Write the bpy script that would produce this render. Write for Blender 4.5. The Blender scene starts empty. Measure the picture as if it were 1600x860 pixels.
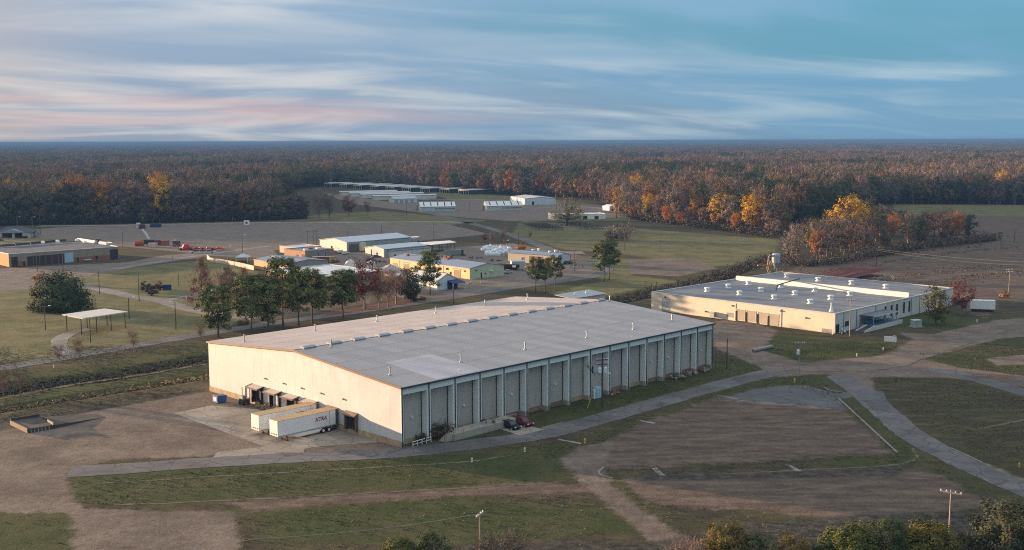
import bpy, math, random
import numpy as np
from mathutils import Vector, Matrix
random.seed(7); RNG = np.random.default_rng(11)
SC = bpy.context.scene; COL = SC.collection
R = math.radians
# ------------------------------------------------------------------ camera
CAM_H, FPX, PITCH, ROLL = 55.0, 1735.46, .1202, .0032
_c, _s, _cr, _sr = math.cos(PITCH), math.sin(PITCH), math.cos(ROLL), math.sin(ROLL)
V_FW = Vector((0, _c, -_s)); _u0 = Vector((0, _s, _c)); _r0 = Vector((1, 0, 0))
V_RT = _cr*_r0 - _sr*_u0; V_UP = _sr*_r0 + _cr*_u0; EYE = Vector((0, 0, CAM_H))
cam = bpy.data.cameras.new('camera'); cam.sensor_width = 36; cam.lens = FPX/1600*36
cam.clip_start = .5; cam.clip_end = 90000
co = bpy.data.objects.new('camera', cam); COL.objects.link(co)
m3 = Matrix((V_RT, V_UP, -V_FW)).transposed(); co.matrix_world = Matrix.Translation(EYE) @ m3.to_4x4()
SC.camera = co
# ------------------------------------------------------------------ light, sky, exposure
SUN_EL, SUN_AZ = R(4.5), R(-62.4)          # azimuth from +Y, negative = to the left
sv = Vector((math.sin(SUN_AZ)*math.cos(SUN_EL), math.cos(SUN_AZ)*math.cos(SUN_EL), math.sin(SUN_EL)))
sl = bpy.data.lights.new('sun', 'SUN'); sl.energy = 5.0; sl.angle = R(.6); sl.color = (1, .66, .39)
so = bpy.data.objects.new('sun', sl); so.rotation_euler = (-sv).to_track_quat('-Z', 'Y').to_euler(); COL.objects.link(so)
SC.view_settings.view_transform = 'Standard'; SC.view_settings.look = 'None'
SC.view_settings.exposure = 1.65; SC.view_settings.gamma = 1.0
SC.render.engine = 'CYCLES'
cy = SC.cycles; cy.use_denoising = False; cy.filter_width = 1.1; cy.use_adaptive_sampling = False; cy.max_bounces = 5; cy.diffuse_bounces = 3; cy.glossy_bounces = 2
cy.transmission_bounces = 2; cy.volume_bounces = 0; cy.transparent_max_bounces = 4; cy.caustics_reflective = False; cy.caustics_refractive = False

def nd(nt, typ, ins=None, **kw):
    n = nt.nodes.new(typ)
    for k, v in kw.items(): setattr(n, k, v)
    for k, v in (ins or {}).items():
        if isinstance(v, bpy.types.NodeSocket): nt.links.new(v, n.inputs[k])
        else: n.inputs[k].default_value = v
    return n
def mth(nt, op, a, b=0.0, c=None, clamp=False):
    n = nt.nodes.new('ShaderNodeMath'); n.operation = op; n.use_clamp = clamp
    for i, v in enumerate((a, b) if c is None else (a, b, c)):
        if isinstance(v, bpy.types.NodeSocket): nt.links.new(v, n.inputs[i])
        else: n.inputs[i].default_value = v
    return n.outputs[0]
def mix(nt, f, a, b, blend='MIX'):
    n = nt.nodes.new('ShaderNodeMix'); n.data_type = 'RGBA'; n.blend_type = blend; n.clamp_factor = True
    for i, v in ((0, f), (6, a), (7, b)):
        if isinstance(v, bpy.types.NodeSocket): nt.links.new(v, n.inputs[i])
        else: n.inputs[i].default_value = v if i == 0 or len(v) == 4 else (*v, 1)
    return n.outputs[2]
def sstep(nt, x, lo, hi):
    n = nt.nodes.new('ShaderNodeMapRange'); n.interpolation_type = 'SMOOTHSTEP'
    nt.links.new(x, n.inputs[0])
    n.inputs[1].default_value = lo; n.inputs[2].default_value = hi
    return n.outputs[0]
def noise(nt, vec, scale, detail=4, rough=.55, dist=0.0):
    return nd(nt, 'ShaderNodeTexNoise', {'Vector': vec, 'Scale': scale, 'Detail': detail, 'Roughness': rough, 'Distortion': dist}).outputs[0]

def make_world():
    w = bpy.data.worlds.new('World'); SC.world = w; w.use_nodes = True; nt = w.node_tree; nt.nodes.clear()
    sky = nd(nt, 'ShaderNodeTexSky', sky_type='NISHITA', sun_disc=False)
    sky.sun_elevation = SUN_EL; sky.sun_rotation = SUN_AZ; sky.altitude = 50; sky.air_density = 1.2; sky.dust_density = 1.0; sky.ozone_density = 2.5
    d = nd(nt, 'ShaderNodeTexCoord').outputs['Generated']
    sp = nd(nt, 'ShaderNodeSeparateXYZ', {0: d}); x, y, z = sp.outputs
    zc = mth(nt, 'MAXIMUM', z, 0.0)
    inv = mth(nt, 'DIVIDE', 1.0, mth(nt, 'ADD', zc, .14))
    px, py = mth(nt, 'MULTIPLY', x, inv), mth(nt, 'MULTIPLY', y, inv)
    p1 = nd(nt, 'ShaderNodeCombineXYZ', {0: mth(nt, 'MULTIPLY', px, .55), 1: mth(nt, 'ADD', py, mth(nt, 'MULTIPLY', px, -.3)), 2: 3.7}).outputs[0]
    n1 = noise(nt, p1, .95, 4, .5, .6)                 # thick stratus sheets
    n2 = noise(nt, p1, 1.5, 4, .5, .6)                 # wispy streaks
    n3 = noise(nt, nd(nt, 'ShaderNodeCombineXYZ', {0: mth(nt, 'MULTIPLY', px, .25), 1: py, 2: 9.1}).outputs[0], .6, 3, .5, .3)
    left = sstep(nt, x, .42, -.45)                      # 1 towards the sunset side
    low = sstep(nt, z, .085, .0)
    clear = mix(nt, left, (.15, .40, .56, 1), (.26, .40, .58, 1))
    clear = mix(nt, low, clear, mix(nt, left, (.21, .41, .61, 1), (.45, .47, .57, 1)))
    clear = mix(nt, .10, clear, nd(nt, 'ShaderNodeVectorMath', {0: sky.outputs[0], 1: (.1, .1, .1)}, operation='MULTIPLY').outputs[0])
    body = mix(nt, left, (.22, .43, .62, 1), (.34, .435, .57, 1))
    lit = mix(nt, left, (.46, .62, .72, 1), (.80, .77, .75, 1))
    cover = sstep(nt, mth(nt, 'ADD', n1, mth(nt, 'MULTIPLY', left, .13)),   .36, .62)
    col = mix(nt, mth(nt, 'MULTIPLY', cover, .85), clear, body)
    wisp = mth(nt, 'MULTIPLY', sstep(nt, n2, .43, .70), sstep(nt, mth(nt, 'ADD', n3, mth(nt, 'MULTIPLY', left, .12)), .44, .66))
    col = mix(nt, mth(nt, 'MULTIPLY', wisp, .8), col, lit)
    dark = mth(nt, 'MULTIPLY', sstep(nt, n1, .52, .74), .6)
    col = mix(nt, dark, col, mix(nt, left, (.15, .36, .56, 1), (.27, .40, .56, 1)))
    # rosy afterglow streak low over the sunset half
    band = mth(nt, 'MULTIPLY', sstep(nt, z, .002, .022), sstep(nt, z, .052, .026))
    stre = sstep(nt, noise(nt, nd(nt, 'ShaderNodeCombineXYZ', {0: mth(nt, 'MULTIPLY', x, 3.5), 1: mth(nt, 'MULTIPLY', z, 75.), 2: y}).outputs[0], 1.0, 4, .5), .42, .62)
    pink = mth(nt, 'MULTIPLY', mth(nt, 'MULTIPLY', band, stre), sstep(nt, x, .12, -.3))
    col = mix(nt, mth(nt, 'MULTIPLY', pink, .6), col, (.80, .54, .52, 1))
    sun_near = nd(nt, 'ShaderNodeVectorMath', {0: d, 1: tuple(sv)}, operation='DOT_PRODUCT').outputs['Value']
    col = mix(nt, mth(nt, 'MULTIPLY', sstep(nt, sun_near, .7, 1.0), .7), col, (1.1, .72, .42, 1))
    over = sstep(nt, z, .10, .55)                       # overcast sky: greyer and brighter overhead
    col = mix(nt, mth(nt, 'MULTIPLY', over, .7), col, (.43, .42, .41, 1))
    gain = mth(nt, 'ADD', 1.0, mth(nt, 'MULTIPLY', zc, 1.7))
    col = nd(nt, 'ShaderNodeVectorMath', {0: col, 1: nd(nt, 'ShaderNodeCombineXYZ', {0: gain, 1: gain, 2: gain}).outputs[0]}, operation='MULTIPLY').outputs[0]
    col = mix(nt, sstep(nt, z, .0, -.05), col, (.10, .10, .09, 1))
    nz = nd(nt, 'ShaderNodeVectorMath', {0: col, 1: (2.8, 2.8, 2.8)}, operation='MULTIPLY').outputs[0]
    bg = nd(nt, 'ShaderNodeBackground', {'Color': nz, 'Strength': .1})
    nt.links.new(bg.outputs[0], nd(nt, 'ShaderNodeOutputWorld').inputs[0])
make_world()

# ------------------------------------------------------------------ pixel -> place helpers (photo pixels, 1600 x 860)
def ray(px, py): return V_FW + V_RT*((px-800)/FPX) + V_UP*((430-py)/FPX)
def at(px, py, z=0.0):
    d = ray(px, py); return EYE + d*((z-CAM_H)/d.z)
def on_plane(px, py, o, n):
    d = ray(px, py); return EYE + d*((o-EYE).dot(n)/d.dot(n))
def height(px, py, base):                                # height of a thing whose foot is at base and whose top shows at px,py
    n = Vector((base.x, base.y, 0)).normalized(); return on_plane(px, py, base, n).z
def to_px(P):
    v = np.asarray(P, float) - np.array(EYE); w = v @ np.array(V_FW)
    return 800+FPX*(v @ np.array(V_RT))/w, 430-FPX*(v @ np.array(V_UP))/w

# ------------------------------------------------------------------ materials
def new_mat(name):
    m = bpy.data.materials.new(name); m.use_nodes = True; nt = m.node_tree
    return m, nt, nt.nodes['Principled BSDF']
MATS = {}
def M(name, col, rough=.7, var=.12, scale=.6, metal=0.0, bump=0.0, bscale=None, stain=None, obvar=0.0, spec=.3):
    if name in MATS: return MATS[name]
    m, nt, b = new_mat(name)
    oc = nd(nt, 'ShaderNodeTexCoord').outputs['Object']
    n = noise(nt, oc, scale, 6, .6)
    c = mix(nt, sstep(nt, n, .3, .7), tuple(v*(1-var) for v in col), tuple(min(1, v*(1+var)) for v in col))
    n2 = noise(nt, oc, scale*9, 3, .6)
    c = mix(nt, mth(nt, 'MULTIPLY', sstep(nt, n2, .35, .75), var*1.2, clamp=True), c, tuple(v*.6 for v in col))
    if stain:
        sv_ = nd(nt, 'ShaderNodeMapping', {0: oc, 'Scale': (1.3, 1.3, .12)}).outputs[0]
        c = mix(nt, mth(nt, 'MULTIPLY', sstep(nt, noise(nt, sv_, 1.1, 5, .6), .5, .8), stain[1]), c, stain[0])
    if obvar:
        rnd = nd(nt, 'ShaderNodeObjectInfo').outputs['Random']
        k = mth(nt, 'ADD', 1-obvar, mth(nt, 'MULTIPLY', rnd, 2*obvar))
        cx = nd(nt, 'ShaderNodeCombineXYZ', {0: k, 1: k, 2: k}).outputs[0]
        c = nd(nt, 'ShaderNodeVectorMath', {0: c, 1: cx}, operation='MULTIPLY').outputs[0]
    nt.links.new(c, b.inputs['Base Color'])
    b.inputs['Roughness'].default_value = rough; b.inputs['Metallic'].default_value = metal
    b.inputs['Specular IOR Level'].default_value = spec
    if bump:
        bp = nd(nt, 'ShaderNodeBump', {'Strength': bump, 'Distance': .05, 'Height': noise(nt, oc, bscale or scale*6, 4)})
        nt.links.new(bp.outputs[0], b.inputs['Normal'])
    MATS[name] = m; return m
def siding(name, col, pitch=.3, axis=0, depth=.02, stain=None, rough=.5, var=.05, obvar=.02):
    """painted ribbed metal sheet: ribs as fine relief"""
    m = M(name, col, rough, var, .25, stain=stain, obvar=obvar); nt = m.node_tree; b = nt.nodes['Principled BSDF']
    oc = nd(nt, 'ShaderNodeTexCoord').outputs['Object']; ax = nd(nt, 'ShaderNodeSeparateXYZ', {0: oc}).outputs[axis]
    fr = mth(nt, 'PINGPONG', ax, pitch/2)
    h = sstep(nt, fr, pitch*.08, pitch*.2)
    bp = nd(nt, 'ShaderNodeBump', {'Strength': .8, 'Distance': depth, 'Height': h})
    nt.links.new(bp.outputs[0], b.inputs['Normal']); return m
def leafmat(name, cols, var=.45, nscale=.35, trans=.0):
    m, nt, b = new_mat(name)
    rnd = nd(nt, 'ShaderNodeObjectInfo').outputs['Random']
    rp = nd(nt, 'ShaderNodeValToRGB', {0: rnd}); el = rp.color_ramp.elements
    while len(el) < len(cols): el.new(.5)
    for i, c in enumerate(cols): el[i].position = i/max(1, len(cols)-1); el[i].color = (*c, 1)
    oc = nd(nt, 'ShaderNodeTexCoord').outputs['Object']
    n = sstep(nt, noise(nt, oc, nscale, 4, .65), .3, .72)
    k = mth(nt, 'ADD', 1-var, mth(nt, 'MULTIPLY', n, 2*var))
    fine = mth(nt, 'ADD', .75, mth(nt, 'MULTIPLY', noise(nt, oc, nscale*8, 2), .5))
    k = mth(nt, 'MULTIPLY', k, fine)
    cx = nd(nt, 'ShaderNodeCombineXYZ', {0: k, 1: k, 2: mth(nt, 'MULTIPLY', k, .95)}).outputs[0]
    c = nd(nt, 'ShaderNodeVectorMath', {0: rp.outputs[0], 1: cx}, operation='MULTIPLY').outputs[0]
    nt.links.new(c, b.inputs['Base Color']); b.inputs['Roughness'].default_value = .9; b.inputs['Specular IOR Level'].default_value = .1
    return m

WHITE = M('white_paint', (.78, .77, .74), .5, .06, .4)
WALLC = siding('white_wall_sheet', (.575, .575, .57), .3, 1, .012, stain=((.55, .50, .44), .22), obvar=.02)
TRIM = M('bronze_trim', (.20, .12, .07), .5, .1); DTRIM = M('dark_trim', (.035, .05, .06), .5, .1)
RECESS = siding('taupe_panel', (.47, .42, .38), .3, 0, .02, stain=((.28, .25, .22), .5), obvar=.08)
FIN = M('pale_grey_panel', (.76, .78, .74), .5, .05, .3, stain=((.45, .47, .45), .25))
CONC = M('concrete', (.36, .32, .27), .9, .18, .5, bump=.3, stain=((.2, .16, .12), .5))
TANCONC = M('tan_concrete', (.42, .31, .20), .9, .2, .5, bump=.3, stain=((.2, .13, .08), .55))
def roof_metal(name, col):
    m, nt, b = new_mat(name); oc = nd(nt, 'ShaderNodeTexCoord').outputs['Object']; x, y, z = nd(nt, 'ShaderNodeSeparateXYZ', {0: oc}).outputs
    cell = nd(nt, 'ShaderNodeCombineXYZ', {0: mth(nt, 'FLOOR', mth(nt, 'DIVIDE', x, 3.05)), 1: mth(nt, 'FLOOR', mth(nt, 'DIVIDE', y, 6.7)), 2: 1.0}).outputs[0]
    t = nd(nt, 'ShaderNodeTexWhiteNoise', {0: cell}, noise_dimensions='3D').outputs[0]
    st = nd(nt, 'ShaderNodeMapping', {0: oc, 'Scale': (1.6, .10, 1)}).outputs[0]
    k = mth(nt, 'ADD', .80, mth(nt, 'MULTIPLY', t, .14)); k = mth(nt, 'ADD', k, mth(nt, 'MULTIPLY', noise(nt, st, 1.0, 5, .7), .22)); k = mth(nt, 'ADD', k, mth(nt, 'MULTIPLY', noise(nt, oc, .12, 4, .6), .12))
    seam = mth(nt, 'LESS_THAN', mth(nt, 'PINGPONG', x, .305), .035); k = mth(nt, 'MULTIPLY', k, mth(nt, 'SUBTRACT', 1.0, mth(nt, 'MULTIPLY', seam, .16)))
    cx = nd(nt, 'ShaderNodeCombineXYZ', {0: k, 1: k, 2: k}).outputs[0]
    nt.links.new(nd(nt, 'ShaderNodeVectorMath', {0: cx, 1: col}, operation='MULTIPLY').outputs[0], b.inputs['Base Color']); b.inputs['Roughness'].default_value = .45; b.inputs['Specular IOR Level'].default_value = .5
    MATS[name] = m; return m
ROOFG = roof_metal('galvalume_roof', (.385, .340, .325))
ROOFP = roof_metal('new_roof_sheet', (.50, .44, .46))
BLACK = M('black_rubber', (.018, .017, .016), .8, .2); DARK = M('dark_opening', (.02, .018, .018), .9, .2)
RUST = M('rusty_steel', (.21, .08, .04), .85, .3, 1.2); BRICK = M('red_brick', (.30, .13, .08), .9, .25, 1.5)
GALV = M('galvanised_steel', (.42, .44, .45), .45, .12, 1, metal=.6)
WOOD = M('pole_wood', (.075, .055, .042), .9, .25, 1.5); PALEWOOD = M('weathered_wood', (.30, .26, .215), .9, .2, 1.5)
BROWNDOOR = M('brown_door', (.25, .11, .05), .6, .15, .8); TRUNK = M('bark', (.10, .08, .062), .95, .3, 2); PALEBARK = M('pale_bark', (.24, .20, .17), .95, .3, 2)
GLASS = M('dark_window', (.02, .025, .03), .15, .1, spec=.6)
def P(name, col, **k): return M(name, col, k.pop('rough', .55), k.pop('var', .1), k.pop('scale', .5), **k)

# ------------------------------------------------------------------ mesh helpers
class MB:
    def __init__(s): s.v = []; s.f = []; s.m = []
    def poly(s, pts, faces, mi=0):
        o = len(s.v); s.v += [tuple(p) for p in pts]
        for f in faces: s.f.append(tuple(o+i for i in f)); s.m.append(mi)
        return s
    def box(s, x0, y0, z0, x1, y1, z1, mi=0):
        p = [(x0, y0, z0), (x1, y0, z0), (x1, y1, z0), (x0, y1, z0), (x0, y0, z1), (x1, y0, z1), (x1, y1, z1), (x0, y1, z1)]
        return s.poly(p, [(0, 3, 2, 1), (4, 5, 6, 7), (0, 1, 5, 4), (1, 2, 6, 5), (2, 3, 7, 6), (3, 0, 4, 7)], mi)
    def prism(s, prof, axis, a, b, mi=0):
        """extrude a 2-D profile along an axis (0,1,2) from a to b"""
        def p3(u, v, t): return {0: (t, u, v), 1: (u, t, v), 2: (u, v, t)}[axis]
        n = len(prof); pts = [p3(u, v, a) for u, v in prof]+[p3(u, v, b) for u, v in prof]
        fs = [tuple(range(n))[::-1], tuple(range(n, 2*n))]+[(i, (i+1) % n, n+(i+1) % n, n+i) for i in range(n)]
        return s.poly(pts, fs, mi)
    def tube(s, p0, p1, r0, r1=None, n=6, mi=0, cap=True):
        r1 = r0 if r1 is None else r1; p0, p1 = Vector(p0), Vector(p1); d = (p1-p0)
        if d.length < 1e-6: return s
        d.normalize(); a = d.orthogonal().normalized(); b = d.cross(a); pts = []
        for p, r in ((p0, r0), (p1, r1)):
            for i in range(n):
                t = 2*math.pi*i/n; pts.append(p+(a*math.cos(t)+b*math.sin(t))*r)
        fs = [(i, (i+1) % n, n+(i+1) % n, n+i) for i in range(n)]
        if cap: fs += [tuple(range(n))[::-1], tuple(range(n, 2*n))]
        return s.poly(pts, fs, mi)
    def path(s, pts, r, n=6, mi=0):
        for a, b in zip(pts[:-1], pts[1:]): s.tube(a, b, r, r, n, mi)
        return s
    def lathe(s, prof, n=12, c=(0, 0, 0), mi=0):
        pts = []; k = len(prof)
        for r, z in prof:
            for i in range(n):
                t = 2*math.pi*i/n; pts.append((c[0]+r*math.cos(t), c[1]+r*math.sin(t), c[2]+z))
        fs = [(j*n+i, j*n+(i+1) % n, (j+1)*n+(i+1) % n, (j+1)*n+i) for j in range(k-1) for i in range(n)]
        fs += [tuple(range(n))[::-1], tuple(range((k-1)*n, k*n))]
        return s.poly(pts, fs, mi)
    def mesh(s, name, mats):
        me = bpy.data.meshes.new(name); me.from_pydata(s.v, [], s.f)
        for m in (mats if isinstance(mats, (list, tuple)) else [mats]): me.materials.append(m)
        if any(s.m): me.polygons.foreach_set('material_index', s.m)
        me.update(); return me
    def build(s, name, mats, parent=None, label=None): return link(name, s.mesh(name, mats), parent, label)
def link(name, me, parent=None, label=None, loc=None, rz=0):
    o = bpy.data.objects.new(name, me); COL.objects.link(o)
    if parent is not None: o.parent = parent
    if label: o['label'] = label
    if loc is not None: o.location = loc
    if rz: o.rotation_euler.z = rz
    return o
def thing(name, label, cat, loc=(0, 0, 0), rz=0.0, group=None):
    o = bpy.data.objects.new(name, None); COL.objects.link(o); o.empty_display_size = .1
    o.location = loc; o.rotation_euler.z = rz; o['label'] = label; o['category'] = cat
    if group: o['group'] = group
    return o
def tag(o, label, cat, group=None):
    o['label'] = label; o['category'] = cat
    if group: o['group'] = group
    return o
def structure(o): o['kind'] = 'structure'; return o
def copy_tree(o, parent=None):
    c = o.copy(); COL.objects.link(c)
    if parent is not None: c.parent = parent
    for ch in list(o.children): copy_tree(ch, c)
    return c
def smooth(pts, n=6):
    out = []; P_ = [pts[0]]+list(pts)+[pts[-1]]
    for i in range(1, len(P_)-2):
        a, b, c, d = P_[i-1], P_[i], P_[i+1], P_[i+2]
        for k in range(n):
            t = k/n; out.append(.5*((2*b)+(c-a)*t+(2*a-5*b+4*c-d)*t*t+(3*b-a-3*c+d)*t**3))
    return out+[pts[-1]]
def ribbon(name, px, width, z, mat, jitter=.25, n=8, wmul=None):
    P_ = smooth([at(*p) for p in px], n); rows = []; rnd = random.Random(len(px)*7+int(width*10))
    L = len(P_)
    for i, p in enumerate(P_):
        t = (P_[min(i+1, L-1)]-P_[max(i-1, 0)]); t.z = 0; t.normalize(); nrm = Vector((-t.y, t.x, 0))
        w = width/2
        rows.append((p+nrm*(w+rnd.uniform(-jitter, jitter)), p-nrm*(w+rnd.uniform(-jitter, jitter))))
    b = MB(); pts = []
    for l, r in rows: pts += [(l.x, l.y, z), (r.x, r.y, z)]
    b.poly(pts, [(2*i, 2*i+1, 2*i+3, 2*i+2) for i in range(L-1)])
    me = b.mesh(name, mat); o = link(name, me); return structure(o)
def slab(name, px, z, mat):
    P_ = [at(*p) for p in px]; b = MB(); b.poly([(p.x, p.y, z) for p in P_], [tuple(range(len(P_)))])
    o = b.build(name, mat); return structure(o)

# ------------------------------------------------------------------ ground sheet
def poly_sdf(X, Y, pts):
    """signed distance, positive inside"""
    n = len(pts); d = np.full(X.shape, 1e9); inside = np.zeros(X.shape, bool)
    for i in range(n):
        ax, ay = pts[i]; bx, by = pts[(i+1) % n]; ex, ey = bx-ax, by-ay
        t = np.clip(((X-ax)*ex+(Y-ay)*ey)/(ex*ex+ey*ey+1e-9), 0, 1)
        d = np.minimum(d, np.hypot(X-ax-t*ex, Y-ay-t*ey))
        if abs(by-ay) > 1e-9: inside ^= ((ay > Y) != (by > Y)) & (X < ex*(Y-ay)/ey+ax)
    return np.where(inside, d, -d)
def line_dist(X, Y, pts):
    d = np.full(X.shape, 1e9)
    for (ax, ay), (bx, by) in zip(pts[:-1], pts[1:]):
        ex, ey = bx-ax, by-ay
        t = np.clip(((X-ax)*ex+(Y-ay)*ey)/(ex*ex+ey*ey+1e-9), 0, 1)
        d = np.minimum(d, np.hypot(X-ax-t*ex, Y-ay-t*ey))
    return d
def gp(px): return [(at(*p).x, at(*p).y) for p in px]
# edge between the open land and the forest, as photo column -> row
FB = np.array([(-2500, 352), (0, 352), (130, 349), (400, 344), (440, 343), (456, 297), (482, 291.5), (560, 290.5), (640, 295), (700, 299.5), (745, 302), (800, 305), (860, 307), (905, 311), (950, 316), (985, 338), (1060, 350), (1100, 353), (1215, 368), (1232, 362), (1300, 340), (1390, 318), (1600, 319), (4000, 320)], float)
FAR_OPEN = [gp([(985, 268), (1050, 268), (1062, 255.3), (972, 255.3)]), gp([(165, 264.5), (170, 261), (330, 260.5), (336, 264)]), gp([(780, 258), (900, 254.2), (1150, 256), (1160, 258.6), (950, 257.6)])]
def forest_mask(X, Y):
    """metres inside the forest in the line of sight (approximate)"""
    w = Y*_c+CAM_H*_s; px = 800+FPX*X/w; ys = np.interp(px, FB[:, 0], FB[:, 1])
    db = CAM_H*FPX/np.maximum(ys-220.5+(px-800)*ROLL, 4.0)
    return Y-db*.99
DITCH1 = gp([(-260, 640), (-60, 618), (0, 611), (60, 600), (165, 589), (260, 571), (340, 558), (450, 538), (600, 515), (800, 487), (920, 478), (985, 466), (1060, 450), (1130, 433), (1190, 408), (1225, 398)])
DITCH2 = gp([(-200, 672), (0, 641), (100, 624), (200, 608), (327, 588), (345, 585)])
GREENS = [[(0, 801), (60, 798), (112, 800), (120, 860), (95, 890), (-300, 890), (-300, 815)],
    [(102, 745), (180, 737), (330, 729), (480, 723), (640, 713), (820, 699), (880, 690), (905, 700), (875, 716), (890, 750), (860, 752), (560, 770), (330, 784), (190, 788), (110, 778)],
    [(640, 690), (700, 665), (760, 670), (800, 682), (700, 697)], [(830, 655), (900, 612), (1115, 562), (1195, 570), (1180, 585), (1040, 622), (900, 662), (855, 668)],
    [(905, 690), (1000, 655), (1120, 612), (1190, 593), (1280, 582), (1318, 605), (1255, 600), (1200, 603), (1120, 620), (1000, 660), (930, 690)],
    [(1325, 615), (1345, 622), (1440, 716), (1400, 722), (1390, 705)], [(1290, 715), (1400, 712), (1440, 722), (1330, 738)],
    [(0, 445), (50, 442), (55, 468), (0, 485), (-80, 490)], [(0, 490), (110, 495), (240, 512), (100, 545), (70, 548), (0, 560)],
    [(0, 575), (120, 575), (330, 535), (330, 552), (170, 585), (0, 608)], [(0, 620), (327, 572), (327, 586), (0, 636)],
    [(1215, 520), (1310, 530), (1420, 535), (1380, 555), (1240, 565), (1190, 548)], [(1380, 500), (1440, 480), (1540, 505), (1500, 518), (1400, 512)],
    [(1440, 555), (1530, 548), (1600, 560), (1600, 578), (1480, 575)], [(860, 455), (1000, 430), (1060, 440), (960, 465)], [(400, 800), (700, 775), (960, 800), (1000, 830), (760, 850), (420, 850)],
    [(1530, 530), (1600, 515), (1600, 540)]]
PASTURE = [[(985, 356), (1100, 366), (1215, 374), (1215, 405), (1110, 418), (960, 395), (880, 390), (800, 366), (815, 345)], [(1395, 318), (1700, 320), (1700, 345), (1500, 342), (1400, 334)], [(100, 430), (330, 405), (400, 425), (420, 480), (330, 520), (200, 538), (60, 560), (-200, 590), (-200, 450)], [(900, 400), (985, 405), (985, 430), (1060, 440), (900, 470), (860, 458), (940, 440)], [(-200, 372), (60, 368), (110, 378), (-200, 392)], [(600, 330), (760, 345), (700, 352), (440, 345), (500, 335)], [(640, 292), (960, 322), (1000, 345), (800, 345), (760, 330)]]
DIRTS = [[(-400, 690), (-60, 668), (60, 655), (165, 640), (330, 610), (400, 628), (640, 697), (470, 718), (340, 712), (170, 719), (105, 740), (95, 790), (115, 798), (150, 800), (-20, 800), (-80, 760), (-400, 800)],
    [(-400, 745), (100, 748), (125, 795), (230, 797), (365, 800), (375, 890), (120, 890), (108, 800), (0, 796), (-400, 810)],
    [(875, 716), (905, 698), (960, 690), (945, 735), (960, 760), (1010, 800), (1060, 835), (1110, 870), (1020, 850), (960, 800), (905, 750)],
    [(1100, 505), (1150, 498), (1215, 516), (1190, 548), (1255, 566), (1380, 556), (1430, 530), (1400, 520), (1460, 522), (1560, 500), (1700, 490), (1700, 515), (1560, 530), (1440, 560), (1500, 575), (1700, 600), (1700, 618), (1480, 590), (1360, 590), (1370, 620), (1450, 690), (1600, 750), (1600, 765), (1430, 690), (1330, 610), (1290, 585), (1200, 590), (1190, 575), (1120, 545)],
    [(980, 405), (1090, 404), (1120, 420), (1060, 432), (985, 428)], [(1540, 560), (1700, 545), (1700, 560), (1560, 572)]]
BROWNS = [[(925, 700), (1000, 664), (1120, 622), (1190, 606), (1240, 604), (1320, 640), (1395, 709), (1290, 714), (1000, 732), (945, 733)],
    [(1190, 440), (1260, 412), (1480, 388), (1560, 378), (1700, 380), (1700, 475), (1560, 470), (1540, 500), (1440, 450)],
    [(1390, 336), (1700, 340), (1700, 380), (1540, 378), (1400, 360)], [(360, 785), (860, 755), (960, 770), (700, 775), (390, 800)], [(960, 745), (1440, 730), (1560, 790), (1300, 815), (1180, 800), (1010, 785)],
    [(380, 490), (430, 482), (600, 460), (690, 440), (700, 455), (540, 480), (430, 500)]]
GRAVELS = [[(-300, 372), (60, 358), (140, 352), (400, 347), (690, 349), (765, 366), (640, 378), (500, 384), (360, 398), (300, 396), (190, 385), (140, 380), (60, 372), (-300, 392)],
    [(500, 300), (610, 316), (740, 313), (960, 322), (970, 340), (800, 346), (700, 338), (560, 320), (530, 312)],
    [(440, 405), (560, 395), (740, 385), (800, 380), (920, 404), (930, 430), (800, 452), (640, 470), (560, 440), (460, 430)], [(-100, 425), (200, 410), (250, 400), (420, 385), (440, 405), (330, 400), (190, 420), (100, 440), (50, 452), (-100, 460)],
    [(1130, 626), (1200, 608), (1300, 640), (1200, 632)]]
PALES = [[(271, 646), (345, 630), (400, 640), (560, 676), (600, 692), (490, 700), (412, 698)]]
DARKS = [[(900, 845), (1000, 850), (1200, 815), (1350, 805), (1480, 800), (1580, 808), (1700, 812), (1700, 900), (500, 900), (620, 860)], [(500, 600), (640, 590), (640, 610)], [(1010, 738), (1290, 735), (1440, 725), (1400, 745), (1000, 752)], [(-50, 655), (100, 640), (240, 620), (320, 600), (325, 610), (160, 640), (-50, 685)]]
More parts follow.
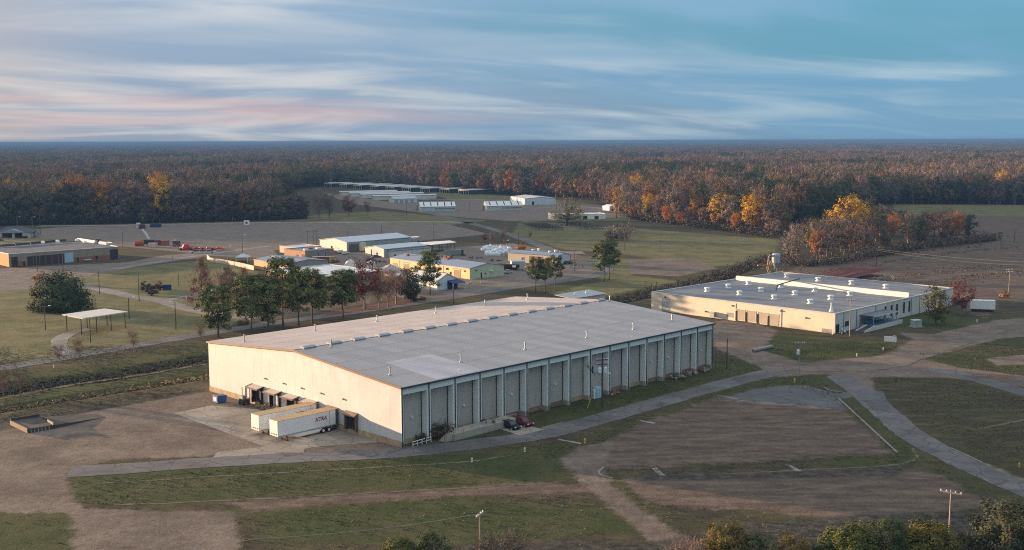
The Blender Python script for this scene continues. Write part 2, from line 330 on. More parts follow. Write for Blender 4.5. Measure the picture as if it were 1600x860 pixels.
def build_ground():
    def axis(parts):
        out = []
        for a, b, st in parts: out += list(np.arange(a, b, st))
        return np.array(out)
    xs = axis([(-160, 190, 1.3), (190, 560, 4), (560, 1000, 12)]); xs = np.concatenate([-axis([(160, 560, 4), (560, 1000, 12)])[::-1], xs])
    xs = np.unique(np.round(xs, 3)); g = 1000*1.35**np.arange(14); xs = np.concatenate([-g[::-1], xs, g])
    ys = axis([(100, 420, 1.3), (420, 900, 3), (900, 1500, 8)]); ys = np.concatenate([[-30000, -9000, -3000, -1000, -300, -100, 0, 50, 80], ys, 1500*1.28**np.arange(16)])
    X, Y = np.meshgrid(xs, ys); nx, ny = len(xs), len(ys); X = X.ravel(); Y = Y.ravel()
    d1 = line_dist(X, Y, DITCH1); d2 = line_dist(X, Y, DITCH2)
    Z = -1.6*np.exp(-(d1/3.6)**2) - .9*np.exp(-(d2/1.8)**2)
    me = bpy.data.meshes.new('ground')
    me.vertices.add(len(X)); me.vertices.foreach_set('co', np.stack([X, Y, Z], 1).ravel())
    i = np.arange((ny-1)*nx).reshape(ny-1, nx)[:, :-1].ravel(); q = np.stack([i, i+1, i+nx+1, i+nx], 1)
    me.loops.add(q.size); me.loops.foreach_set('vertex_index', q.ravel().astype(np.int32))
    me.polygons.add(len(q)); me.polygons.foreach_set('loop_start', np.arange(0, q.size, 4, dtype=np.int32))
    me.update(calc_edges=True)
    def att(name, polys, extra=None):
        d = np.full(X.shape, -9.0)
        for p in polys: d = np.maximum(d, poly_sdf(X, Y, gp(p)))
        if extra is not None: d = np.maximum(d, extra)
        a = me.attributes.new(name, 'FLOAT', 'POINT'); a.data.foreach_set('value', np.clip(d, -9, 9).astype(np.float32))
    att('pasture', PASTURE); att('lush', GREENS); att('dirt', DIRTS); att('straw', BROWNS); att('gravel', GRAVELS); att('pale', PALES)
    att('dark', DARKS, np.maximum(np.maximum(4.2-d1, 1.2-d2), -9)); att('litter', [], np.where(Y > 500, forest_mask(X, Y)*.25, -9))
    # material
    m, nt, b = new_mat('ground_cover'); oc = nd(nt, 'ShaderNodeTexCoord').outputs['Object']
    at_ = lambda k: nd(nt, 'ShaderNodeAttribute', attribute_name=k).outputs['Fac']
    nA = noise(nt, oc, .018, 5, .6); nB = noise(nt, oc, .09, 6, .65); nC = noise(nt, oc, .6, 5, .7); nD = noise(nt, oc, 2.2, 3, .7)
    stv = nd(nt, 'ShaderNodeMapping', {0: oc, 'Rotation': (0, 0, R(-28)), 'Scale': (.11, .42, 1)}).outputs[0]; nS = noise(nt, stv, 1., 6, .65)
    edge = mth(nt, 'ADD', mth(nt, 'MULTIPLY', mth(nt, 'SUBTRACT', nB, .5), 7.), mth(nt, 'MULTIPLY', mth(nt, 'SUBTRACT', nC, .5), 6.))
    def mask(k, soft=1.3, e=1.0): return sstep(nt, mth(nt, 'ADD', at_(k), mth(nt, 'MULTIPLY', edge, e)), -soft*.55, soft*.55)
    green, olive, tan, umber = (.058, .068, .026), (.078, .070, .036), (.135, .108, .068), (.060, .047, .035)
    c = mix(nt, sstep(nt, nB, .35, .65), olive, umber)
    c = mix(nt, mth(nt, 'MULTIPLY', sstep(nt, nS, .45, .7), .7), c, tan)
    c = mix(nt, mth(nt, 'MULTIPLY', sstep(nt, nA, .50, .64), .45), c, green)
    lush = mix(nt, sstep(nt, nB, .35, .68), (.046, .064, .020), (.088, .086, .038)); lush = mix(nt, mth(nt, 'MULTIPLY', sstep(nt, nC, .5, .75), .5), lush, umber)
    c = mix(nt, mth(nt, 'MULTIPLY', mask('lush', 3, 1.2), .85), c, lush)
    past = mix(nt, sstep(nt, nB, .3, .7), (.108, .112, .046), (.205, .178, .092)); past = mix(nt, mth(nt, 'MULTIPLY', sstep(nt, nS, .48, .72), .5), past, (.24, .195, .115))
    c = mix(nt, mth(nt, 'MULTIPLY', mask('pasture', 4, .8), .92), c, past)
    straw = mix(nt, sstep(nt, nS, .34, .70), (.105, .076, .062), (.185, .138, .105)); straw = mix(nt, mth(nt, 'MULTIPLY', sstep(nt, nB, .58, .8), .3), straw, (.09, .07, .058))
    c = mix(nt, mask('straw', 2), c, straw)
    grav = mix(nt, sstep(nt, nS, .35, .65), (.165, .136, .118), (.245, .20, .170)); grav = mix(nt, mth(nt, 'MULTIPLY', sstep(nt, nB, .5, .8), .5), grav, (.11, .10, .095))
    c = mix(nt, mask('gravel', 1.6, .5), c, grav)
    dirt = mix(nt, sstep(nt, nB, .3, .7), (.138, .108, .088), (.225, .176, .143)); dirt = mix(nt, mth(nt, 'MULTIPLY', sstep(nt, nS, .54, .72), .5), dirt, (.105, .088, .075))
    c = mix(nt, mask('dirt', 1.4, .5), c, dirt)
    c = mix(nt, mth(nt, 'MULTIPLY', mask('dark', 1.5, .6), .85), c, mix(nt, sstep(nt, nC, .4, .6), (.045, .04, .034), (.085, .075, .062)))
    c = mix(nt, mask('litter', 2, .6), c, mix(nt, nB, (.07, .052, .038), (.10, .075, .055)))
    nE = noise(nt, oc, .22, 5, .7)
    nD = mth(nt, 'ADD', nD, mth(nt, 'MULTIPLY', mth(nt, 'SUBTRACT', noise(nt, oc, 5., 2, .7), .5), .8))
    spk = mth(nt, 'ADD', -.42, mth(nt, 'MULTIPLY', nC, .95)); spk = mth(nt, 'ADD', spk, mth(nt, 'MULTIPLY', nD, 1.05)); spk = mth(nt, 'MAXIMUM', spk, -.05); spk = mth(nt, 'ADD', spk, mth(nt, 'MULTIPLY', nE, .68))
    cx = nd(nt, 'ShaderNodeCombineXYZ', {0: spk, 1: spk, 2: spk}).outputs[0]
    c = nd(nt, 'ShaderNodeVectorMath', {0: c, 1: cx}, operation='MULTIPLY').outputs[0]
    nt.links.new(c, b.inputs['Base Color']); b.inputs['Roughness'].default_value = .95; b.inputs['Specular IOR Level'].default_value = .08
    hh = mth(nt, 'ADD', mth(nt, 'MULTIPLY', nC, .5), mth(nt, 'MULTIPLY', nD, .25))
    bp = nd(nt, 'ShaderNodeBump', {'Strength': .7, 'Distance': .4, 'Height': hh}); nt.links.new(bp.outputs[0], b.inputs['Normal'])
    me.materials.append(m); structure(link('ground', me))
build_ground()
def pave(name, c1, c2, crack=.4):
    m, nt, b = new_mat(name); oc = nd(nt, 'ShaderNodeTexCoord').outputs['Object']
    n1 = noise(nt, oc, .12, 6, .65); n2 = noise(nt, oc, 1.1, 5, .7)
    c = mix(nt, sstep(nt, n1, .33, .68), c1, c2); c = mix(nt, mth(nt, 'MULTIPLY', sstep(nt, n2, .5, .75), crack), c, tuple(v*.55 for v in c1))
    wv = nd(nt, 'ShaderNodeVectorMath', {0: oc, 1: nd(nt, 'ShaderNodeVectorMath', {0: nd(nt, 'ShaderNodeTexNoise', {'Vector': oc, 'Scale': .5, 'Detail': 4}).outputs['Color'], 1: (2.5, 2.5, 0)}, operation='MULTIPLY').outputs[0]}, operation='ADD').outputs[0]
    vo = nd(nt, 'ShaderNodeTexVoronoi', {'Vector': wv, 'Scale': .22}, feature='DISTANCE_TO_EDGE').outputs[0]
    c = mix(nt, mth(nt, 'MULTIPLY', sstep(nt, vo, .035, .01), .55), c, tuple(v*.4 for v in c1))
    pt = nd(nt, 'ShaderNodeTexVoronoi', {'Vector': wv, 'Scale': .07}).outputs['Color']; ps = nd(nt, 'ShaderNodeSeparateXYZ', {0: pt}).outputs[0]
    c = mix(nt, mth(nt, 'MULTIPLY', sstep(nt, ps, .68, .72), .35), c, tuple(v*.62 for v in c1))
    nt.links.new(c, b.inputs['Base Color']); b.inputs['Roughness'].default_value = .9; b.inputs['Specular IOR Level'].default_value = .2
    nt.links.new(nd(nt, 'ShaderNodeBump', {'Strength': .3, 'Distance': .05, 'Height': n2}).outputs[0], b.inputs['Normal']); return m
ASPH = pave('old_asphalt', (.112, .106, .107), (.172, .162, .159)); DASPH = pave('dark_asphalt', (.095, .094, .098), (.135, .132, .134)); PAD = pave('pale_concrete', (.25, .217, .178), (.345, .305, .258), .35)
DIRTP = pave('packed_dirt', (.140, .112, .090), (.205, .164, .132)); TRACKP = pave('worn_earth', (.125, .102, .07), (.155, .13, .09)); GRAVP = pave('gravel_lane', (.20, .18, .165), (.28, .255, .235))
ribbon('asphalt_road', [(107, 737.5), (200, 732), (330, 722.5), (470, 715), (600, 709), (700, 700), (790, 688), (850, 678), (905, 664), (1000, 637), (1100, 609), (1180, 588), (1215, 580)], 6.2, .03, ASPH)
ribbon('asphalt_road', [(1310, 588), (1338, 607), (1362, 627), (1395, 655), (1430, 683), (1490, 716), (1560, 748), (1660, 790)], 6.0, .035, ASPH)
ribbon('asphalt_road', [(1450, 577), (1510, 588), (1600, 614), (1720, 650)], 5.5, .03, ASPH)
ribbon('asphalt_road', [(-300, 625), (-100, 595), (0, 576), (100, 559), (200, 542), (320, 522), (420, 506), (560, 487), (700, 466), (800, 450), (880, 439), (925, 432), (946, 422), (935, 411), (900, 401), (860, 390), (815, 373), (765, 357), (700, 340), (640, 324)], 6.5, .03, ASPH)
ribbon('gravel_road', [(1225, 575), (1300, 577), (1380, 572), (1440, 553), (1500, 533), (1600, 506), (1700, 482)], 6.2, .04, DIRTP, .6)
ribbon('gravel_lane', [(118, 556), (97, 546), (93, 533), (108, 522), (142, 514)], 4.5, .025, GRAVP, .3)
ribbon('gravel_lane', [(110, 444), (160, 453), (205, 463), (250, 470), (290, 482), (345, 492), (400, 498)], 6, .025, GRAVP, .4)
ribbon('gravel_lane', [(260, 469), (300, 462), (330, 452)], 5, .028, GRAVP, .4)
ribbon('gravel_lane', [(180, 421), (250, 409), (320, 398), (420, 385)], 5, .025, GRAVP, .4)
ribbon('gravel_lane', [(60, 353.5), (200, 352), (400, 348), (560, 347.5), (690, 347), (740, 349)], 9, .03, PAD, .5)
ribbon('gravel_lane', [(600, 302.5), (660, 312), (740, 312), (860, 318), (960, 328)], 9, .03, GRAVP, .5)
ribbon('earth_track', [(150, 756), (300, 747), (480, 736.5), (640, 727.5), (735, 721), (800, 711)], .55, .02, TRACKP, .18)
ribbon('earth_track', [(180, 789), (300, 785), (480, 776), (640, 767), (850, 756)], .55, .02, TRACKP, .25)
ribbon('earth_track', [(1130, 741), (1250, 735), (1370, 729), (1420, 722), (1432, 713), (1425, 700)], .55, .02, TRACKP, .2)
ribbon('earth_track', [(1530, 670), (1600, 657), (1700, 640)], .55, .02, TRACKP, .25)
ribbon('earth_track', [(960, 378), (1080, 379), (1215, 383)], 2.2, .02, TRACKP, .3); ribbon('earth_track', [(-60, 635), (100, 604), (220, 586), (327, 568)], 1.5, .02, TRACKP, .4)
slab('dark_asphalt_patch', [(1335, 612), (1380, 612), (1392, 640), (1372, 648), (1355, 632)], .055, DASPH)
slab('dark_asphalt_patch', [(1132, 624), (1150, 617.5), (1168, 612), (1185, 609), (1200, 605.5), (1220, 603), (1240, 602), (1258, 602.5), (1276, 607), (1292, 611.5), (1312, 615.5), (1332, 611), (1340, 616), (1330, 621), (1312, 625), (1322, 641), (1308, 640), (1298, 637), (1283, 638.5), (1268, 633), (1252, 634.5), (1238, 630), (1220, 631.5), (1200, 627), (1180, 629), (1160, 625), (1145, 626.5)], .026, DASPH)
slab('concrete_apron', [(271, 646), (330, 634), (400, 640), (470, 656), (560, 676), (598, 691), (488, 699), (476, 703), (474, 709), (330, 718), (340, 707), (413, 698.5)], .022, PAD)
slab('parking_pad', [(772, 668), (790, 661), (815, 663), (850, 672), (812, 681)], .05, PAD)
slab('bare_patch', [(846, 668), (880, 659), (880, 666), (852, 673)], .02, DIRTP)
for pts in ([(871, 687.5), (874, 686.5), (909, 692.5), (907, 694.5)], [(991, 657), (996, 656.2), (1026, 661), (1022, 663)], [(1119, 618.5), (1124, 618), (1155, 623), (1150, 624.5)], [(1018, 732), (1026, 731), (1040, 744), (1030, 743)], [(1226, 726), (1236, 727), (1254, 737), (1244, 737)], [(812, 684), (820, 683), (826, 682)]):
    slab('footpath', pts, .03, GRAVP)
def kerb(px, w=.35, h=.15, nm='kerb'):
    P_ = smooth([at(*p) for p in px], 5); b = MB()
    for a, c in zip(P_[:-1], P_[1:]):
        d = (c-a); d.z = 0; d.normalize(); n = Vector((-d.y, d.x, 0))*w/2; z = Vector((0, 0, h))
        b.poly([a+n, a-n, c-n, c+n, a+n+z, a-n+z, c-n+z, c+n+z], [(4, 5, 6, 7), (0, 1, 5, 4), (1, 2, 6, 5), (2, 3, 7, 6), (3, 0, 4, 7)])
    return structure(b.build(nm, M('old_kerb', (.24, .22, .19), .9, .25)))
kerb([(1311, 624), (1350, 660), (1402, 708)]); kerb([(944, 731), (936, 738), (940, 744), (957, 748)]); kerb([(1486, 701), (1510, 712), (1535, 724)])
kerb([(1288, 606), (1298, 611), (1320, 614)], .3, .12)
# ------------------------------------------------------------------ trees
def leaf_quads(cen, rad, n_per, size, rng, outward=None, aspect=1.0, up=.25, flat=1.0, rough=.38):
    """n_per leaf-sized quads scattered round every clump centre"""
    k = len(cen); C = np.repeat(cen, n_per, 0); rr = np.repeat(rad, n_per); n = len(C)
    d = rng.normal(size=(n, 3)); d /= np.linalg.norm(d, axis=1)[:, None]
    r = rng.random(n)**.45; off = d*(rr*r)[:, None]; off[:, 2] *= flat; p = C+off
    nv = d*.7+rng.normal(size=(n, 3))*rough
    if outward is not None:
        o = p-outward; o /= np.linalg.norm(o, axis=1)[:, None]+1e-6; nv += o*1.25
    nv[:, 2] += up; nv /= np.linalg.norm(nv, axis=1)[:, None]
    t = np.cross(nv, rng.normal(size=(n, 3))); t /= np.linalg.norm(t, axis=1)[:, None]+1e-9; b = np.cross(nv, t)
    s = size*(.6+.8*rng.random(n)); t *= (s*.5)[:, None]; b *= (s*.5*aspect)[:, None]
    V = np.stack([p-t-b, p+t-b*.6, p+t*.8+b, p-t*.7+b*.9], 1).reshape(-1, 3)
    return V
def quads_mesh(name, V, mat):
    n = len(V)//4; me = bpy.data.meshes.new(name); me.vertices.add(len(V)); me.vertices.foreach_set('co', V.astype(np.float32).ravel())
    me.loops.add(4*n); me.loops.foreach_set('vertex_index', np.arange(4*n, dtype=np.int32)); me.polygons.add(n)
    me.polygons.foreach_set('loop_start', np.arange(0, 4*n, 4, dtype=np.int32)); me.update(calc_edges=True)
    me.materials.append(mat); return me
def twig_quads(cen, rad, n_per, ln, w, rng, root):
    C = np.repeat(cen, n_per, 0); rr = np.repeat(rad, n_per); n = len(C)
    p = C+rng.normal(size=(n, 3))*(rr*.45)[:, None]
    d = p-root; d /= np.linalg.norm(d, axis=1)[:, None]; d = d+rng.normal(size=(n, 3))*.45; d[:, 2] += .35; d /= np.linalg.norm(d, axis=1)[:, None]
    t = np.cross(d, rng.normal(size=(n, 3))); t /= np.linalg.norm(t, axis=1)[:, None]+1e-9
    l = ln*(.5+rng.random(n)); ww = w*(.6+.8*rng.random(n))
    a = p-d*(l*.5)[:, None]; b = p+d*(l*.5)[:, None]; t1 = t*(ww*.5)[:, None]
    return np.stack([a-t1, a+t1, b+t1*.4, b-t1*.4], 1).reshape(-1, 3)
def clump_centres(shape, h, w, n, rng, base=.25):
    out = []
    while len(out) < n:
        p = rng.uniform(-1, 1, 3); q = np.linalg.norm(p)
        if q > 1: continue
        if shape == 'round':
            if q < .5 and rng.random() < .7: continue
            x, y, z = p[0]*w/2, p[1]*w/2, h*(base+(1-base)*(p[2]*.5+.5)); 
        elif shape == 'wide':
            if q < .55 and rng.random() < .8: continue
            z = h*(base+(1-base)*(abs(p[2])**.8 if p[2] > -.35 else .03)); x, y = p[0]*w/2, p[1]*w/2
        elif shape == 'cone':
            t = rng.random()**1.5; rad = (1-t)**.8*w/2; a = rng.random()*6.283; r = rad*rng.uniform(.35, 1)**.6; x, y, z = r*math.cos(a), r*math.sin(a), h*(base+(1-base)*t)
        elif shape == 'column':
            t = rng.random(); rad = w/2*math.sin(math.pi*(.12+.82*t))**.6; a = rng.random()*6.283; r = rad*rng.uniform(.3, 1)**.6; x, y, z = r*math.cos(a), r*math.sin(a), h*(base+(1-base)*t)
        elif shape == 'pine':
            t = rng.random()**.75; rad = w/2*(.35+.75*math.sin(math.pi*(.15+.72*t))); a = rng.random()*6.283; r = rad*rng.uniform(.15, 1)**.6; x, y, z = r*math.cos(a), r*math.sin(a), h*(base+(1-base)*t)
        elif shape == 'vase':
            t = rng.random()**.7; rad = w/2*(.25+.75*t)*(1 if t < .8 else .85); a = rng.random()*6.283; r = rad*rng.uniform(.2, 1)**.6; x, y, z = r*math.cos(a), r*math.sin(a), h*(base+(1-base)*t)
        out.append((x, y, z))
    c = np.array(out); lump = .86+.28*rng.random((n, 1)); c[:, :2] *= lump; return c
TREES = {}
def tree_proto(key, shape, h, w, n, per, size, lmat, tmat=TRUNK, base=.28, crad=.14, seed=1, twigs=0, tw=.10, tl=1.6, tr=.022, flat=.8, top=.85, limbs=14):
    """-> (trunk mesh, crown mesh); foot at the origin"""
    if key in TREES: return TREES[key]
    rng = np.random.default_rng(seed); cen = clump_centres(shape, h, w, n, rng, base); ctr = np.array([0, 0, h*(base+.15)])
    rad = w*crad*(.7+.6*rng.random(n)); V = []
    if per: V.append(leaf_quads(cen, rad, per, size, rng, ctr, .75, .25, flat))
    if twigs: V.append(twig_quads(cen, rad*1.5, twigs, tl, tw, rng, np.array([0, 0, h*base*.7])))
    crown = quads_mesh(key+'_crown', np.concatenate(V), lmat)
    b = MB(); r0 = h*tr; N = 7; pts = []
    wob = rng.normal(size=(N, 2))*h*.008
    for i in range(N): t = i/(N-1); pts.append(Vector((wob[i, 0]*(i > 0), wob[i, 1]*(i > 0), h*top*t)))
    for i in range(N-1): b.tube(pts[i], pts[i+1], r0*(1.35 if i == 0 else 1-i/(N-.5)), r0*(1-(i+1)/(N-.5)), 6, cap=False)
    idx = rng.permutation(n)[:limbs]
    for j in idx:
        c = Vector(cen[j]); zs = max(h*base*.6, min(c.z*.72, h*top*.9)); t = zs/(h*top); k = min(N-2, int(t*(N-1))); p0 = pts[k].lerp(pts[k+1], t*(N-1)-k)
        mid = p0.lerp(c, .5)+Vector((0, 0, h*.02))+Vector(rng.normal(size=3))*h*.015; rr = r0*.42*(1-t*.55)
        b.tube(p0, mid, rr, rr*.65, 5, cap=False); b.tube(mid, c, rr*.65, rr*.2, 4, cap=False)
        for q in range(2 if not twigs else 3):
            e = c+Vector(rng.normal(size=3))*w*.1; b.tube(mid, e, rr*.4, rr*.12, 3, cap=False)
    TREES[key] = (b.mesh(key+'_trunk', tmat), crown); return TREES[key]
def plant(name, label, cat, key, loc, scale=1.0, rz=None, group=None, sz=1.0, mat=None):
    o = thing(name, label, cat, loc, random.uniform(0, 6.28) if rz is None else rz, group); tm, cm = TREES[key]
    o.scale = (scale, scale, scale*sz)
    t = link('trunk', tm, o); c = link('crown', cm, o)
    if mat: c.material_slots[0].link = 'OBJECT'; c.material_slots[0].material = mat
    return o
L_BARE = leafmat('bare_twigs', [(.125, .092, .088), (.245, .180, .155), (.165, .112, .112), (.205, .155, .130), (.105, .085, .072), (.265, .205, .172), (.185, .128, .126), (.235, .150, .105)], .42)
L_SCRUB = leafmat('winter_scrub', [(.095, .076, .062), (.12, .095, .08)], .45)
L_RUST = leafmat('rust_leaves', [(0.300, 0.128, 0.053), (0.240, 0.112, 0.068), (0.345, 0.173, 0.068), (0.225, 0.120, 0.075)], .4)
L_DARK = leafmat('evergreen_leaves', [(0.045, 0.063, 0.030), (0.063, 0.078, 0.033), (0.054, 0.060, 0.036), (0.083, 0.087, 0.039)], .5)
L_OLIVE = leafmat('olive_leaves', [(.135, .125, .045), (.165, .135, .052), (.12, .105, .05), (.19, .165, .055), (.11, .115, .042)], .4)
L_GOLD = leafmat('golden_leaves', [(.58, .34, .025), (.52, .29, .03), (.46, .28, .035)], .3)
L_ORANGE = leafmat('orange_leaves', [(0.429, 0.169, 0.036), (0.364, 0.156, 0.046)], .35)
L_PINE = leafmat('pine_needles', [(.105, .125, .042), (.125, .135, .045), (.095, .115, .042)], .55)
L_RED = leafmat('dark_red_leaves', [(.15, .040, .035), (.13, .045, .045)], .4)
L_CYP = leafmat('cypress_rust', [(.24, .095, .055), (.22, .10, .07)], .35)
L_BRUSH = leafmat('dark_brush', [(0.065, 0.057, 0.044), (0.078, 0.065, 0.049)], .5)
L_YGREEN = leafmat('yellow_green_leaves', [(.080, .092, .025), (.115, .10, .025), (.065, .078, .024)], .45)
L_PINK = leafmat('pinkish_twigs', [(.24, .15, .115), (.22, .14, .12)], .25)
tree_proto('bare1', 'vase', 20, 13, 60, 28, .52, L_BARE, PALEBARK, .16, .12, 1, 7, .20, 2.2)
tree_proto('bare2', 'round', 20, 14, 64, 28, .52, L_BARE, PALEBARK, .12, .12, 2, 7, .20, 2.0)
tree_proto('bare3', 'vase', 20, 14, 64, 30, .5, L_BARE, PALEBARK, .12, .12, 12, 6, .20, 2.2)
tree_proto('rust1', 'round', 20, 12, 52, 30, .52, L_RUST, TRUNK, .22, .14, 3, 6)
tree_proto('dark1', 'round', 20, 13, 56, 36, .55, L_DARK, TRUNK, .12, .15, 4)
tree_proto('dark2', 'cone', 22, 11, 56, 34, .55, L_DARK, TRUNK, .10, .15, 5)
tree_proto('olive1', 'round', 20, 12, 54, 32, .52, L_OLIVE, TRUNK, .18, .14, 6, 5)
tree_proto('gold1', 'round', 20, 12, 66, 60, .42, L_GOLD, TRUNK, .22, .14, 7)
tree_proto('orange1', 'round', 19, 12, 60, 50, .42, L_ORANGE, TRUNK, .2, .14, 8, 5)
tree_proto('ginkgo', 'column', 20, 7, 46, 34, .5, L_GOLD, TRUNK, .2, .19, 9)
tree_proto('bush', 'round', 6, 8, 36, 20, .4, L_BARE, TRUNK, .02, .15, 10, 12, .10, 1.2)
KIND = dict(bare1=('bare_tree', 'bare'), bare2=('bare_tree', 'bare'), bare3=('bare_tree', 'bare'), rust1=('autumn_tree', 'rust brown'), dark1=('evergreen_tree', 'dark green'), dark2=('evergreen_tree', 'dark green conical'), olive1=('olive_tree', 'olive green'), gold1=('golden_tree', 'golden yellow'), orange1=('orange_tree', 'orange'))
KIND['olive1'] = ('leafy_tree', 'olive green'); KIND['orange1'] = ('autumn_tree', 'orange')
def edge_trees(px_line, n, rows, hs, mixw, where, zone, jitter=6.0, bush=0):
    """individual trees along a visible forest edge"""
    made = []; P_ = [at(*p) for p in px_line]; seg = [(b-a).length for a, b in zip(P_[:-1], P_[1:])]; tot = sum(seg); keys = list(mixw); ws = [mixw[k] for k in keys]
    for r in range(rows):
        for i in range(n):
            d = tot*(i+.5+random.uniform(-.35, .35))/n; k = 0
            while k < len(seg)-1 and d > seg[k]: d -= seg[k]; k += 1
            p = P_[k].lerp(P_[k+1], d/seg[k]); v = Vector((p.x, p.y, 0)).normalized()
            p = p+v*(r*8+random.uniform(0, jitter)); p.z = 0
            key = random.choices(keys, ws)[0]; nm, colr = KIND[key]; s = random.uniform(*hs)/20*(.9 if r == 0 else 1.05)
            made.append((to_px((p.x, p.y, 0))[0], r, colr, plant(nm, 'tree', 'tree', key, p, s, group=colr+' trees '+zone)))
    name_in_order(made, where)
ORD = lambda k: str(k)+('th' if 10 < k % 100 < 14 else {1: 'st', 2: 'nd', 3: 'rd'}.get(k % 10, 'th'))
LOOK = {'bare': 'bare grey brown', 'rust brown': 'rust brown leafy', 'dark green': 'dark round evergreen', 'dark green conical': 'dark conical evergreen', 'olive green': 'olive leafy', 'golden yellow': 'golden yellow', 'orange': 'orange autumn'}
def name_in_order(made, where):
    cnt = {}
    for x, r, c, o in sorted(made, key=lambda t: t[0]):
        k = cnt[(r, c)] = cnt.get((r, c), 0)+1
        o['label'] = '%s %s tree from left, %s row %s' % (ORD(k), LOOK[c], ('front', 'second', 'third')[r], where)
MIXL = dict(bare1=4, bare2=3, bare3=3, dark1=2.2, dark2=.5, olive1=2, rust1=1.6)
edge_trees([(-40, 353), (60, 351), (200, 349), (330, 346), (400, 345)], 42, 2, (21, 26), MIXL, 'beyond the gravel lot', 'of the left woods')
edge_trees([(395, 345), (450, 343), (480, 341)], 13, 2, (14, 18), dict(bare1=4, bare2=3, bare3=3, dark1=.7), 'of the low left woods end', 'at the low end of the left woods')
edge_trees([(452, 295), (560, 290), (660, 296), (750, 302)], 22, 1, (20, 25), dict(bare1=3, dark1=4, olive1=2, rust1=1.5, bare2=2), 'behind the long sheds', 'behind the long sheds')
edge_trees([(750, 303), (860, 307), (940, 315), (985, 336)], 20, 1, (20, 24), dict(bare1=5, bare2=4, dark1=1, olive1=1, rust1=1), 'behind the white buildings', 'behind the white buildings')
edge_trees([(985, 343), (1060, 352), (1110, 356), (1215, 369), (1230, 366)], 22, 2, (11, 15.5), dict(bare1=3, bare2=3, bare3=2, dark1=1, olive1=1.6, rust1=2.0, orange1=.5), 'along the green field', 'along the green field')
edge_trees([(1385, 319), (1480, 319), (1620, 320)], 20, 1, (19, 24), dict(bare1=3, bare2=3, dark1=3, dark2=1, olive1=1, rust1=1), 'beyond the right field', 'beyond the right field')
# the wooded island right of the green field
isl = gp([(1222, 408), (1250, 415), (1300, 412), (1350, 402), (1420, 388), (1490, 380), (1540, 374), (1520, 366), (1440, 364), (1360, 368), (1290, 376), (1240, 388)])
random.seed(21); cnt = 0
xsI = [p[0] for p in isl]; ysI = [p[1] for p in isl]; spots = []; made_i = []
while cnt < 54:
    x, y = random.uniform(min(xsI), max(xsI)), random.uniform(min(ysI), max(ysI))
    if poly_sdf(np.array([x]), np.array([y]), isl)[0] < 0 or any((x-a)**2+(y-b)**2 < 34 for a, b in spots): continue
    spots.append((x, y)); px_, py_ = to_px((x, y, 0)); f = (px_-1220)/330
    key = random.choices(['bare1', 'bare2', 'bare3', 'olive1', 'dark1', 'rust1', 'orange1'], [3, 3, 3, 1.2, 1.3 if f > .35 else .5, 2.6, .9 if f < .6 else .2])[0]
    h = random.uniform(12, 17)*(1.0 if f < .6 else .85)*(1 if .08 < f < .95 else .75)
    nm, colr = KIND[key]
    made_i.append((px_, 0, colr, plant(nm, 'tree', 'tree', key, (x, y, 0), h/20*1.12, group=colr+' trees of the wood island'))); cnt += 1
name_in_order(made_i, 'of the right wood island')
for m_ in made_i: m_[3]['label'] = m_[3]['label'].replace(', front row', '')
# single trees that stand out of the woods
for px_, py_, top, key, lab in [(1326, 389, 303, 'gold1', 'tallest golden yellow tree rising over the right wood island'), (1175, 364.5, 302, 'gold1', 'broad golden yellow tree at the right of the field edge woods'), (1127, 356.5, 299, 'gold1', 'yellow tree between the orange and the broad golden tree'), (1088, 353, 305, 'orange1', 'bright orange yellow tree in the middle of the field edge woods'),
        (1062, 356, 331, 'orange1', 'low orange tree at the foot of the field edge woods'), (1015, 345, 301, 'gold1', 'small yellow tree near the left end of the field edge woods'), (963, 341, 294, 'ginkgo', 'slender yellow column shaped tree beside the big bare bush'), (1040, 352, 319, 'orange1', 'rusty orange tree left of the low orange tree at the field edge'), (1150, 364, 330, 'orange1', 'rusty orange tree between the two right golden trees'), (1395, 380, 332, 'orange1', 'orange tree right of the tallest golden tree'), (1276, 409, 358, 'orange1', 'orange tree in the left front of the wood island'), (1494, 376, 328, 'orange1', 'amber tree at the right end of the wood island'),
        (1362, 388, 310, 'olive1', 'tall olive tree just right of the tallest golden tree'), (1565, 318.5, 264, 'gold1', 'small golden tree at the far right woods'), (250, 348, 268, 'gold1', 'yellow topped tree among the left woods'), (95, 349, 284, 'gold1', 'dull yellow tree among the left woods'), (120, 348, 268, 'orange1', 'rusty orange tree in the left woods'), (160, 349, 278, 'orange1', 'orange tree with pale trunk in the left woods'), (224, 350, 328, 'olive1', 'small olive tree at the foot of the left woods')]:
    p = at(px_, py_); h0 = {'ginkgo': 20, 'orange1': 19}.get(key, 20); s = height(px_, top, p)/h0
    o_ = plant({'gold1': 'golden_tree', 'ginkgo': 'golden_tree', 'orange1': 'autumn_tree', 'olive1': 'leafy_tree'}[key], lab, 'tree', key, p, s); w_ = 1.08 if px_ > 1000 and key == 'gold1' and px_ < 1500 else .75; o_.scale = (s*w_, s*w_, s)
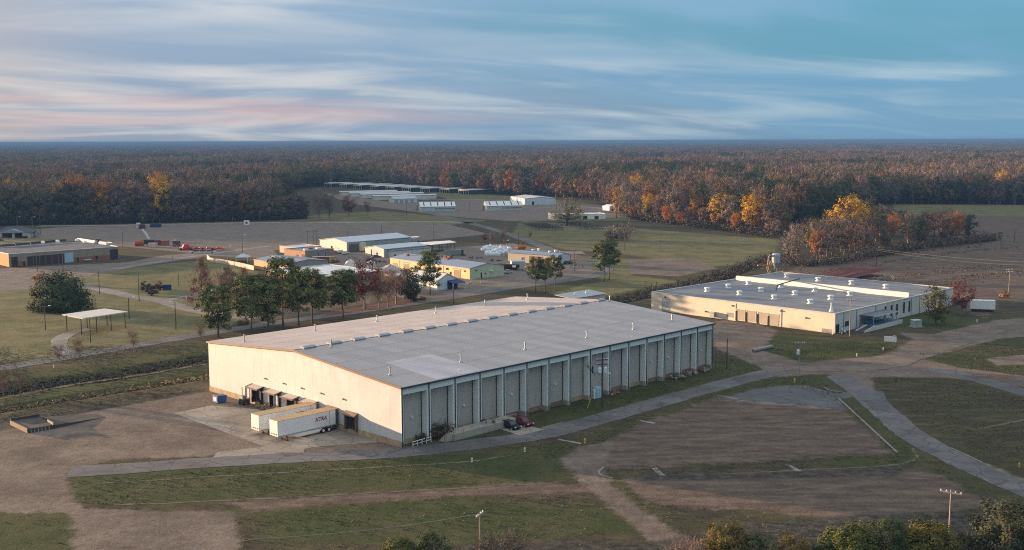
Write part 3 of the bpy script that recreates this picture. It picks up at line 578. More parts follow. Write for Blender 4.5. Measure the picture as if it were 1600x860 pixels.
# the forest that reads as one mass out to the horizon: instances of the crowns above on its own points
def build_forest():
    rng = np.random.default_rng(5); pts = []; 
    def ring(y0, y1, sp, sc, sz):
        hw = lambda y: y*.62+60
        nx = int(2*hw(y1)/sp); ny = max(1, int((y1-y0)/sp)); gx, gy = np.meshgrid((np.arange(nx)+.5)/nx*2-1, (np.arange(ny)+.5)/ny)
        X = gx.ravel()*hw(y1)+rng.uniform(-.45, .45, gx.size)*sp; Y = y0+gy.ravel()*(y1-y0)+rng.uniform(-.45, .45, gx.size)*sp
        k = np.abs(X) < hw(Y); X, Y = X[k], Y[k]; f = forest_mask(X, Y) > 7
        for o in FAR_OPEN: f &= poly_sdf(X, Y, o) < 0
        X, Y = X[f], Y[f]; n = len(X); pts.append(np.stack([X, Y, np.full(n, sc), np.full(n, sz)], 1))
    ring(600, 1250, 8.6, 1.0, 1.08); ring(1250, 2000, 10, 1.1, 1.08); ring(2000, 3600, 13, 1.4, 1.06); ring(3600, 7000, 21, 2.3, 1.06); ring(7000, 14000, 46, 5, 1.1); ring(14000, 26000, 110, 12, 1.2)
    A = np.concatenate(pts); X, Y = A[:, 0], A[:, 1]; n = len(X)
    def vn(sc, seed):
        r = np.random.default_rng(seed); v = np.zeros(n)
        for k in range(5):
            a = r.uniform(0, 6.283); w = r.uniform(.6, 1.9)/sc; v += np.sin((X*math.cos(a)+Y*math.sin(a)*.7)*w*6.283+r.uniform(0, 6.283))
        return v/3
    patch = vn(620, 1)+vn(190, 2)*.6+rng.normal(size=n)*.35; p2 = vn(260, 3)+vn(90, 6)*.5+rng.normal(size=n)*.5
    kind = np.where(patch > .33, 3, np.where(p2 > 1.05, 1, np.where(p2 < -.5, 4, 0)))
    u = rng.random(n); kind = np.where(u < .085, 1, np.where(u < .16, 4, np.where(u < .22, 3, np.where(u < .226, 5, np.where(u < .234, 6, kind)))))
    kind = np.where(kind == 0, rng.integers(0, 3, n)*0+np.where(rng.random(n) < .5, 0, 2), kind)
    Zs = A[:, 3]*(.66+.70*rng.random(n))
    me = bpy.data.meshes.new('forest'); me.vertices.add(n); me.vertices.foreach_set('co', np.stack([X, Y, np.zeros(n)], 1).astype(np.float32).ravel())
    me.attributes.new('kind', 'INT', 'POINT').data.foreach_set('value', kind.astype(np.int32))
    sc = A[:, 2]*(.8+.45*rng.random(n)); me.attributes.new('size', 'FLOAT_VECTOR', 'POINT').data.foreach_set('vector', np.stack([sc, sc, Zs], 1).astype(np.float32).ravel())
    me.attributes.new('turn', 'FLOAT_VECTOR', 'POINT').data.foreach_set('vector', np.stack([np.zeros(n), np.zeros(n), rng.random(n)*6.283], 1).astype(np.float32).ravel())
    o = link('forest', me); o['kind'] = 'stuff'
    protos = {}
    for ob in SC.objects:
        if ob.name.split('.')[0] == 'crown' and ob.data.name.endswith('_crown'): protos.setdefault(ob.data.name[:-6], ob)
    order = ['bare1', 'rust1', 'bare2', 'dark1', 'olive1', 'gold1', 'orange1']
    ng = bpy.data.node_groups.new('forest_fill', 'GeometryNodeTree'); ng.interface.new_socket('Geometry', in_out='INPUT', socket_type='NodeSocketGeometry'); ng.interface.new_socket('Geometry', in_out='OUTPUT', socket_type='NodeSocketGeometry')
    gi = ng.nodes.new('NodeGroupInput'); go = ng.nodes.new('NodeGroupOutput'); jn = ng.nodes.new('GeometryNodeJoinGeometry')
    def named(nm, typ):
        a = ng.nodes.new('GeometryNodeInputNamedAttribute'); a.data_type = typ; a.inputs['Name'].default_value = nm; return a.outputs['Attribute']
    kd, sz, tn = named('kind', 'INT'), named('size', 'FLOAT_VECTOR'), named('turn', 'FLOAT_VECTOR')
    for i, k in enumerate(order):
        cmp_ = ng.nodes.new('FunctionNodeCompare'); cmp_.data_type = 'INT'; cmp_.operation = 'EQUAL'; ng.links.new(kd, cmp_.inputs[2]); cmp_.inputs[3].default_value = i
        oi = ng.nodes.new('GeometryNodeObjectInfo'); oi.inputs['Object'].default_value = protos[k]; oi.inputs['As Instance'].default_value = True
        ip = ng.nodes.new('GeometryNodeInstanceOnPoints'); ng.links.new(gi.outputs[0], ip.inputs['Points']); ng.links.new(cmp_.outputs[0], ip.inputs['Selection']); ng.links.new(oi.outputs['Geometry'], ip.inputs['Instance'])
        ng.links.new(sz, ip.inputs['Scale'])
        e2r = ng.nodes.new('FunctionNodeEulerToRotation'); ng.links.new(tn, e2r.inputs[0]); ng.links.new(e2r.outputs[0], ip.inputs['Rotation'])
        ng.links.new(ip.outputs[0], jn.inputs[0])
    ng.links.new(jn.outputs[0], go.inputs[0]); md = o.modifiers.new('fill', 'NODES'); md.node_group = ng
    print('forest points', n)
build_forest()
# low blue hills on the horizon
def hills():
    b = MB(); n = 160; rows = []
    rng = np.random.default_rng(3); ph = rng.uniform(0, 6.28, 6)
    for j, (D, k) in enumerate(((24000, 0), (25500, 1), (27500, .8), (31000, 0))):
        for i in range(n):
            x = (i/(n-1)*2-1)*24000; z = k*(46+3*math.sin(x/2600+ph[0])+2.5*math.sin(x/900+ph[1])+1.5*math.sin(x/330+ph[2])+rng.normal()*.5); rows.append((x, D, z))
    b.poly(rows, [(j*n+i, j*n+i+1, (j+1)*n+i+1, (j+1)*n+i) for j in range(3) for i in range(n-1)])
    o = b.build('hills', P('hill_woods', (.07, .06, .045), rough=.95, scale=.001)); structure(o)
hills()
# ------------------------------------------------------------------ the big warehouse (local frame: x along the shaded long side, y along the lit gable, z up)
WA = .792; WC = Vector((-20.0, 195.5, 0)); WL, WW, WH, WR = 97.5, 66.4, 11.2, 2.42
WD1 = Vector((math.cos(WA), math.sin(WA), 0)); WD2 = Vector((-math.sin(WA), math.cos(WA), 0))
def wl(x, y, z=0.0): return WC + WD1*x + WD2*y + Vector((0, 0, z))
def wloc(p): q = p-WC; return Vector((q.dot(WD1), q.dot(WD2), q.z))
def roofz(y): return WH + WR*(1-abs(y-WW/2)/(WW/2))
def build_warehouse():
    W = thing('warehouse', 'huge white warehouse with a low grey roof and fifteen recessed bays along its side', 'warehouse', WC, WA)
    # lit gable: one ribbed sheet panel after another, above a concrete plinth
    n = 22; g = .012
    for i in range(n):
        y0, y1 = WW*i/n+g, WW*(i+1)/n-g; b = MB(); ym = WW/2
        prof = [(y0, 1.15), (y1, 1.15), (y1, roofz(y1)-.12)]+([(ym, roofz(ym)-.12)] if y0 < ym < y1 else [])+[(y0, roofz(y0)-.12)]
        b.prism(prof, 0, 0.0, .12); b.build('wall_panel', WALLC, W)
    b = MB(); b.prism([(.02, 1.1), (WW-.02, 1.1), (WW-.02, WH-.15), (WW/2, WH+WR-.15), (.02, WH-.15)], 0, .121, .30); b.build('wall_backing', FIN, W)
    b = MB(); b.box(-.06, -.02, 0, .28, WW+.05, 1.149)
    b.build('plinth', TANCONC, W)
    b = MB(); b.box(.31, WW-.3, 0, WL, WW, WH-.1); b.build('back_wall', FIN, W)
    b = MB(); b.prism([(.3, 0), (WW-.31, 0), (WW-.31, WH-.15), (WW/2, WH+WR-.2), (.3, WH-.15)], 0, WL-.3, WL-.02); b.build('end_wall', FIN, W)
    # roof slopes with ribs that stand up from the sheet
    th = .10; y0, y1 = -.35, WW+.35
    for nm, ya, yb in (('roof_slope', y0, WW/2), ('roof_slope', y1, WW/2)):
        za, zb = roofz(ya), roofz(yb); b = MB()
        b.poly([(-.25, ya, za), (WL+.25, ya, za), (WL+.25, yb, zb), (-.25, yb, zb), (-.25, ya, za-th), (WL+.25, ya, za-th), (WL+.25, yb, zb-th), (-.25, yb, zb-th)],
               [(0, 1, 2, 3), (4, 7, 6, 5), (0, 4, 5, 1), (1, 5, 6, 2), (3, 7, 4, 0)]); b.build(nm, ROOFG, W)
        rb = MB(); k = int(WL/.61)
        for i in range(k+1):
            x = i*WL/k; rb.poly([(x-.06, ya, za+.004), (x+.06, ya, za+.004), (x, ya, za+.034), (x-.06, yb, zb+.004), (x+.06, yb, zb+.004), (x, yb, zb+.034)], [(0, 2, 5, 3), (2, 1, 4, 5), (0, 1, 2)])
        o = rb.build('roof_rib', ROOFG, W); o['kind'] = 'stuff'
        for t in (.2, .4, .6, .8):
            yy = ya+(yb-ya)*t; d = .06 if yb > ya else -.06; zz = roofz(yy); s = MB()
            s.poly([(-.2, yy, zz+.003), (WL+.2, yy, zz+.003), (WL+.2, yy+d*3, roofz(yy+d*3)+.004), (-.2, yy+d*3, roofz(yy+d*3)+.004), (-.2, yy, zz+.03), (WL+.2, yy, zz+.03)], [(0, 1, 5, 4), (4, 5, 2, 3)]); s.build('roof_lap', ROOFG, W)
    b = MB(); xa, xb, ya, yb = 8.6, 20.6, .1, 15.3
    b.poly([(xa, ya, roofz(ya)+.012), (xb, ya, roofz(ya)+.012), (xb, yb, roofz(yb)+.012), (xa, yb, roofz(yb)+.012)], [(0, 1, 2, 3)])
    for i in range(int((xb-xa)/.61)):
        x = math.ceil(xa/.609)*.609+i*.609; b.poly([(x-.07, ya, roofz(ya)+.013), (x+.07, ya, roofz(ya)+.013), (x, ya, roofz(ya)+.045), (x-.07, yb, roofz(yb)+.013), (x+.07, yb, roofz(yb)+.013), (x, yb, roofz(yb)+.045)], [(0, 2, 5, 3), (2, 1, 4, 5)])
    b.build('roof_patch', ROOFP, W, 'newer paler lilac grey sheets laid near the eave')
    b = MB(); b.prism([(WW/2-.3, WH+WR-.02), (WW/2+.3, WH+WR-.02), (WW/2, WH+WR+.06)], 0, -.27, WL+.27); b.build('ridge_cap', DTRIM, W)
    # rake trim along the gable and gutters along the eaves
    for ya, yb in ((-.35, WW/2), (WW+.35, WW/2)):
        b = MB(); za, zb = roofz(ya), roofz(yb)
        for x in (-.32,): b.poly([(x, ya, za-.34), (x, yb, zb-.34), (x, yb, zb+.07), (x, ya, za+.07), (x+.12, ya, za-.34), (x+.12, yb, zb-.34), (x+.12, yb, zb+.07), (x+.12, ya, za+.07)], [(0, 1, 2, 3), (4, 7, 6, 5), (3, 2, 6, 7), (0, 4, 5, 1), (0, 3, 7, 4)])
        b.build('rake_trim', TRIM, W)
    b = MB(); b.box(-.2, -.62, WH-.30, WL+.25, -.36, WH-.02); b.build('gutter', DTRIM, W)
    # fifteen bays along the shaded side
    N = 15; bw = WL/N; dep = 1.55; zt = WH-1.5
    for i in range(N):
        x0 = i*bw; x1 = x0+bw
        b = MB(); b.box(x0+.62, dep, .95, x1-.02, dep+.15, zt+.3); b.build('bay_panel', RECESS, W)
        b = MB(); b.box(x0+.05, -.06, zt, x1-.05, .12, WH-.31); b.build('header_panel', FIN, W)
        b = MB(); b.box(x0+.62, .121, zt-.04, x1-.05, dep, zt); b.build('soffit', FIN, W)
        b = MB(); b.box(x1-.42, .0, 1.0, x1-.22, dep-.02, zt-.05); b.build('bay_fin', FIN, W)
        b = MB(); b.box(x1-.56, dep-.12, 1.0, x1-.43, dep-.005, zt-.05); b.build('corner_flashing', DTRIM, W)
        b = MB(); b.box(x0+.62, dep-.12, 0, x1-.5, dep+.1, .948); b.build('low_wall', TANCONC if i < 4 or i in (7, 10) else M('faded_brick', (.27, .15, .11), .9, .25, .8, stain=((.34, .28, .23), .8)), W)
        b = MB(); b.box(x1-.62, -.1, 0, x1+.4, dep, .99); b.build('footing', CONC, W)
        if i in (0, 2, 4, 6, 8, 11, 12, 14):
            b = MB(); b.box(x0+3.4, dep-.35, 4.6, x0+3.75, dep-.002, 4.95); b.build('wall_light', WHITE, W)
    for i in range(N+1):
        x = i*bw; e = (i == 0) or (i == N)
        b = MB(); b.box(max(x-.19, -.02 if i == 0 else -9), -.05, 1.0, x+.60 if i < N else x+.02, .115, zt-.001 if 0 < i < N else zt-.002); b.build('pilaster', FIN, W)
        b = MB(); b.box(x-.03+(.08 if i == 0 else 0)-(.2 if i == N else 0), -.24, .1, x+.09+(.08 if i == 0 else 0)-(.2 if i == N else 0), -.065, WH-.31); b.build('downpipe', DTRIM, W)
        b = MB(); b.box(x+.50-(1 if i == N else 0), -.075, 1.0, x+.58-(1 if i == N else 0), -.052, zt-.01); b.build('edge_flashing', DTRIM, W)
    # ridge vents and roof stacks
    for x in (3.3, 9.8, 16, 22.6, 29.2, 35.7, 42.2, 48.6, 55.2, 61.9, 68.5, 74.9, 81.6, 87.7, 94.6):
        b = MB(); y = WW/2; z = WH+WR
        b.prism([(y-.75, z-.16), (y-.75, z+.2), (y-.9, z+.24), (y-.4, z+.48), (y+.4, z+.48), (y+.9, z+.24), (y+.75, z+.2), (y+.75, z-.16)], 0, x-1.45, x+1.45); b.build('ridge_vent', P('vent_grey', (.30, .32, .35)), W)
    for x, y in ((7.5, 31), (3.6, 7.5), (21.1, 7.0), (39.4, 7.0), (58.8, 6.8), (74.7, 6.3), (90.5, 7), (96, 31), (3, 56.4), (22, 57), (40.2, 57.3), (58.7, 56.9), (75.7, 56.6), (92, 56.8)):
        b = MB(); z = roofz(y); b.lathe([(.36, -.05), (.34, .12), (.12, .3), (.11, 1.35), (.2, 1.36), (.2, 1.55), (.02, 1.68)], 8, (x, y, z)); b.build('roof_stack', GALV, W)
    b = MB(); b.lathe([(.3, 0), (.3, .12), (.1, .28)], 8, (16.5, 2.4, roofz(2.4))); b.build('roof_stack', WHITE, W)
    # gable dock doors with hoods
    for yc, hz, hood in ((46.8, 4.25, 1), (40.3, 4.2, 1), (34.0, 4.2, 1), (27.6, 4.25, 1), (20.8, 4.2, 0), (14.6, 4.15, 0)):
        d = link('dock_door', MB().box(-.02, yc-1.45, 1.15, .02-.035, yc+1.45, 3.75).mesh('dock_door', DARK), W)
        f = MB(); f.box(-.55, yc-1.85, .55, -.02, yc-1.46, 3.9); f.box(-.55, yc+1.46, .55, -.02, yc+1.85, 3.9); f.box(-.56, yc-1.86, 3.45, -.021, yc+1.86, 3.92); f.build('dock_shelter', BLACK if hood else P('brown_shelter', (.16, .10, .07)), d)
        b = MB()
        if hood:
            b.poly([(-1.7, yc-2.2, 3.95), (-.03, yc-2.2, 4.35), (-.03, yc+2.2, 4.35), (-1.7, yc+2.2, 3.95), (-1.7, yc-2.2, 3.86), (-.03, yc-2.2, 4.26), (-.03, yc+2.2, 4.26), (-1.7, yc+2.2, 3.86)], [(0, 1, 2, 3), (4, 7, 6, 5), (0, 4, 5, 1), (1, 5, 6, 2), (2, 6, 7, 3), (3, 7, 4, 0)]); b.build('hood', P('hood_sheet', (.52, .43, .36)), d)
            e = MB(); e.box(-1.78, yc-2.26, 3.72, -1.7, yc+2.26, 4.0); 
            for s in (-1, 1): e.poly([(-1.76, yc+s*2.21, 3.74), (-.03, yc+s*2.21, 4.14), (-.03, yc+s*2.21, 4.42), (-1.76, yc+s*2.21, 4.02), (-1.76, yc+s*2.28, 3.74), (-.03, yc+s*2.28, 4.14), (-.03, yc+s*2.28, 4.42), (-1.76, yc+s*2.28, 4.02)], [(0, 1, 2, 3), (4, 7, 6, 5), (3, 2, 6, 7), (0, 4, 5, 1)])
            e.build('hood_edge', P('hood_edge_paint', (.07, .05, .045)), d)
        else:
            b.poly([(-1.0, yc-1.9, 3.72), (-.03, yc-1.9, 4.2), (-.03, yc+1.9, 4.2), (-1.0, yc+1.9, 3.72), (-1.0, yc-1.9, 3.5), (-.03, yc-1.9, 3.95), (-.03, yc+1.9, 3.95), (-1.0, yc+1.9, 3.5)], [(0, 1, 2, 3), (4, 7, 6, 5), (0, 4, 5, 1), (2, 6, 7, 3), (3, 7, 4, 0)]); b.build('hood', P('brown_hood', (.26, .17, .12)), d)
        b = MB(); b.box(-.4, yc-1.3, .8, -.061, yc-.9, 1.15); b.box(-.4, yc+.9, .8, -.061, yc+1.3, 1.15); b.box(-.3, yc-.9, .95, -.062, yc+.9, 1.12); b.build('dock_bumper', BLACK, d)
    b = MB(); b.box(-.012, 39.5, 1.2, -.05, 41.2, 3.4); b.build('door_leaf', P('pale_blue_leaf', (.42, .47, .5)), W)
    for y in (52.5, 51.2):
        b = MB(); b.tube((-.35, y, 0), (-.35, y, 3.1), .09, .09, 6); b.build('bollard_pipe', PALEWOOD, W)
    for y in (44.0, 37.2, 30.8, 24.3, 17.2):
        b = MB(); b.box(-.3, y-.16, 6.05, -.004, y+.16, 6.35); b.build('wall_light', P('tan_lamp', (.35, .27, .2)), W)
    # electrical meter gear on bay 9
    b = MB(); x = 8*bw+1.7; b.box(x, dep-.3, 5.2, x+.9, dep-.01, 6.7); b.tube((x+.45, dep-.15, 6.7), (x+.45, dep-.15, 8.4), .07); b.tube((x+.5, dep-.15, 1.6), (x+.5, dep-.15, 5.2), .06); b.build('meter_box', DTRIM, W)
    return W
build_warehouse()
tr = thing('transformer_cabinet', 'pale blue pad mounted transformer cabinet in the bay behind the wires', 'transformer', wl(54.8, .2), WA)
b = MB(); b.box(-.8, -.5, 0, .8, .7, 2.3); b.build('cabinet', P('pale_blue_paint', (.46, .60, .70)), tr); MB().box(-.7, -.56, .3, -.05, -.505, 2.1).build('door', P('blue_door', (.40, .55, .66)), tr); MB().box(.05, -.56, .3, .7, -.505, 2.1).build('door', MATS['blue_door'], tr); MB().box(-1.5, -.3, 0, -1.0, .3, 2.0).build('side_cabinet', WHITE, tr)
# loading platform with stairs, rails and vines at bays two to four
pf = thing('loading_platform', 'long concrete loading platform with stairs on the shaded side of the warehouse', 'platform', wl(8.3, 0), WA)
MB().box(1.5, -3.4, 0, 18.0, -.3, 1.25).build('deck', CONC, pf)
for i in range(7): MB().box(.9-i*.0-1.5*0-2.3+i*.32, -2.6, 0, 1.5, -.9, .17*(i+1)).build('step', CONC, pf) if False else None
for i in range(6): MB().box(-.6+i*.35, -3.0, 0, -.25+i*.35, -1.4, .2*(i+1)).build('step', CONC, pf)
for y in (-3.0, -1.4):
    b = MB(); b.path([(-.6, y, .2), (-.6, y, 1.3), (1.6, y, 2.3), (1.6, y, 1.25)], .05, 5); b.build('stair_rail', RUST, pf)
b = MB(); b.path([(1.8, -3.3, 2.2), (17.8, -3.3, 2.2)], .04, 5)
for i in range(9): b.tube((1.8+i*2, -3.3, 1.25), (1.8+i*2, -3.3, 2.2), .04, .04, 5)
b.build('guard_rail', GALV, pf)
gr = thing('pipe_barrier', 'pale steel pipe barrier standing in the grass by the first bay', 'barrier', wl(1.6, -1.2), WA)
b = MB(); b.path([(0, 0, 1.0), (4.6, .3, 1.0)], .07, 6); b.path([(0, 0, .5), (4.6, .3, .5)], .05, 6); b.build('rail', WHITE, gr)
for i in range(5): MB().tube((i*1.15, i*.075, 0), (i*1.15, i*.075, 1.05), .07).build('post', WHITE, gr)
def debris(name, label, loc, w, h, mats, n, seed, cat='debris', flat=1.0, rz=0.0):
    o = thing(name, label, cat, loc, rz); r = random.Random(seed); b = MB()
    for i in range(n):
        x, y = r.uniform(-w/2, w/2), r.uniform(-w*flat/2, w*flat/2); s = r.uniform(.25, .8)*min(1, w/3); a = r.uniform(0, 3); z = r.uniform(0, h*.6)*(1-abs(x)/(w/2)*.7)
        c, sn = math.cos(a), math.sin(a); dx, dy, dz = s*r.uniform(.5, 1.4), s*r.uniform(.3, .8), s*r.uniform(.2, .7)
        t = r.uniform(-.5, .5); pts = [(x+c*ux*dx-sn*uy*dy, y+sn*ux*dx+c*uy*dy, max(0, z+uz*dz+t*ux*dx)) for uz in (0, 1) for ux, uy in ((-.5, -.5), (.5, -.5), (.5, .5), (-.5, .5))]
        b.poly(pts, [(0, 3, 2, 1), (4, 5, 6, 7), (0, 1, 5, 4), (1, 2, 6, 5), (2, 3, 7, 6), (3, 0, 4, 7)], r.randrange(len(mats)))
    b.build('heap', mats, o); return o
debris('wooden_reel', 'tan broken wooden panels leaning on the loading platform', wl(20.3, -1.3, 1.26), 2.6, 1.6, [PALEWOOD, RUST, DTRIM], 12, 3)
debris('rubble', 'pile of red brick rubble in the last bay of the warehouse', wl(94, -.7), 3.4, 1.2, [BRICK, CONC, TANCONC], 26, 4, flat=.5, rz=WA); debris('rubble', 'pile of brick and pallet rubble in the second last bay', wl(88, -.7), 3.0, 1.0, [BRICK, PALEWOOD], 20, 5, flat=.5, rz=WA); debris('rubble', 'grey pile of scrap boards in the third last bay', wl(82, -1.2), 4.2, 1.4, [PALEWOOD, CONC, DTRIM], 26, 6, flat=.5, rz=WA)
debris('rubble', 'low brick rubble in the bay behind the transformer pole', wl(60, -.3), 3.2, .7, [BRICK, TANCONC], 18, 8, flat=.4, rz=WA)
tree_proto('vine', 'round', 3, 4.2, 26, 16, .32, L_BRUSH, TRUNK, .02, .17, 31, 10, .06, .8, limbs=8)
plant('vine_thicket', 'dark tangled vine climbing the platform stairs at the second bay', 'shrub', 'vine', wl(9.4, -.2), 1.0); plant('vine_thicket', 'small dark vine at the foot of the first bay', 'shrub', 'vine', wl(5.0, .2), .55)
# ------------------------------------------------------------------ trailers
def trailer(label, y0, tip, z0=0):
    t = thing('semi_trailer', label, 'trailer', wl(0, 0), WA, 'white box trailers at the dock'); L0, L1 = tip, -.62; w = 2.75; ya, yb = y0-w/2, y0+w/2; zb, ztp = 1.2, 4.15
    side = siding('trailer_sheet', (.74, .75, .76), .6, 0, .02, stain=((.5, .48, .45), .25)); rf = P('trailer_roof', (.42, .29, .15), stain=((.2, .16, .11), .4))
    b = MB(); b.box(L0, ya, zb, L1, yb, ztp-.06); b.build('box', side, t)
    MB().box(L0-.015, ya-.02, ztp-.06, L1, yb+.02, ztp).build('roof', rf, t)
    b = MB(); b.box(L0-.03, ya-.03, zb-.12, L1, ya, zb+.12); b.box(L0-.03, yb, zb-.12, L1, yb+.03, zb+.12); b.build('bottom_rail', GALV, t)
    MB().box(L0-.05, ya+.1, zb, L0-.001, yb-.1, ztp-.1).build('nose_panel', P('trailer_nose', (.78, .75, .70)), t)
    for k in range(3): MB().box(L0-.12, y0-.9+k*.75, zb+.25, L0-.052, y0-.6+k*.75, zb+.5).build('connector_box', P('orange_box', (.5, .25, .1)), t)
    MB().box(L1-.35, ya-.04, zb-.2, L1+.02, ya-.031+.02, ztp-.02).build('rear_frame', P('navy_frame', (.05, .06, .11)), t); MB().box(L1-1.75, ya-.012, zb+.1, L1-1.65, ya-.001, ztp-.1).build('panel_seam', GALV, t)
    for k in range(2):
        for s in (ya+.28, yb-.28):
            x = L1-1.9-k*1.3; wv = MB(); wv.prism([(x+.52*math.cos(a*math.pi/8), .52+.52*math.sin(a*math.pi/8)) for a in range(16)], 1, s-.26, s+.26)
            o = link('wheel', wv.mesh('wheel', BLACK), t); h = MB(); 
            for sg in (-1, 1): h.prism([(x+.27*math.cos(a*math.pi/6), .52+.27*math.sin(a*math.pi/6)) for a in range(12)], 1, s+sg*.262, s+sg*.3)
            h.build('rim', WHITE, o)
    MB().box(L1-3.9, ya+.5, .75, L1-.2, yb-.5, zb-.12).build('bogie_frame', BLACK, t)
    for s in (ya+.5, yb-.5):
        MB().box(L0+2.1, s-.09, .12, L0+2.28, s+.09, zb-.12).build('landing_leg', BLACK, t); MB().box(L0+1.98, s-.2, 0, L0+2.4, s+.2, .12).build('foot_pad', BLACK, t)
    MB().poly([(L0+3.0, ya, zb-.12), (L0+4.0, ya, .45), (L1-4.2, ya, .45), (L1-3.4, ya, zb-.12), (L0+3.0, ya+.05, zb-.12), (L0+4.0, ya+.05, .45), (L1-4.2, ya+.05, .45), (L1-3.4, ya+.05, zb-.12)], [(0, 1, 2, 3), (4, 7, 6, 5), (0, 4, 5, 1), (1, 5, 6, 2), (2, 6, 7, 3)]).build('side_skirt', WHITE, t)
    cu = bpy.data.curves.new('letters', 'FONT'); cu.body = 'XTRA'; cu.size = 1.05; cu.shear = .25; cu.extrude = .006; cu.offset = .02; cu.space_character = .98
    tmp = bpy.data.objects.new('letters', cu); COL.objects.link(tmp); dg = bpy.context.evaluated_depsgraph_get(); me = bpy.data.meshes.new_from_object(tmp.evaluated_get(dg)); bpy.data.objects.remove(tmp)
    me.materials.clear(); me.materials.append(P('maroon_letters', (.16, .012, .06), var=.02)); lt = link('lettering', me, t, 'slanted maroon capitals reading XTRA'); lt.rotation_euler = (R(90), 0, 0); lt.location = (L1-5.1, ya-.018, 2.55)
    return t
trailer('nearest white box trailer backed to the fifth dock door with maroon lettering in full view', 19.9, -13.9); trailer('farther white box trailer backed to the fourth dock door partly hidden by the other', 26.1, -13.9)
# ------------------------------------------------------------------ yard things
p = at(343, 629); db = thing('dumpster', 'blue and white steel dumpster by the corner of the white gable', 'dumpster', p, WA)
BLUE = P('blue_paint', (.035, .10, .30), stain=((.5, .5, .52), .35)); b = MB(); b.prism([(-1.05, .15), (1.05, .15), (1.25, 1.5), (-1.05, 1.7)], 1, -1.0, 1.0); b.build('bin', BLUE, db); MB().poly([(-1.06, -1.02, 1.72), (1.27, -1.02, 1.52), (1.27, 1.02, 1.52), (-1.06, 1.02, 1.72)], [(0, 1, 2, 3)]).build('lid', P('blue_lid', (.05, .09, .2)), db); MB().box(-1.12, -.7, .5, -1.06, .5, 1.3).build('label_panel', WHITE, db)
for s in (-.8, .8): MB().box(-.8, s-.1, 0, .8, s+.1, .149).build('skid', BLACK, db)
p = wl(-1.6, 49.8); md = thing('yard_machine', 'small dark yard machine parked beside the leftmost dock door', 'machine', p, WA); MB().box(-.7, -.9, .35, .7, .9, 1.2).build('body', P('machine_paint', (.06, .065, .07)), md); MB().box(-.5, -.2, 1.2, .5, .7, 1.9).build('hood', P('grey_hood', (.3, .3, .3)), md)
for sx in (-.6, .6):
    for sy in (-.7, .7): MB().prism([(sy+.35*math.cos(a), .35+.35*math.sin(a)) for a in [i*math.pi/5 for i in range(10)]], 0, sx-.12, sx+.12).build('wheel', BLACK, md)
debris('bumper_blocks', 'tan timber blocks heaped under the two leftmost dock doors', wl(-.9, 43.7), 5, 1.0, [TANCONC, PALEWOOD], 20, 12, flat=.25, rz=WA+math.pi/2)
def car(label, pa, pb, col, mname):
    a, b_ = at(*pa), at(*pb); d = b_-a; c = a.lerp(b_, .5); o = thing('car', label, 'car', c, math.atan2(d.y, d.x)); paint = P(mname, col, rough=.25, var=.05, spec=.6); L = 4.6
    prof = [(-2.25, .35), (2.2, .35), (2.3, .55), (2.22, .78), (1.2, .95), (.95, .98), (-1.75, 1.0), (-2.25, .9), (-2.32, .6)]; m_ = MB(); m_.prism([(x, z) for x, z in prof], 1, -.88, .88); bo = m_.build('body', paint, o); bo.modifiers.new('b', 'BEVEL').width = .07
    m_ = MB(); z0, z1 = .96, 1.45; xb = [(-1.95, z0), (1.05, z0), (.35, z1), (-1.35, z1)]; 
    pts = [(x, s*(.82 if z == z0 else .66), z) for s in (-1, 1) for x, z in xb]; m_.poly(pts, [(0, 1, 2, 3), (7, 6, 5, 4), (0, 4, 5, 1), (1, 5, 6, 2), (3, 2, 6, 7), (0, 3, 7, 4)]); m_.build('cabin_glass', GLASS, o)
    MB().poly([(-1.4, -.67, 1.455), (.37, -.67, 1.455), (.37, .67, 1.455), (-1.4, .67, 1.455), (-1.4, -.67, 1.5), (.3, -.6, 1.5), (.3, .6, 1.5), (-1.3, .6, 1.5)], [(4, 5, 6, 7), (0, 1, 5, 4), (1, 2, 6, 5), (2, 3, 7, 6), (3, 0, 4, 7)]).build('roof', paint, o)
    for s in (-1, 1):
        for x0, x1 in ((1.05, .36), (-.25, -.3), (-1.95, -1.36)): MB().poly([(x0-.05, s*.83, .97), (x0+.05, s*.83, .97), (x1+.05, s*.675, 1.455), (x1-.05, s*.675, 1.455)], [(0, 1, 2, 3)]).build('pillar', paint, o)
        MB().box(2.1, s*.72-.16, .62, 2.29, s*.72+.16, .78).build('headlight', WHITE, o); MB().box(-2.34, s*.7-.15, .66, -2.25, s*.7+.15, .85).build('tail_light', P('tail_red', (.3, .02, .02)), o)
        for x in (-1.4, 1.4):
            w = link('wheel', MB().prism([(x+.33*math.cos(k*math.pi/7), .33+.33*math.sin(k*math.pi/7)) for k in range(14)], 1, s*.82-.11, s*.82+.11).mesh('wheel', BLACK), o); MB().prism([(x+.2*math.cos(k*math.pi/5), .33+.2*math.sin(k*math.pi/5)) for k in range(10)], 1, s*.94, s*.955).build('rim', GALV, w)
    return o
car('black car parked nearest the platform on the concrete pad', (783.5, 665.5), (812, 673.5), (.012, .012, .016), 'black_paint'); car('dark red car parked beside the black car', (805, 661), (830, 668), (.16, .012, .018), 'red_paint')
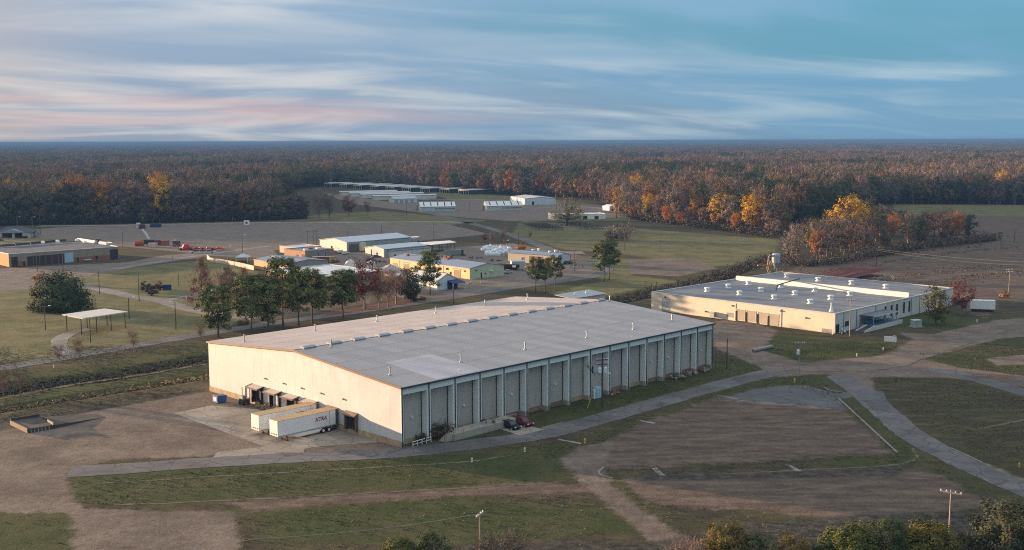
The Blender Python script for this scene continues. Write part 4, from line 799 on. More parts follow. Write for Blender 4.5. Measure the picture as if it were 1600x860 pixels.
# ruined loading platform on the left edge
pr_ = thing('ruined_platform', 'ruined concrete loading dock with a bare floor and a collapsed ramp at the far left', 'ruin', at(44, 677), 0)
def ploc(px, py, z=0): q = at(px, py, z)-Vector(pr_.location); return (q.x, q.y, q.z)
c4 = [ploc(44, 677), ploc(84, 670.5), ploc(62, 657), ploc(17, 664)]; h = .8; OLD = P('old_dark_concrete', (.075, .067, .06), rough=.9, var=.3, stain=((.05, .045, .04), .6))
top = [(x, y, h) for x, y, z in c4]; MB().poly(c4+top, [(4, 5, 6, 7), (0, 1, 5, 4), (1, 2, 6, 5), (2, 3, 7, 6), (3, 0, 4, 7)]).build('deck', OLD, pr_)
def edgewall(a, b2, z0, z1, w, nm, mat):
    a, b2 = Vector(a), Vector(b2); d = (b2-a).normalized(); n = Vector((-d.y, d.x, 0))*w/2; u0, u1 = Vector((0, 0, z0)), Vector((0, 0, z1)); a.z = b2.z = 0
    MB().poly([a+n+u0, a-n+u0, b2-n+u0, b2+n+u0, a+n+u1, a-n+u1, b2-n+u1, b2+n+u1], [(4, 5, 6, 7), (0, 1, 5, 4), (1, 2, 6, 5), (2, 3, 7, 6), (3, 0, 4, 7)]).build(nm, mat, pr_)
edgewall(top[2], top[3], h, h+.5, .25, 'parapet', OLD); edgewall(top[3], top[0], 0, h+.12, .3, 'brick_edge', P('old_brick', (.10, .062, .048), var=.3)); edgewall(top[1], (top[1][0]*.6+top[2][0]*.4, top[1][1]*.6+top[2][1]*.4, 0), h, h+.4, .2, 'parapet', PALEWOOD)
for i in range(6):
    t = .12+i*.14; x, y = c4[0][0]*(1-t)+c4[1][0]*t, c4[0][1]*(1-t)+c4[1][1]*t; MB().tube((x, y-.02, .05), (x, y-.02, .65), .14, .1, 5).build('pier', PALEWOOD, pr_)
r1, r2, r3, r4 = ploc(85, 670), ploc(165, 652), ploc(150, 647), ploc(66, 657); MB().poly([(r1[0], r1[1], .7), (r2[0], r2[1], .02), (r3[0], r3[1], .02), (r4[0], r4[1], .7), (r1[0], r1[1], 0), (r4[0], r4[1], 0)], [(0, 1, 2, 3), (0, 4, 1), (3, 2, 5)]).build('ramp', OLD, pr_)
# ------------------------------------------------------------------ other buildings
class Bld:
    """a rectangular building: near corner q, right wall runs to r, left wall runs to p (photo pixels on the ground)"""
    def __init__(s, name, label, cat, q, r, p, h, wall, roofm, kind='flat', rise=1.0, axis='x', grid=True, group=None, endwall=None, over=.3, base=True, L=None, W=None, trim=None):
        Q, Rr, Pp = at(*q), at(*r), at(*p); s.Q = Q
        s.ex = WD1.copy() if grid else (Rr-Q).normalized(); s.ey = Vector((-s.ex.y, s.ex.x, 0))
        s.L = L or max(2, (Rr-Q).dot(s.ex)); s.W = W or max(2, (Pp-Q).dot(s.ey)); s.h = h; s.kind, s.rise, s.axis = kind, rise, axis
        L, W = s.L, s.W; s.o = thing(name, label, cat, Q, math.atan2(s.ex.y, s.ex.x), group); o = s.o; t = .25; em = endwall or wall
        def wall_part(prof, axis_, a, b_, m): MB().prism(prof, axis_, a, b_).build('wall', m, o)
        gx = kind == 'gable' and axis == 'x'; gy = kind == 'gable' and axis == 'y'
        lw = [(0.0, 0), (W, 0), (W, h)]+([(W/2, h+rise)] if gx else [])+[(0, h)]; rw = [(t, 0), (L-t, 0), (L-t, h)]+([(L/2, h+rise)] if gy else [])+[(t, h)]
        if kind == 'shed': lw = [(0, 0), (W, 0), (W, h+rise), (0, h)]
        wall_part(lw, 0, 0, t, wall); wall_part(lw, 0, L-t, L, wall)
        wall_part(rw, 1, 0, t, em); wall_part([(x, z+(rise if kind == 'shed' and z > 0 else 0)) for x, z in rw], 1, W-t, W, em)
        v = over; b = MB()
        if kind == 'flat':
            b.box(.02, .02, h-.35, L-.02, W-.02, h-.05); b.build('roof', roofm, o); b = MB()
            b.box(-.12, -.12, h+.001, L+.12, .32, h+.22); b.box(-.12, W-.32, h+.001, L+.12, W+.12, h+.22); b.box(-.12, .321, h+.002, .32, W-.321, h+.219); b.box(L-.32, .321, h+.002, L+.12, W-.321, h+.219); b.build('parapet', trim or em, o)
        elif kind == 'shed':
            b.poly([(-v, -v, h), (L+v, -v, h), (L+v, W+v, h+rise), (-v, W+v, h+rise), (-v, -v, h+.18), (L+v, -v, h+.18), (L+v, W+v, h+rise+.18), (-v, W+v, h+rise+.18)], [(0, 3, 2, 1), (4, 5, 6, 7), (0, 1, 5, 4), (1, 2, 6, 5), (2, 3, 7, 6), (3, 0, 4, 7)]); b.build('roof', roofm, o)
        else:
            for sgn in (0, 1):
                b = MB()
                if gx: e, m_ = (-v, W/2) if sgn == 0 else (W+v, W/2); zz = h-rise*v/(W/2); pts = [(-v, e, zz), (L+v, e, zz), (L+v, m_, h+rise), (-v, m_, h+rise)]
                else: e, m_ = (-v, L/2) if sgn == 0 else (L+v, L/2); zz = h-rise*v/(L/2); pts = [(e, -v, zz), (e, W+v, zz), (m_, W+v, h+rise), (m_, -v, h+rise)]
                b.poly([(x, y, z+.01) for x, y, z in pts]+[(x, y, z+.19) for x, y, z in pts], [(0, 3, 2, 1), (4, 5, 6, 7), (0, 1, 5, 4), (1, 2, 6, 5), (2, 3, 7, 6), (3, 0, 4, 7)]); b.build('roof', roofm, o)
            if trim:
                b = MB(); 
                if gx: b.prism([(W/2-.25, h+rise+.17), (W/2+.25, h+rise+.17), (W/2, h+rise+.26)], 0, -v-.02, L+v+.02)
                else: b.prism([(L/2-.25, h+rise+.17), (L/2+.25, h+rise+.17), (L/2, h+rise+.26)], 1, -v-.02, W+v+.02)
                b.build('ridge_cap', trim, o)
    def loc(s, P_): q = P_-s.Q; return Vector((q.dot(s.ex), q.dot(s.ey), q.z))
    def wp(s, side, px, py):
        if side == 'l': return s.loc(on_plane(px, py, s.Q, s.ex))
        return s.loc(on_plane(px, py, s.Q, s.ey))
    def hole(s, side, x0, y0, x1, y1, name, m, frame=None, deep=.06, foot=False):
        """door or window given as a pixel rectangle on the left or right wall"""
        ym = (y0+y1)/2; a, c = s.wp(side, x0, ym), s.wp(side, x1, ym); xm = (x0+x1)/2; z1, z0 = s.wp(side, xm, y0).z, s.wp(side, xm, y1).z
        z0 = 0.03 if foot else max(.03, z0); z1 = min(z1, s.h-.15); i = 1 if side == 'l' else 0; lo, hi = sorted((a[i], c[i])); lo = max(lo, .1)
        if z1 < z0+.3: z1 = z0+1.0
        def bx(l, h_, za, zb, d0, d1): return (d0, l, za, d1, h_, zb) if side == 'l' else (l, d0, za, h_, d1, zb)
        o = MB().box(*bx(lo, hi, z0, z1, -deep, -.004)).build(name, m, s.o)
        if frame:
            f = MB(); w = .12; f.box(*bx(lo-w, lo-.002, z0, z1+w, -deep-.05, -.003)); f.box(*bx(hi+.002, hi+w, z0, z1+w, -deep-.05, -.003)); f.box(*bx(lo, hi, z1+.002, z1+w, -deep-.05, -.003)); f.build('frame', frame, o)
        return o
    def top(s, px, py, z=None): return s.loc(at(px, py, s.h if z is None else z))
    def add(s, name, mb, m, label=None): return mb.build(name, m, s.o, label)
    def seams(s, side, xs, m):
        for x in xs:
            a = s.wp(side, x[0], x[1])[1 if side == 'l' else 0]; b = MB()
            if side == 'l': b.box(-.08, a-.08, 0, -.003, a+.08, s.h-.2)
            else: b.box(a-.08, -.08, 0, a+.08, -.003, s.h-.2)
            s.add('downpipe', b, m)
CREAM = M('cream_wall', (.70, .62, .49), .7, .05, .3, stain=((.52, .46, .37), .2)); CREAMSH = M('pale_wall', (.58, .57, .53), .7, .1, .3, stain=((.28, .28, .27), .5))  # CREAMSH is the cream wall greyed down, shade put into its colour
MEMB = M('grey_membrane', (.185, .192, .215), .75, .22, .16, stain=((.32, .33, .36), .5)); BLUEROOF = siding('blue_grey_roof', (.22, .27, .36), .5, 0, .03, stain=((.16, .18, .24), .4)); PALEROOF = siding('pale_metal_roof', (.52, .56, .60), .5, 0, .03, stain=((.38, .4, .42), .3))
YELLOW = M('yellow_wall', (.60, .49, .24), .7, .08, .3, stain=((.45, .38, .22), .3)); GREENISH = M('pale_green_wall', (.46, .50, .36), .7, .08, .3, stain=((.33, .37, .27), .3)); PEACH = M('peach_wall', (.58, .37, .19), .7, .08, .3, stain=((.42, .27, .15), .3))
# low cream warehouse on the right
rb = Bld('low_warehouse', 'low cream warehouse with a blue grey flat roof dotted with white vents', 'warehouse', (1304, 522), (1488, 477), (1026, 480), 5.7, CREAM, MEMB, endwall=CREAMSH, grid=False, W=66)
def mushroom(b, x, y, z, k=1.0): b.lathe([(1.05*k, 0), (1.0*k, .12), (.62*k, .3), (.55*k, .75), (.95*k, .8), (.98*k, 1.25), (.5*k, 1.4), (.02, 1.42)], 10, (x, y, z))
for x, y in ((1105, 455.5), (1138, 450), (1169.5, 445), (1155.6, 461), (1189, 455.5), (1209.5, 467.5), (1242, 461), (1220, 449.5), (1229, 433.5), (1278.5, 439.5), (1330.5, 444.5), (1273, 455.5), (1266, 474.5), (1298, 468), (1328, 462), (1384, 450.5)):
    q = rb.top(x, y, 5.66); b = MB(); mushroom(b, q.x, q.y, 5.65); rb.add('roof_vent', b, WHITE)
q = rb.top(1299, 487, 5.66); rb.add('roof_flue', MB().lathe([(.75, 0), (.6, .25), (.25, 1.3), (.22, 2.3), (.3, 2.32), (.3, 2.5), (.05, 2.6)], 8, (q.x, q.y, 5.65)), WHITE)
a, c = rb.top(1427, 466, 5.7), rb.top(1156, 437, 5.7); xm = a.x; b = MB(); b.box(xm-.25, .33, 5.66, xm+.25, c.y, 7.2); rb.add('fire_wall', b, M('white_coating', (.84, .83, .80), .5, .05, .3))
for i in range(12): y = .33+(c.y-.6)*(i+.5)/12; rb.add('wall_cap', MB().box(xm-.32, y-(c.y-.6)/24+.02, 7.203, xm+.32, y+(c.y-.6)/24-.02, 7.27), WHITE)
q1, q2 = rb.top(1215, 446, 7.35), rb.top(1242, 438, 7.35); b = MB(); b.tube((q1.x, q1.y, 7.45), (q2.x+3, q2.y, 7.6), .22, .22, 6); b.tube((q1.x, q1.y, 7.45), (q1.x-1, q1.y, 5.7), .2, .2, 6); rb.add('roof_pipe', b, DTRIM)
for x0, x1, y0, y1 in ((1151.5, 1164, 484, 500.5), (1167, 1181, 486, 503), (1185, 1199, 488.5, 506), (1201.5, 1216, 491, 509)):
    d = rb.hole('l', x0, y0, x1, y1, 'dock_door', P('tan_roller_door', (.42, .36, .28)), CREAM); a, c = rb.wp('l', x0, y1), rb.wp('l', x1, y1); lo, hi = sorted((a.y, c.y)); MB().box(-.35, lo, a.z-.45, -.064, hi, a.z-.06).build('dock_bumper', DARK, d); MB().box(-.14, hi-.02, a.z, -.01, hi+.5, a.z+2.9).build('dock_seal', DARK, d)
rb.hole('l', 1034.5, 467, 1046, 483.5, 'roller_door', P('grey_roller_door', (.33, .36, .38)), CREAMSH, foot=True)
for x, y in ((1040, 464.5), (1103, 487), (1145, 478), (1260, 497), (1221, 486)): q = rb.wp('l', x, y); rb.add('wall_light', MB().box(-.35, q.y-.25, q.z-.2, -.004, q.y+.25, q.z+.2), DTRIM)
b = MB(); qs = [rb.wp('l', 1116, 493)]; rb.add('condenser_unit', MB().box(-1.4, qs[0].y-.8, .35, -.3, qs[0].y+.8, 2.0), GALV)
for nm, x, y0, y1, w in (('patch', 1141, 489, 496, 2.6), ('patch', 1155, 490, 493, 2.2), ('patch', 1292, 514, 521, 3.2)):
    a = rb.wp('l', x, y0); c = rb.wp('l', x, y1); rb.add('bare_block_patch', MB().box(-.012, a.y-w/2, max(.05, c.z), -.003, a.y+w/2, a.z), M('grey_block', (.33, .31, .29), .9, .2, 1))
q = rb.wp('l', 1220, 500); rb.add('pilaster', MB().box(-.12, q.y-.2, 0, -.003, q.y+.2, 5.4), CREAM); q = rb.wp('l', 1149, 490); rb.add('pilaster', MB().box(-.12, q.y-.2, 0, -.003, q.y+.2, 5.4), CREAM)
for x0, x1, y0, y1 in ((1381.5, 1384.5, 479, 498), (1391, 1394, 477, 494), (1399.5, 1402.5, 475, 492), (1410.5, 1413.5, 472.5, 489), (1419, 1422, 470.5, 487)): rb.hole('r', x0, y0, x1, y1, 'window', GLASS, CREAMSH)
rb.seams('r', [(1318, 505), (1338, 500), (1368, 490), (1395, 480), (1424, 475), (1437, 473)], DTRIM)
rb.hole('r', 1306, 507, 1311, 521, 'door', DARK, None, foot=True); rb.hole('r', 1319.5, 502, 1326, 510, 'window', GLASS, CREAMSH); rb.hole('r', 1344, 496, 1362, 510, 'recess', P('tan_recess', (.28, .23, .18)), None); rb.hole('r', 1314, 511, 1318, 520, 'door', WHITE, DTRIM, foot=True)
a, c = rb.wp('r', 1343, 492), rb.wp('r', 1380, 485); x0, x1 = a.x, c.x
pc = thing('porch', 'raised porch with a flat dark canopy and blue floor at the cream warehouse', 'porch', rb.Q+rb.ex*x0, rb.o.rotation_euler.z); wv = x1-x0
MB().box(0, -4.6, 3.75, wv, -.05, 3.95).build('canopy', M('canopy_sheet', (.16, .17, .19), .7, .2), pc); MB().box(.02, -4.7, 3.6, wv-.02, -4.602, 3.9).build('fascia', CREAMSH, pc)
MB().box(0, -5.2, 0, wv+2, -.06, 1.1).build('deck', CONC, pc); MB().box(.15, -5.05, 1.103, wv+1.8, -.1, 1.16).build('floor', P('blue_floor', (.10, .15, .24)), pc); MB().box(-.15, -5.32, 0, wv+2.1, -5.202, 1.22).build('kerb_wall', CREAMSH, pc)
for x in (.2, wv-.2, wv/2): MB().tube((x, -4.4, 1.16), (x, -4.4, 3.74), .09).build('post', GALV, pc)
MB().box(.6, -3.4, 1.165, 2.2, -2.0, 2.6).build('drum_stack', P('blue_drums', (.03, .06, .2)), pc)
rp = MB(); rp.poly([(-.2, -5.0, 1.05), (-.2, -2.6, 1.05), (-6.5, -2.6, .1), (-6.5, -5.0, .1), (-.2, -5.0, .75), (-.2, -2.6, .75), (-6.5, -2.6, 0), (-6.5, -5.0, 0)], [(0, 1, 2, 3), (0, 3, 7, 4), (1, 5, 6, 2), (3, 2, 6, 7), (0, 4, 5, 1)]); rp.build('ramp', P('dark_ramp', (.05, .045, .05)), pc)
for y in (-5.15, -2.45): b = MB(); b.poly([(-.2, y-.12, 1.4), (-.2, y+.12, 1.4), (-6.5, y+.12, .45), (-6.5, y-.12, .45), (-.2, y-.12, 0), (-.2, y+.12, 0), (-6.5, y+.12, 0), (-6.5, y-.12, 0)], [(0, 1, 2, 3), (0, 3, 7, 4), (1, 5, 6, 2), (3, 2, 6, 7)]); b.build('ramp_wall', CREAMSH, pc)
debris('scrap_heap', 'dark tangle of scrap at the near corner of the cream warehouse', at(1314, 522), 6, 1.6, [DTRIM, GALV, BLACK, RUST], 26, 22, flat=.5, rz=WA)
# cyclone tower and ducts behind it
ct = thing('dust_collector', 'grey cyclone hopper on pale legs with curved ducts behind the cream warehouse', 'tower', at(1212, 430), .4); HZ = 6.0
MB().lathe([(.2, 2.4), (.5, 3.2), (1.7, 5.2), (1.75, 8.3), (1.3, 8.9), (.1, 9.1)], 14).build('hopper', M('grey_steel', (.33, .37, .40), .6, .15), ct)
for x in (-2, 2):
    for y in (-2, 2): MB().tube((x*1.05, y*1.05, 0), (x*.85, y*.85, 6.0), .14).build('leg', PALEWOOD, ct)
for y in (-2, 2): b = MB(); b.tube((-2, y, 1), (2, y, 4), .08); b.tube((2, y, 1), (-2, y, 4), .08); b.build('brace', PALEWOOD, ct)
b = MB(); b.path([Vector((-1.5, 0, 7.6))+Vector((-2.2*math.sin(t), 0, 1.0*math.sin(2*t)-(1-math.cos(t))*1.2)) for t in [i*.26 for i in range(7)]]+[Vector((-4.2, 0, 3)), Vector((-3.2, 0, .2))], .34, 8); b.build('duct', PALEWOOD, ct); b = MB(); b.tube((-9, 0, 4.4), (-2, 0, 4.0), .3, .3, 8); b.build('conveyor', M('rusty_tan', (.42, .22, .11), .8, .2), ct)
b = MB(); b.path([(-2.6, 1, 0), (-2.6, 1, 4.2), (-1.2, .6, 6.6)], .22, 7); b.path([(-3.4, -1, 0), (-3.4, -1, 4.0), (-2.2, -.5, 5)], .2, 7); b.build('pipe', M('rusty_tan', (.42, .22, .11)), ct)
# collapsed red roof
cr = thing('collapsed_shed', 'collapsed dark red roofed shed lying in the brush behind the cream warehouse', 'shed', (0, 0, 0)); A, B_, C_, D_ = at(1268, 431, 2.0), at(1332, 415.5, 4.6), at(1388, 420, 4.4), at(1334, 434, 2.2)
b = MB(); nseg = 9
for i in range(nseg):
    t0, t1 = i/nseg, (i+1)/nseg; r_ = random.Random(i); dz = Vector((0, 0, r_.uniform(-.25, .25)))
    p0, p1, p2, p3 = A.lerp(D_, t0)+dz, A.lerp(D_, t1-.004)+dz, B_.lerp(C_, t1-.004)+dz, B_.lerp(C_, t0)+dz; k = Vector((0, 0, -.12)); s_ = MB(); s_.poly([p0, p1, p2, p3, p0+k, p1+k, p2+k, p3+k], [(0, 1, 2, 3), (4, 7, 6, 5), (0, 4, 5, 1), (1, 5, 6, 2), (2, 6, 7, 3), (3, 7, 4, 0)]); s_.build('roof_sheet', M('oxide_red_roof', (.12, .030, .030), .8, .3, .4), cr)
b = MB(); r_ = random.Random(4)
for i in range(40):
    p0 = D_.lerp(C_, r_.random()); p0 = Vector((p0.x+r_.uniform(-1, 5), p0.y+r_.uniform(-3, 2), r_.uniform(0, 1))); b.tube(p0, p0+Vector((r_.uniform(-1.5, 1.5), r_.uniform(-1.5, 1.5), r_.uniform(-.2, 1.6))), .12, .1, 4)
b.build('broken_timber', PALEWOOD, cr); MB().poly([A+Vector((1, -1, -1.2)), D_+Vector((0, 0, -.8)), C_+Vector((0, 0, -2.8)), B_+Vector((0, 0, -2.8))], [(0, 1, 2, 3)]).build('rotten_floor', DARK, cr)  # dark sheet hung below the roof sheets as their dark underside
# white box trailer, cabinet, sign by the cream warehouse
o = thing('storage_trailer', 'white box trailer parked behind the dark red tree', 'trailer', at(1537, 487), -.25); MB().box(-4.0, -1.2, .9, 3.2, 1.3, 3.7).build('box', WHITE, o); MB().box(-3.8, -1.0, .35, 2.8, 1.0, .898).build('chassis', BLACK, o)
for x in (-3, 2): MB().prism([(x+.5*math.cos(a), .5+.5*math.sin(a)) for a in [i*math.pi/6 for i in range(12)]], 1, -1.1, -.85).build('wheel', BLACK, o)
MB().box(3.203, -1.1, .95, 3.25, 1.2, 3.65).build('door', CREAMSH, o)
o = thing('utility_cabinet', 'grey green utility cabinet on a slab in the grass by the cream warehouse', 'cabinet', at(1431, 511), .3); MB().box(-1.7, -1.3, 0, 1.7, 1.3, .15).build('slab', CONC, o); MB().box(-1.3, -.9, .152, 1.3, .9, 2.0).build('cabinet', M('grey_green', (.34, .40, .37), .6, .1), o); MB().box(-1.4, -1, 2.002, 1.4, 1, 2.12).build('lid', M('pale_green_lid', (.48, .54, .5)), o); MB().box(-.9, -.96, .3, .9, -.903, 1.8).build('door', M('grey_green_door', (.29, .35, .32)), o)
o = thing('sign_board', 'blank white sign board on posts in the grass in front of the porch', 'sign', at(1391, 536), -.35); MB().box(-1.6, -.1, .35, 1.6, .1, 1.75).build('panel', WHITE, o); MB().box(.7, -.12, 1.752, 1.3, .12, 2.05).build('top_block', CREAMSH, o)
for x in (-1.3, 1.3): MB().box(x-.1, -.08, 0, x+.1, .08, .349).build('post', CREAMSH, o)
o = thing('steel_pipe', 'grey corrugated steel pipe lying on the gravel beside the dirt lot', 'pipe', at(1191, 549), 0); a, c = at(1177, 551)-at(1191, 549), at(1206, 544)-at(1191, 549); b = MB()  # tube drawn in place of a chain link fence enclosure
for i in range(9): p0, p1 = a.lerp(c, i/9), a.lerp(c, (i+.92)/9); z = Vector((0, 0, .75)); b.tube(p0+z*.6, p1+z*.6, .48 if i % 2 else .45, None, 10)
b.build('barrel', P('dull_grey_pipe', (.24, .25, .26)), o); b = MB(); b.tube(a+Vector((0, 0, .45))-(c-a)*.003, a+Vector((0, 0, .45)), .46, .46, 10); b.build('end_cap', DTRIM, o)
# ------------------------------------------------------------------ industrial yard in the middle
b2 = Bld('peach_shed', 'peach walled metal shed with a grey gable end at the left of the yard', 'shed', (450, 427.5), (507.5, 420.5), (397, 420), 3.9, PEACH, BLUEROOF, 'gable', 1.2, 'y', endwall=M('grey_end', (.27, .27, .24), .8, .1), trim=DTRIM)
b2.seams('l', [(422.5, 417)], TRIM); b2.hole('r', 470, 416, 474, 424, 'door', DARK, None, foot=True)
for x, y in ((427, 404), (455, 409)): q = b2.top(x, y, 4.6); b2.add('roof_vent', MB().lathe([(.5, 0), (.4, .2), (.4, .8), (.7, .85), (.5, 1.2), (.05, 1.25)], 8, (q.x, q.y, 4.4)), WHITE)
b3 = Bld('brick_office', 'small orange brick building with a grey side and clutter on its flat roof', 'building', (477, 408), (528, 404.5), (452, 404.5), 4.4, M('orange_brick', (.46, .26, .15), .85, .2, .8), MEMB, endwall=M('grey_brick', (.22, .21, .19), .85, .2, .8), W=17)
for x0, x1 in ((463, 466.5), (471.5, 476)): b3.hole('l', x0, 398, x1, 406, 'door', RUST, None, foot=True)
for x0, x1 in ((497, 499), (507, 509), (516, 518)): b3.hole('r', x0, 394, x1, 401, 'window', GLASS, CREAMSH)
for x, y, k in ((484, 389.5, 1.2), (477, 391, .8), (497, 389, 1.0)): q = b3.top(x, y); b3.add('roof_unit', MB().box(q.x-k, q.y-k*.7, 4.06, q.x+k, q.y+k*.7, 5.0), RUST if k > 1 else WHITE)
b3b = Bld('parapet_building', 'pale low building with a bare parapet behind the orange brick building', 'building', (466, 398), (500, 394.5), (441, 391.5), 3.2, M('pale_pink_wall', (.50, .42, .35)), PALEROOF, W=16); b3b.hole('l', 452, 392, 455, 395, 'door', DARK, None, foot=True)
o = thing('freight_container', 'yellow ended maroon freight container in front of the brick building', 'container', at(489, 411.5), WA-.6); MB().box(0, 0, .12, 9.5, 2.6, 2.75).build('body', M('maroon_sheet', (.16, .05, .065), .7, .15), o)
for x0, x1 in ((-.02, 1.7), (7.4, 9.52)): MB().box(x0, -.02, .1, x1, 2.62, 2.6).build('end_panel', M('ochre_sheet', (.42, .30, .09), .7, .15), o)
MB().box(-.05, -.05, 2.751, 9.55, 2.65, 2.85).build('roof', M('dusty_tan', (.42, .33, .24)), o)
b4 = Bld('metal_building', 'largest white metal building of the yard with a pale blue roof', 'building', (542, 393.5), (622, 382.5), (504, 388.5), 4.6, M('white_sheet', (.66, .60, .53), .6, .05), PALEROOF, 'gable', 1.5, 'x', endwall=M('shade_grey', (.34, .36, .35)), trim=WHITE)  # end wall is the white sheet darkened, its shade put into the colour
b4.hole('l', 517, 384.5, 519.5, 390, 'door', DARK, None, foot=True); b4.hole('l', 521, 387, 529, 389, 'panel', CREAMSH)
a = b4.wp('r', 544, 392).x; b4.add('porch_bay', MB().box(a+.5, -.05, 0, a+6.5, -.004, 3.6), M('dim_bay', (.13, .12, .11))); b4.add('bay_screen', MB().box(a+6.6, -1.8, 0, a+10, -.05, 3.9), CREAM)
b5 = Bld('white_shed', 'white gabled shed in front of the pale blue roofed building', 'shed', (600, 402.5), (650, 394.5), (568, 399.5), 3.9, M('white_sheet', (.66, .60, .53)), PALEROOF, 'gable', 1.1, 'x', endwall=M('shade_grey', (.34, .36, .35)), trim=WHITE)  # same darkened white sheet on the shaded side, shade held in the colour
b5.hole('l', 579.5, 390, 581, 400, 'door', DARK, None, foot=True); b5.hole('l', 582, 391, 588, 400, 'roller_door', CREAMSH, None, foot=True); b5.hole('l', 588.5, 395, 590.5, 398, 'window', GLASS)
b5b = Bld('lean_to', 'dark roofed lean to along the right side of the white gabled shed', 'shed', (612, 402.5), (664, 395.5), (600, 401), 2.9, CREAMSH, M('dark_lean_roof', (.15, .17, .21), .7, .2), 'shed', .6, W=6.5); b5b.hole('r', 616, 398, 619, 401, 'window', GLASS)
b6 = Bld('yellow_workshop', 'long yellow workshop with brown doors and a pale green gable end under a blue roof', 'workshop', (734, 436.8), (787.5, 431), (604, 419.5), 4.3, YELLOW, BLUEROOF, 'gable', 1.5, 'y', endwall=GREENISH, grid=False, trim=DTRIM)
for x0, y0, x1, y1, f in ((614, 411, 621, 418, 0), (631, 412.5, 638.5, 420, 1), (710, 422, 719, 434.5, 1)): b6.hole('l', x0, y0, x1, y1, 'wood_door', BROWNDOOR, CREAM if f else None, foot=True)
for x0, y0, x1, y1 in ((643, 418, 645.5, 421), (648, 415.5, 651.5, 421), (681, 423, 684.5, 426), (697, 419, 700.5, 422), (703, 425.5, 705, 429.5), (725.5, 423, 727.5, 425)): b6.hole('l', x0, y0, x1, y1, 'window', GLASS, BROWNDOOR)
for x, y in ((635, 411.5), (714, 421)): q = b6.wp('l', x, y); b6.add('door_track', MB().box(-.18, q.y-2.6, q.z+.1, -.01, q.y+2.6, q.z+.35), TRIM)
b6.seams('l', [(624.5, 412), (693, 422)], TRIM); b6.hole('r', 742.5, 421.5, 745.5, 424, 'window', GLASS, GREENISH); b6.hole('r', 757, 426.5, 759.5, 428.5, 'window', GLASS, GREENISH); b6.hole('r', 751, 426, 753, 434, 'door', DARK, None, foot=True); q = b6.wp('r', 767, 424); b6.add('dish_light', MB().lathe([(.1, -.3), (.8, .1), (.8, .25)], 10, (q.x, -.5, q.z)), WHITE)
for x, y, k in ((637, 400.5, .6), (700, 407, 1.2), (703, 404, .9), (697, 403, .8)): q = b6.top(x, y, 5.2); b6.add('roof_unit', MB().box(q.x-k, q.y-k, 4.2, q.x+k, q.y+k, 6.2), RUST)
b7 = Bld('white_cottage', 'small white gabled office with a dark blue porch awning by the road', 'office', (683, 454.5), (715, 450.5), (655, 447), 3.6, WHITE, M('white_roof', (.62, .62, .62), .5, .06), 'gable', 2.3, 'y', endwall=M('pale_blue_wall', (.56, .64, .70)), trim=DTRIM)
q0, q1 = b7.wp('r', 699, 446), b7.wp('r', 714, 446); b7.add('awning', MB().poly([(q0.x, -.02, 3.4), (q1.x+1, -.02, 3.4), (q1.x+1.6, -3.2, 2.5), (q0.x, -3.2, 2.5), (q0.x, -3.2, 2.3), (q1.x+1.6, -3.2, 2.3), (q0.x, -.02, 2.9), (q1.x+1, -.02, 2.9)], [(0, 3, 2, 1), (3, 4, 5, 2), (0, 6, 4, 3), (1, 2, 5, 7), (6, 7, 5, 4)]), M('navy_awning', (.03, .06, .17))); b7.add('porch_back', MB().box(q0.x, -.06, 0, q1.x+.3, -.004, 2.9), M('navy_shade', (.03, .045, .10)))  # dark navy sheet on the wall stands in for shade under the awning
for x in (q0.x+.2, q1.x+1.3): b7.add('porch_post', MB().box(x-.12, -3.1, 0, x+.12, -2.86, 2.3), WHITE)
b8 = Bld('cream_shop', 'long cream metal shop with orange brown doors and four white roof vents', 'workshop', (872, 414.5), (889.5, 411.5), (799, 408), 4.1, M('cream_sheet', (.66, .56, .42), .6, .05), BLUEROOF, 'gable', .9, 'y', endwall=M('pale_blue_end', (.50, .57, .62)), grid=False, trim=DTRIM)
for x0, y0, x1, y1 in ((827, 401, 848, 410), (852, 403.5, 861, 412)): b8.hole('l', x0, y0, x1, y1, 'roller_door', M('orange_door', (.38, .17, .06), .7, .1), None, foot=True)
b8.hole('l', 815, 402.5, 817.5, 409, 'door', RUST, CREAM, foot=True); b8.hole('l', 864, 408, 867, 413, 'door', RUST, None, foot=True)
for x, y in ((833, 393.5), (842, 392), (859, 396), (868, 394.5)): q = b8.top(x, y, 4.6); b8.add('roof_vent', MB().lathe([(.7, 0), (.5, .3), (.5, .9), (.8, 1.0), (.6, 1.4), (.05, 1.45)], 8, (q.x, q.y, 4.3)), WHITE)
o = thing('pole_shed', 'open rusty roofed pole shed right of the long cream shop', 'shed', at(897, 408.5), .25); MB().poly([(-5.5, 0, 3.6), (5.5, 0, 3.3), (5.5, 6, 3.9), (-5.5, 6, 4.1), (-5.5, 0, 3.45), (5.5, 0, 3.15), (5.5, 6, 3.75), (-5.5, 6, 3.95)], [(0, 1, 2, 3), (4, 7, 6, 5), (0, 4, 5, 1), (1, 5, 6, 2), (2, 6, 7, 3), (3, 7, 4, 0)]).build('roof', M('rust_roof', (.36, .23, .17)), o)
for x in (-5.2, 0, 5.2):
    for y in (.3, 5.7): MB().box(x-.12, y-.12, 0, x+.12, y+.12, 3.2).build('post', WOOD, o)
MB().box(.5, .05, .2, 5.2, .2, 2.4).build('side_sheet', M('tan_side_sheet', (.5, .36, .27)), o)
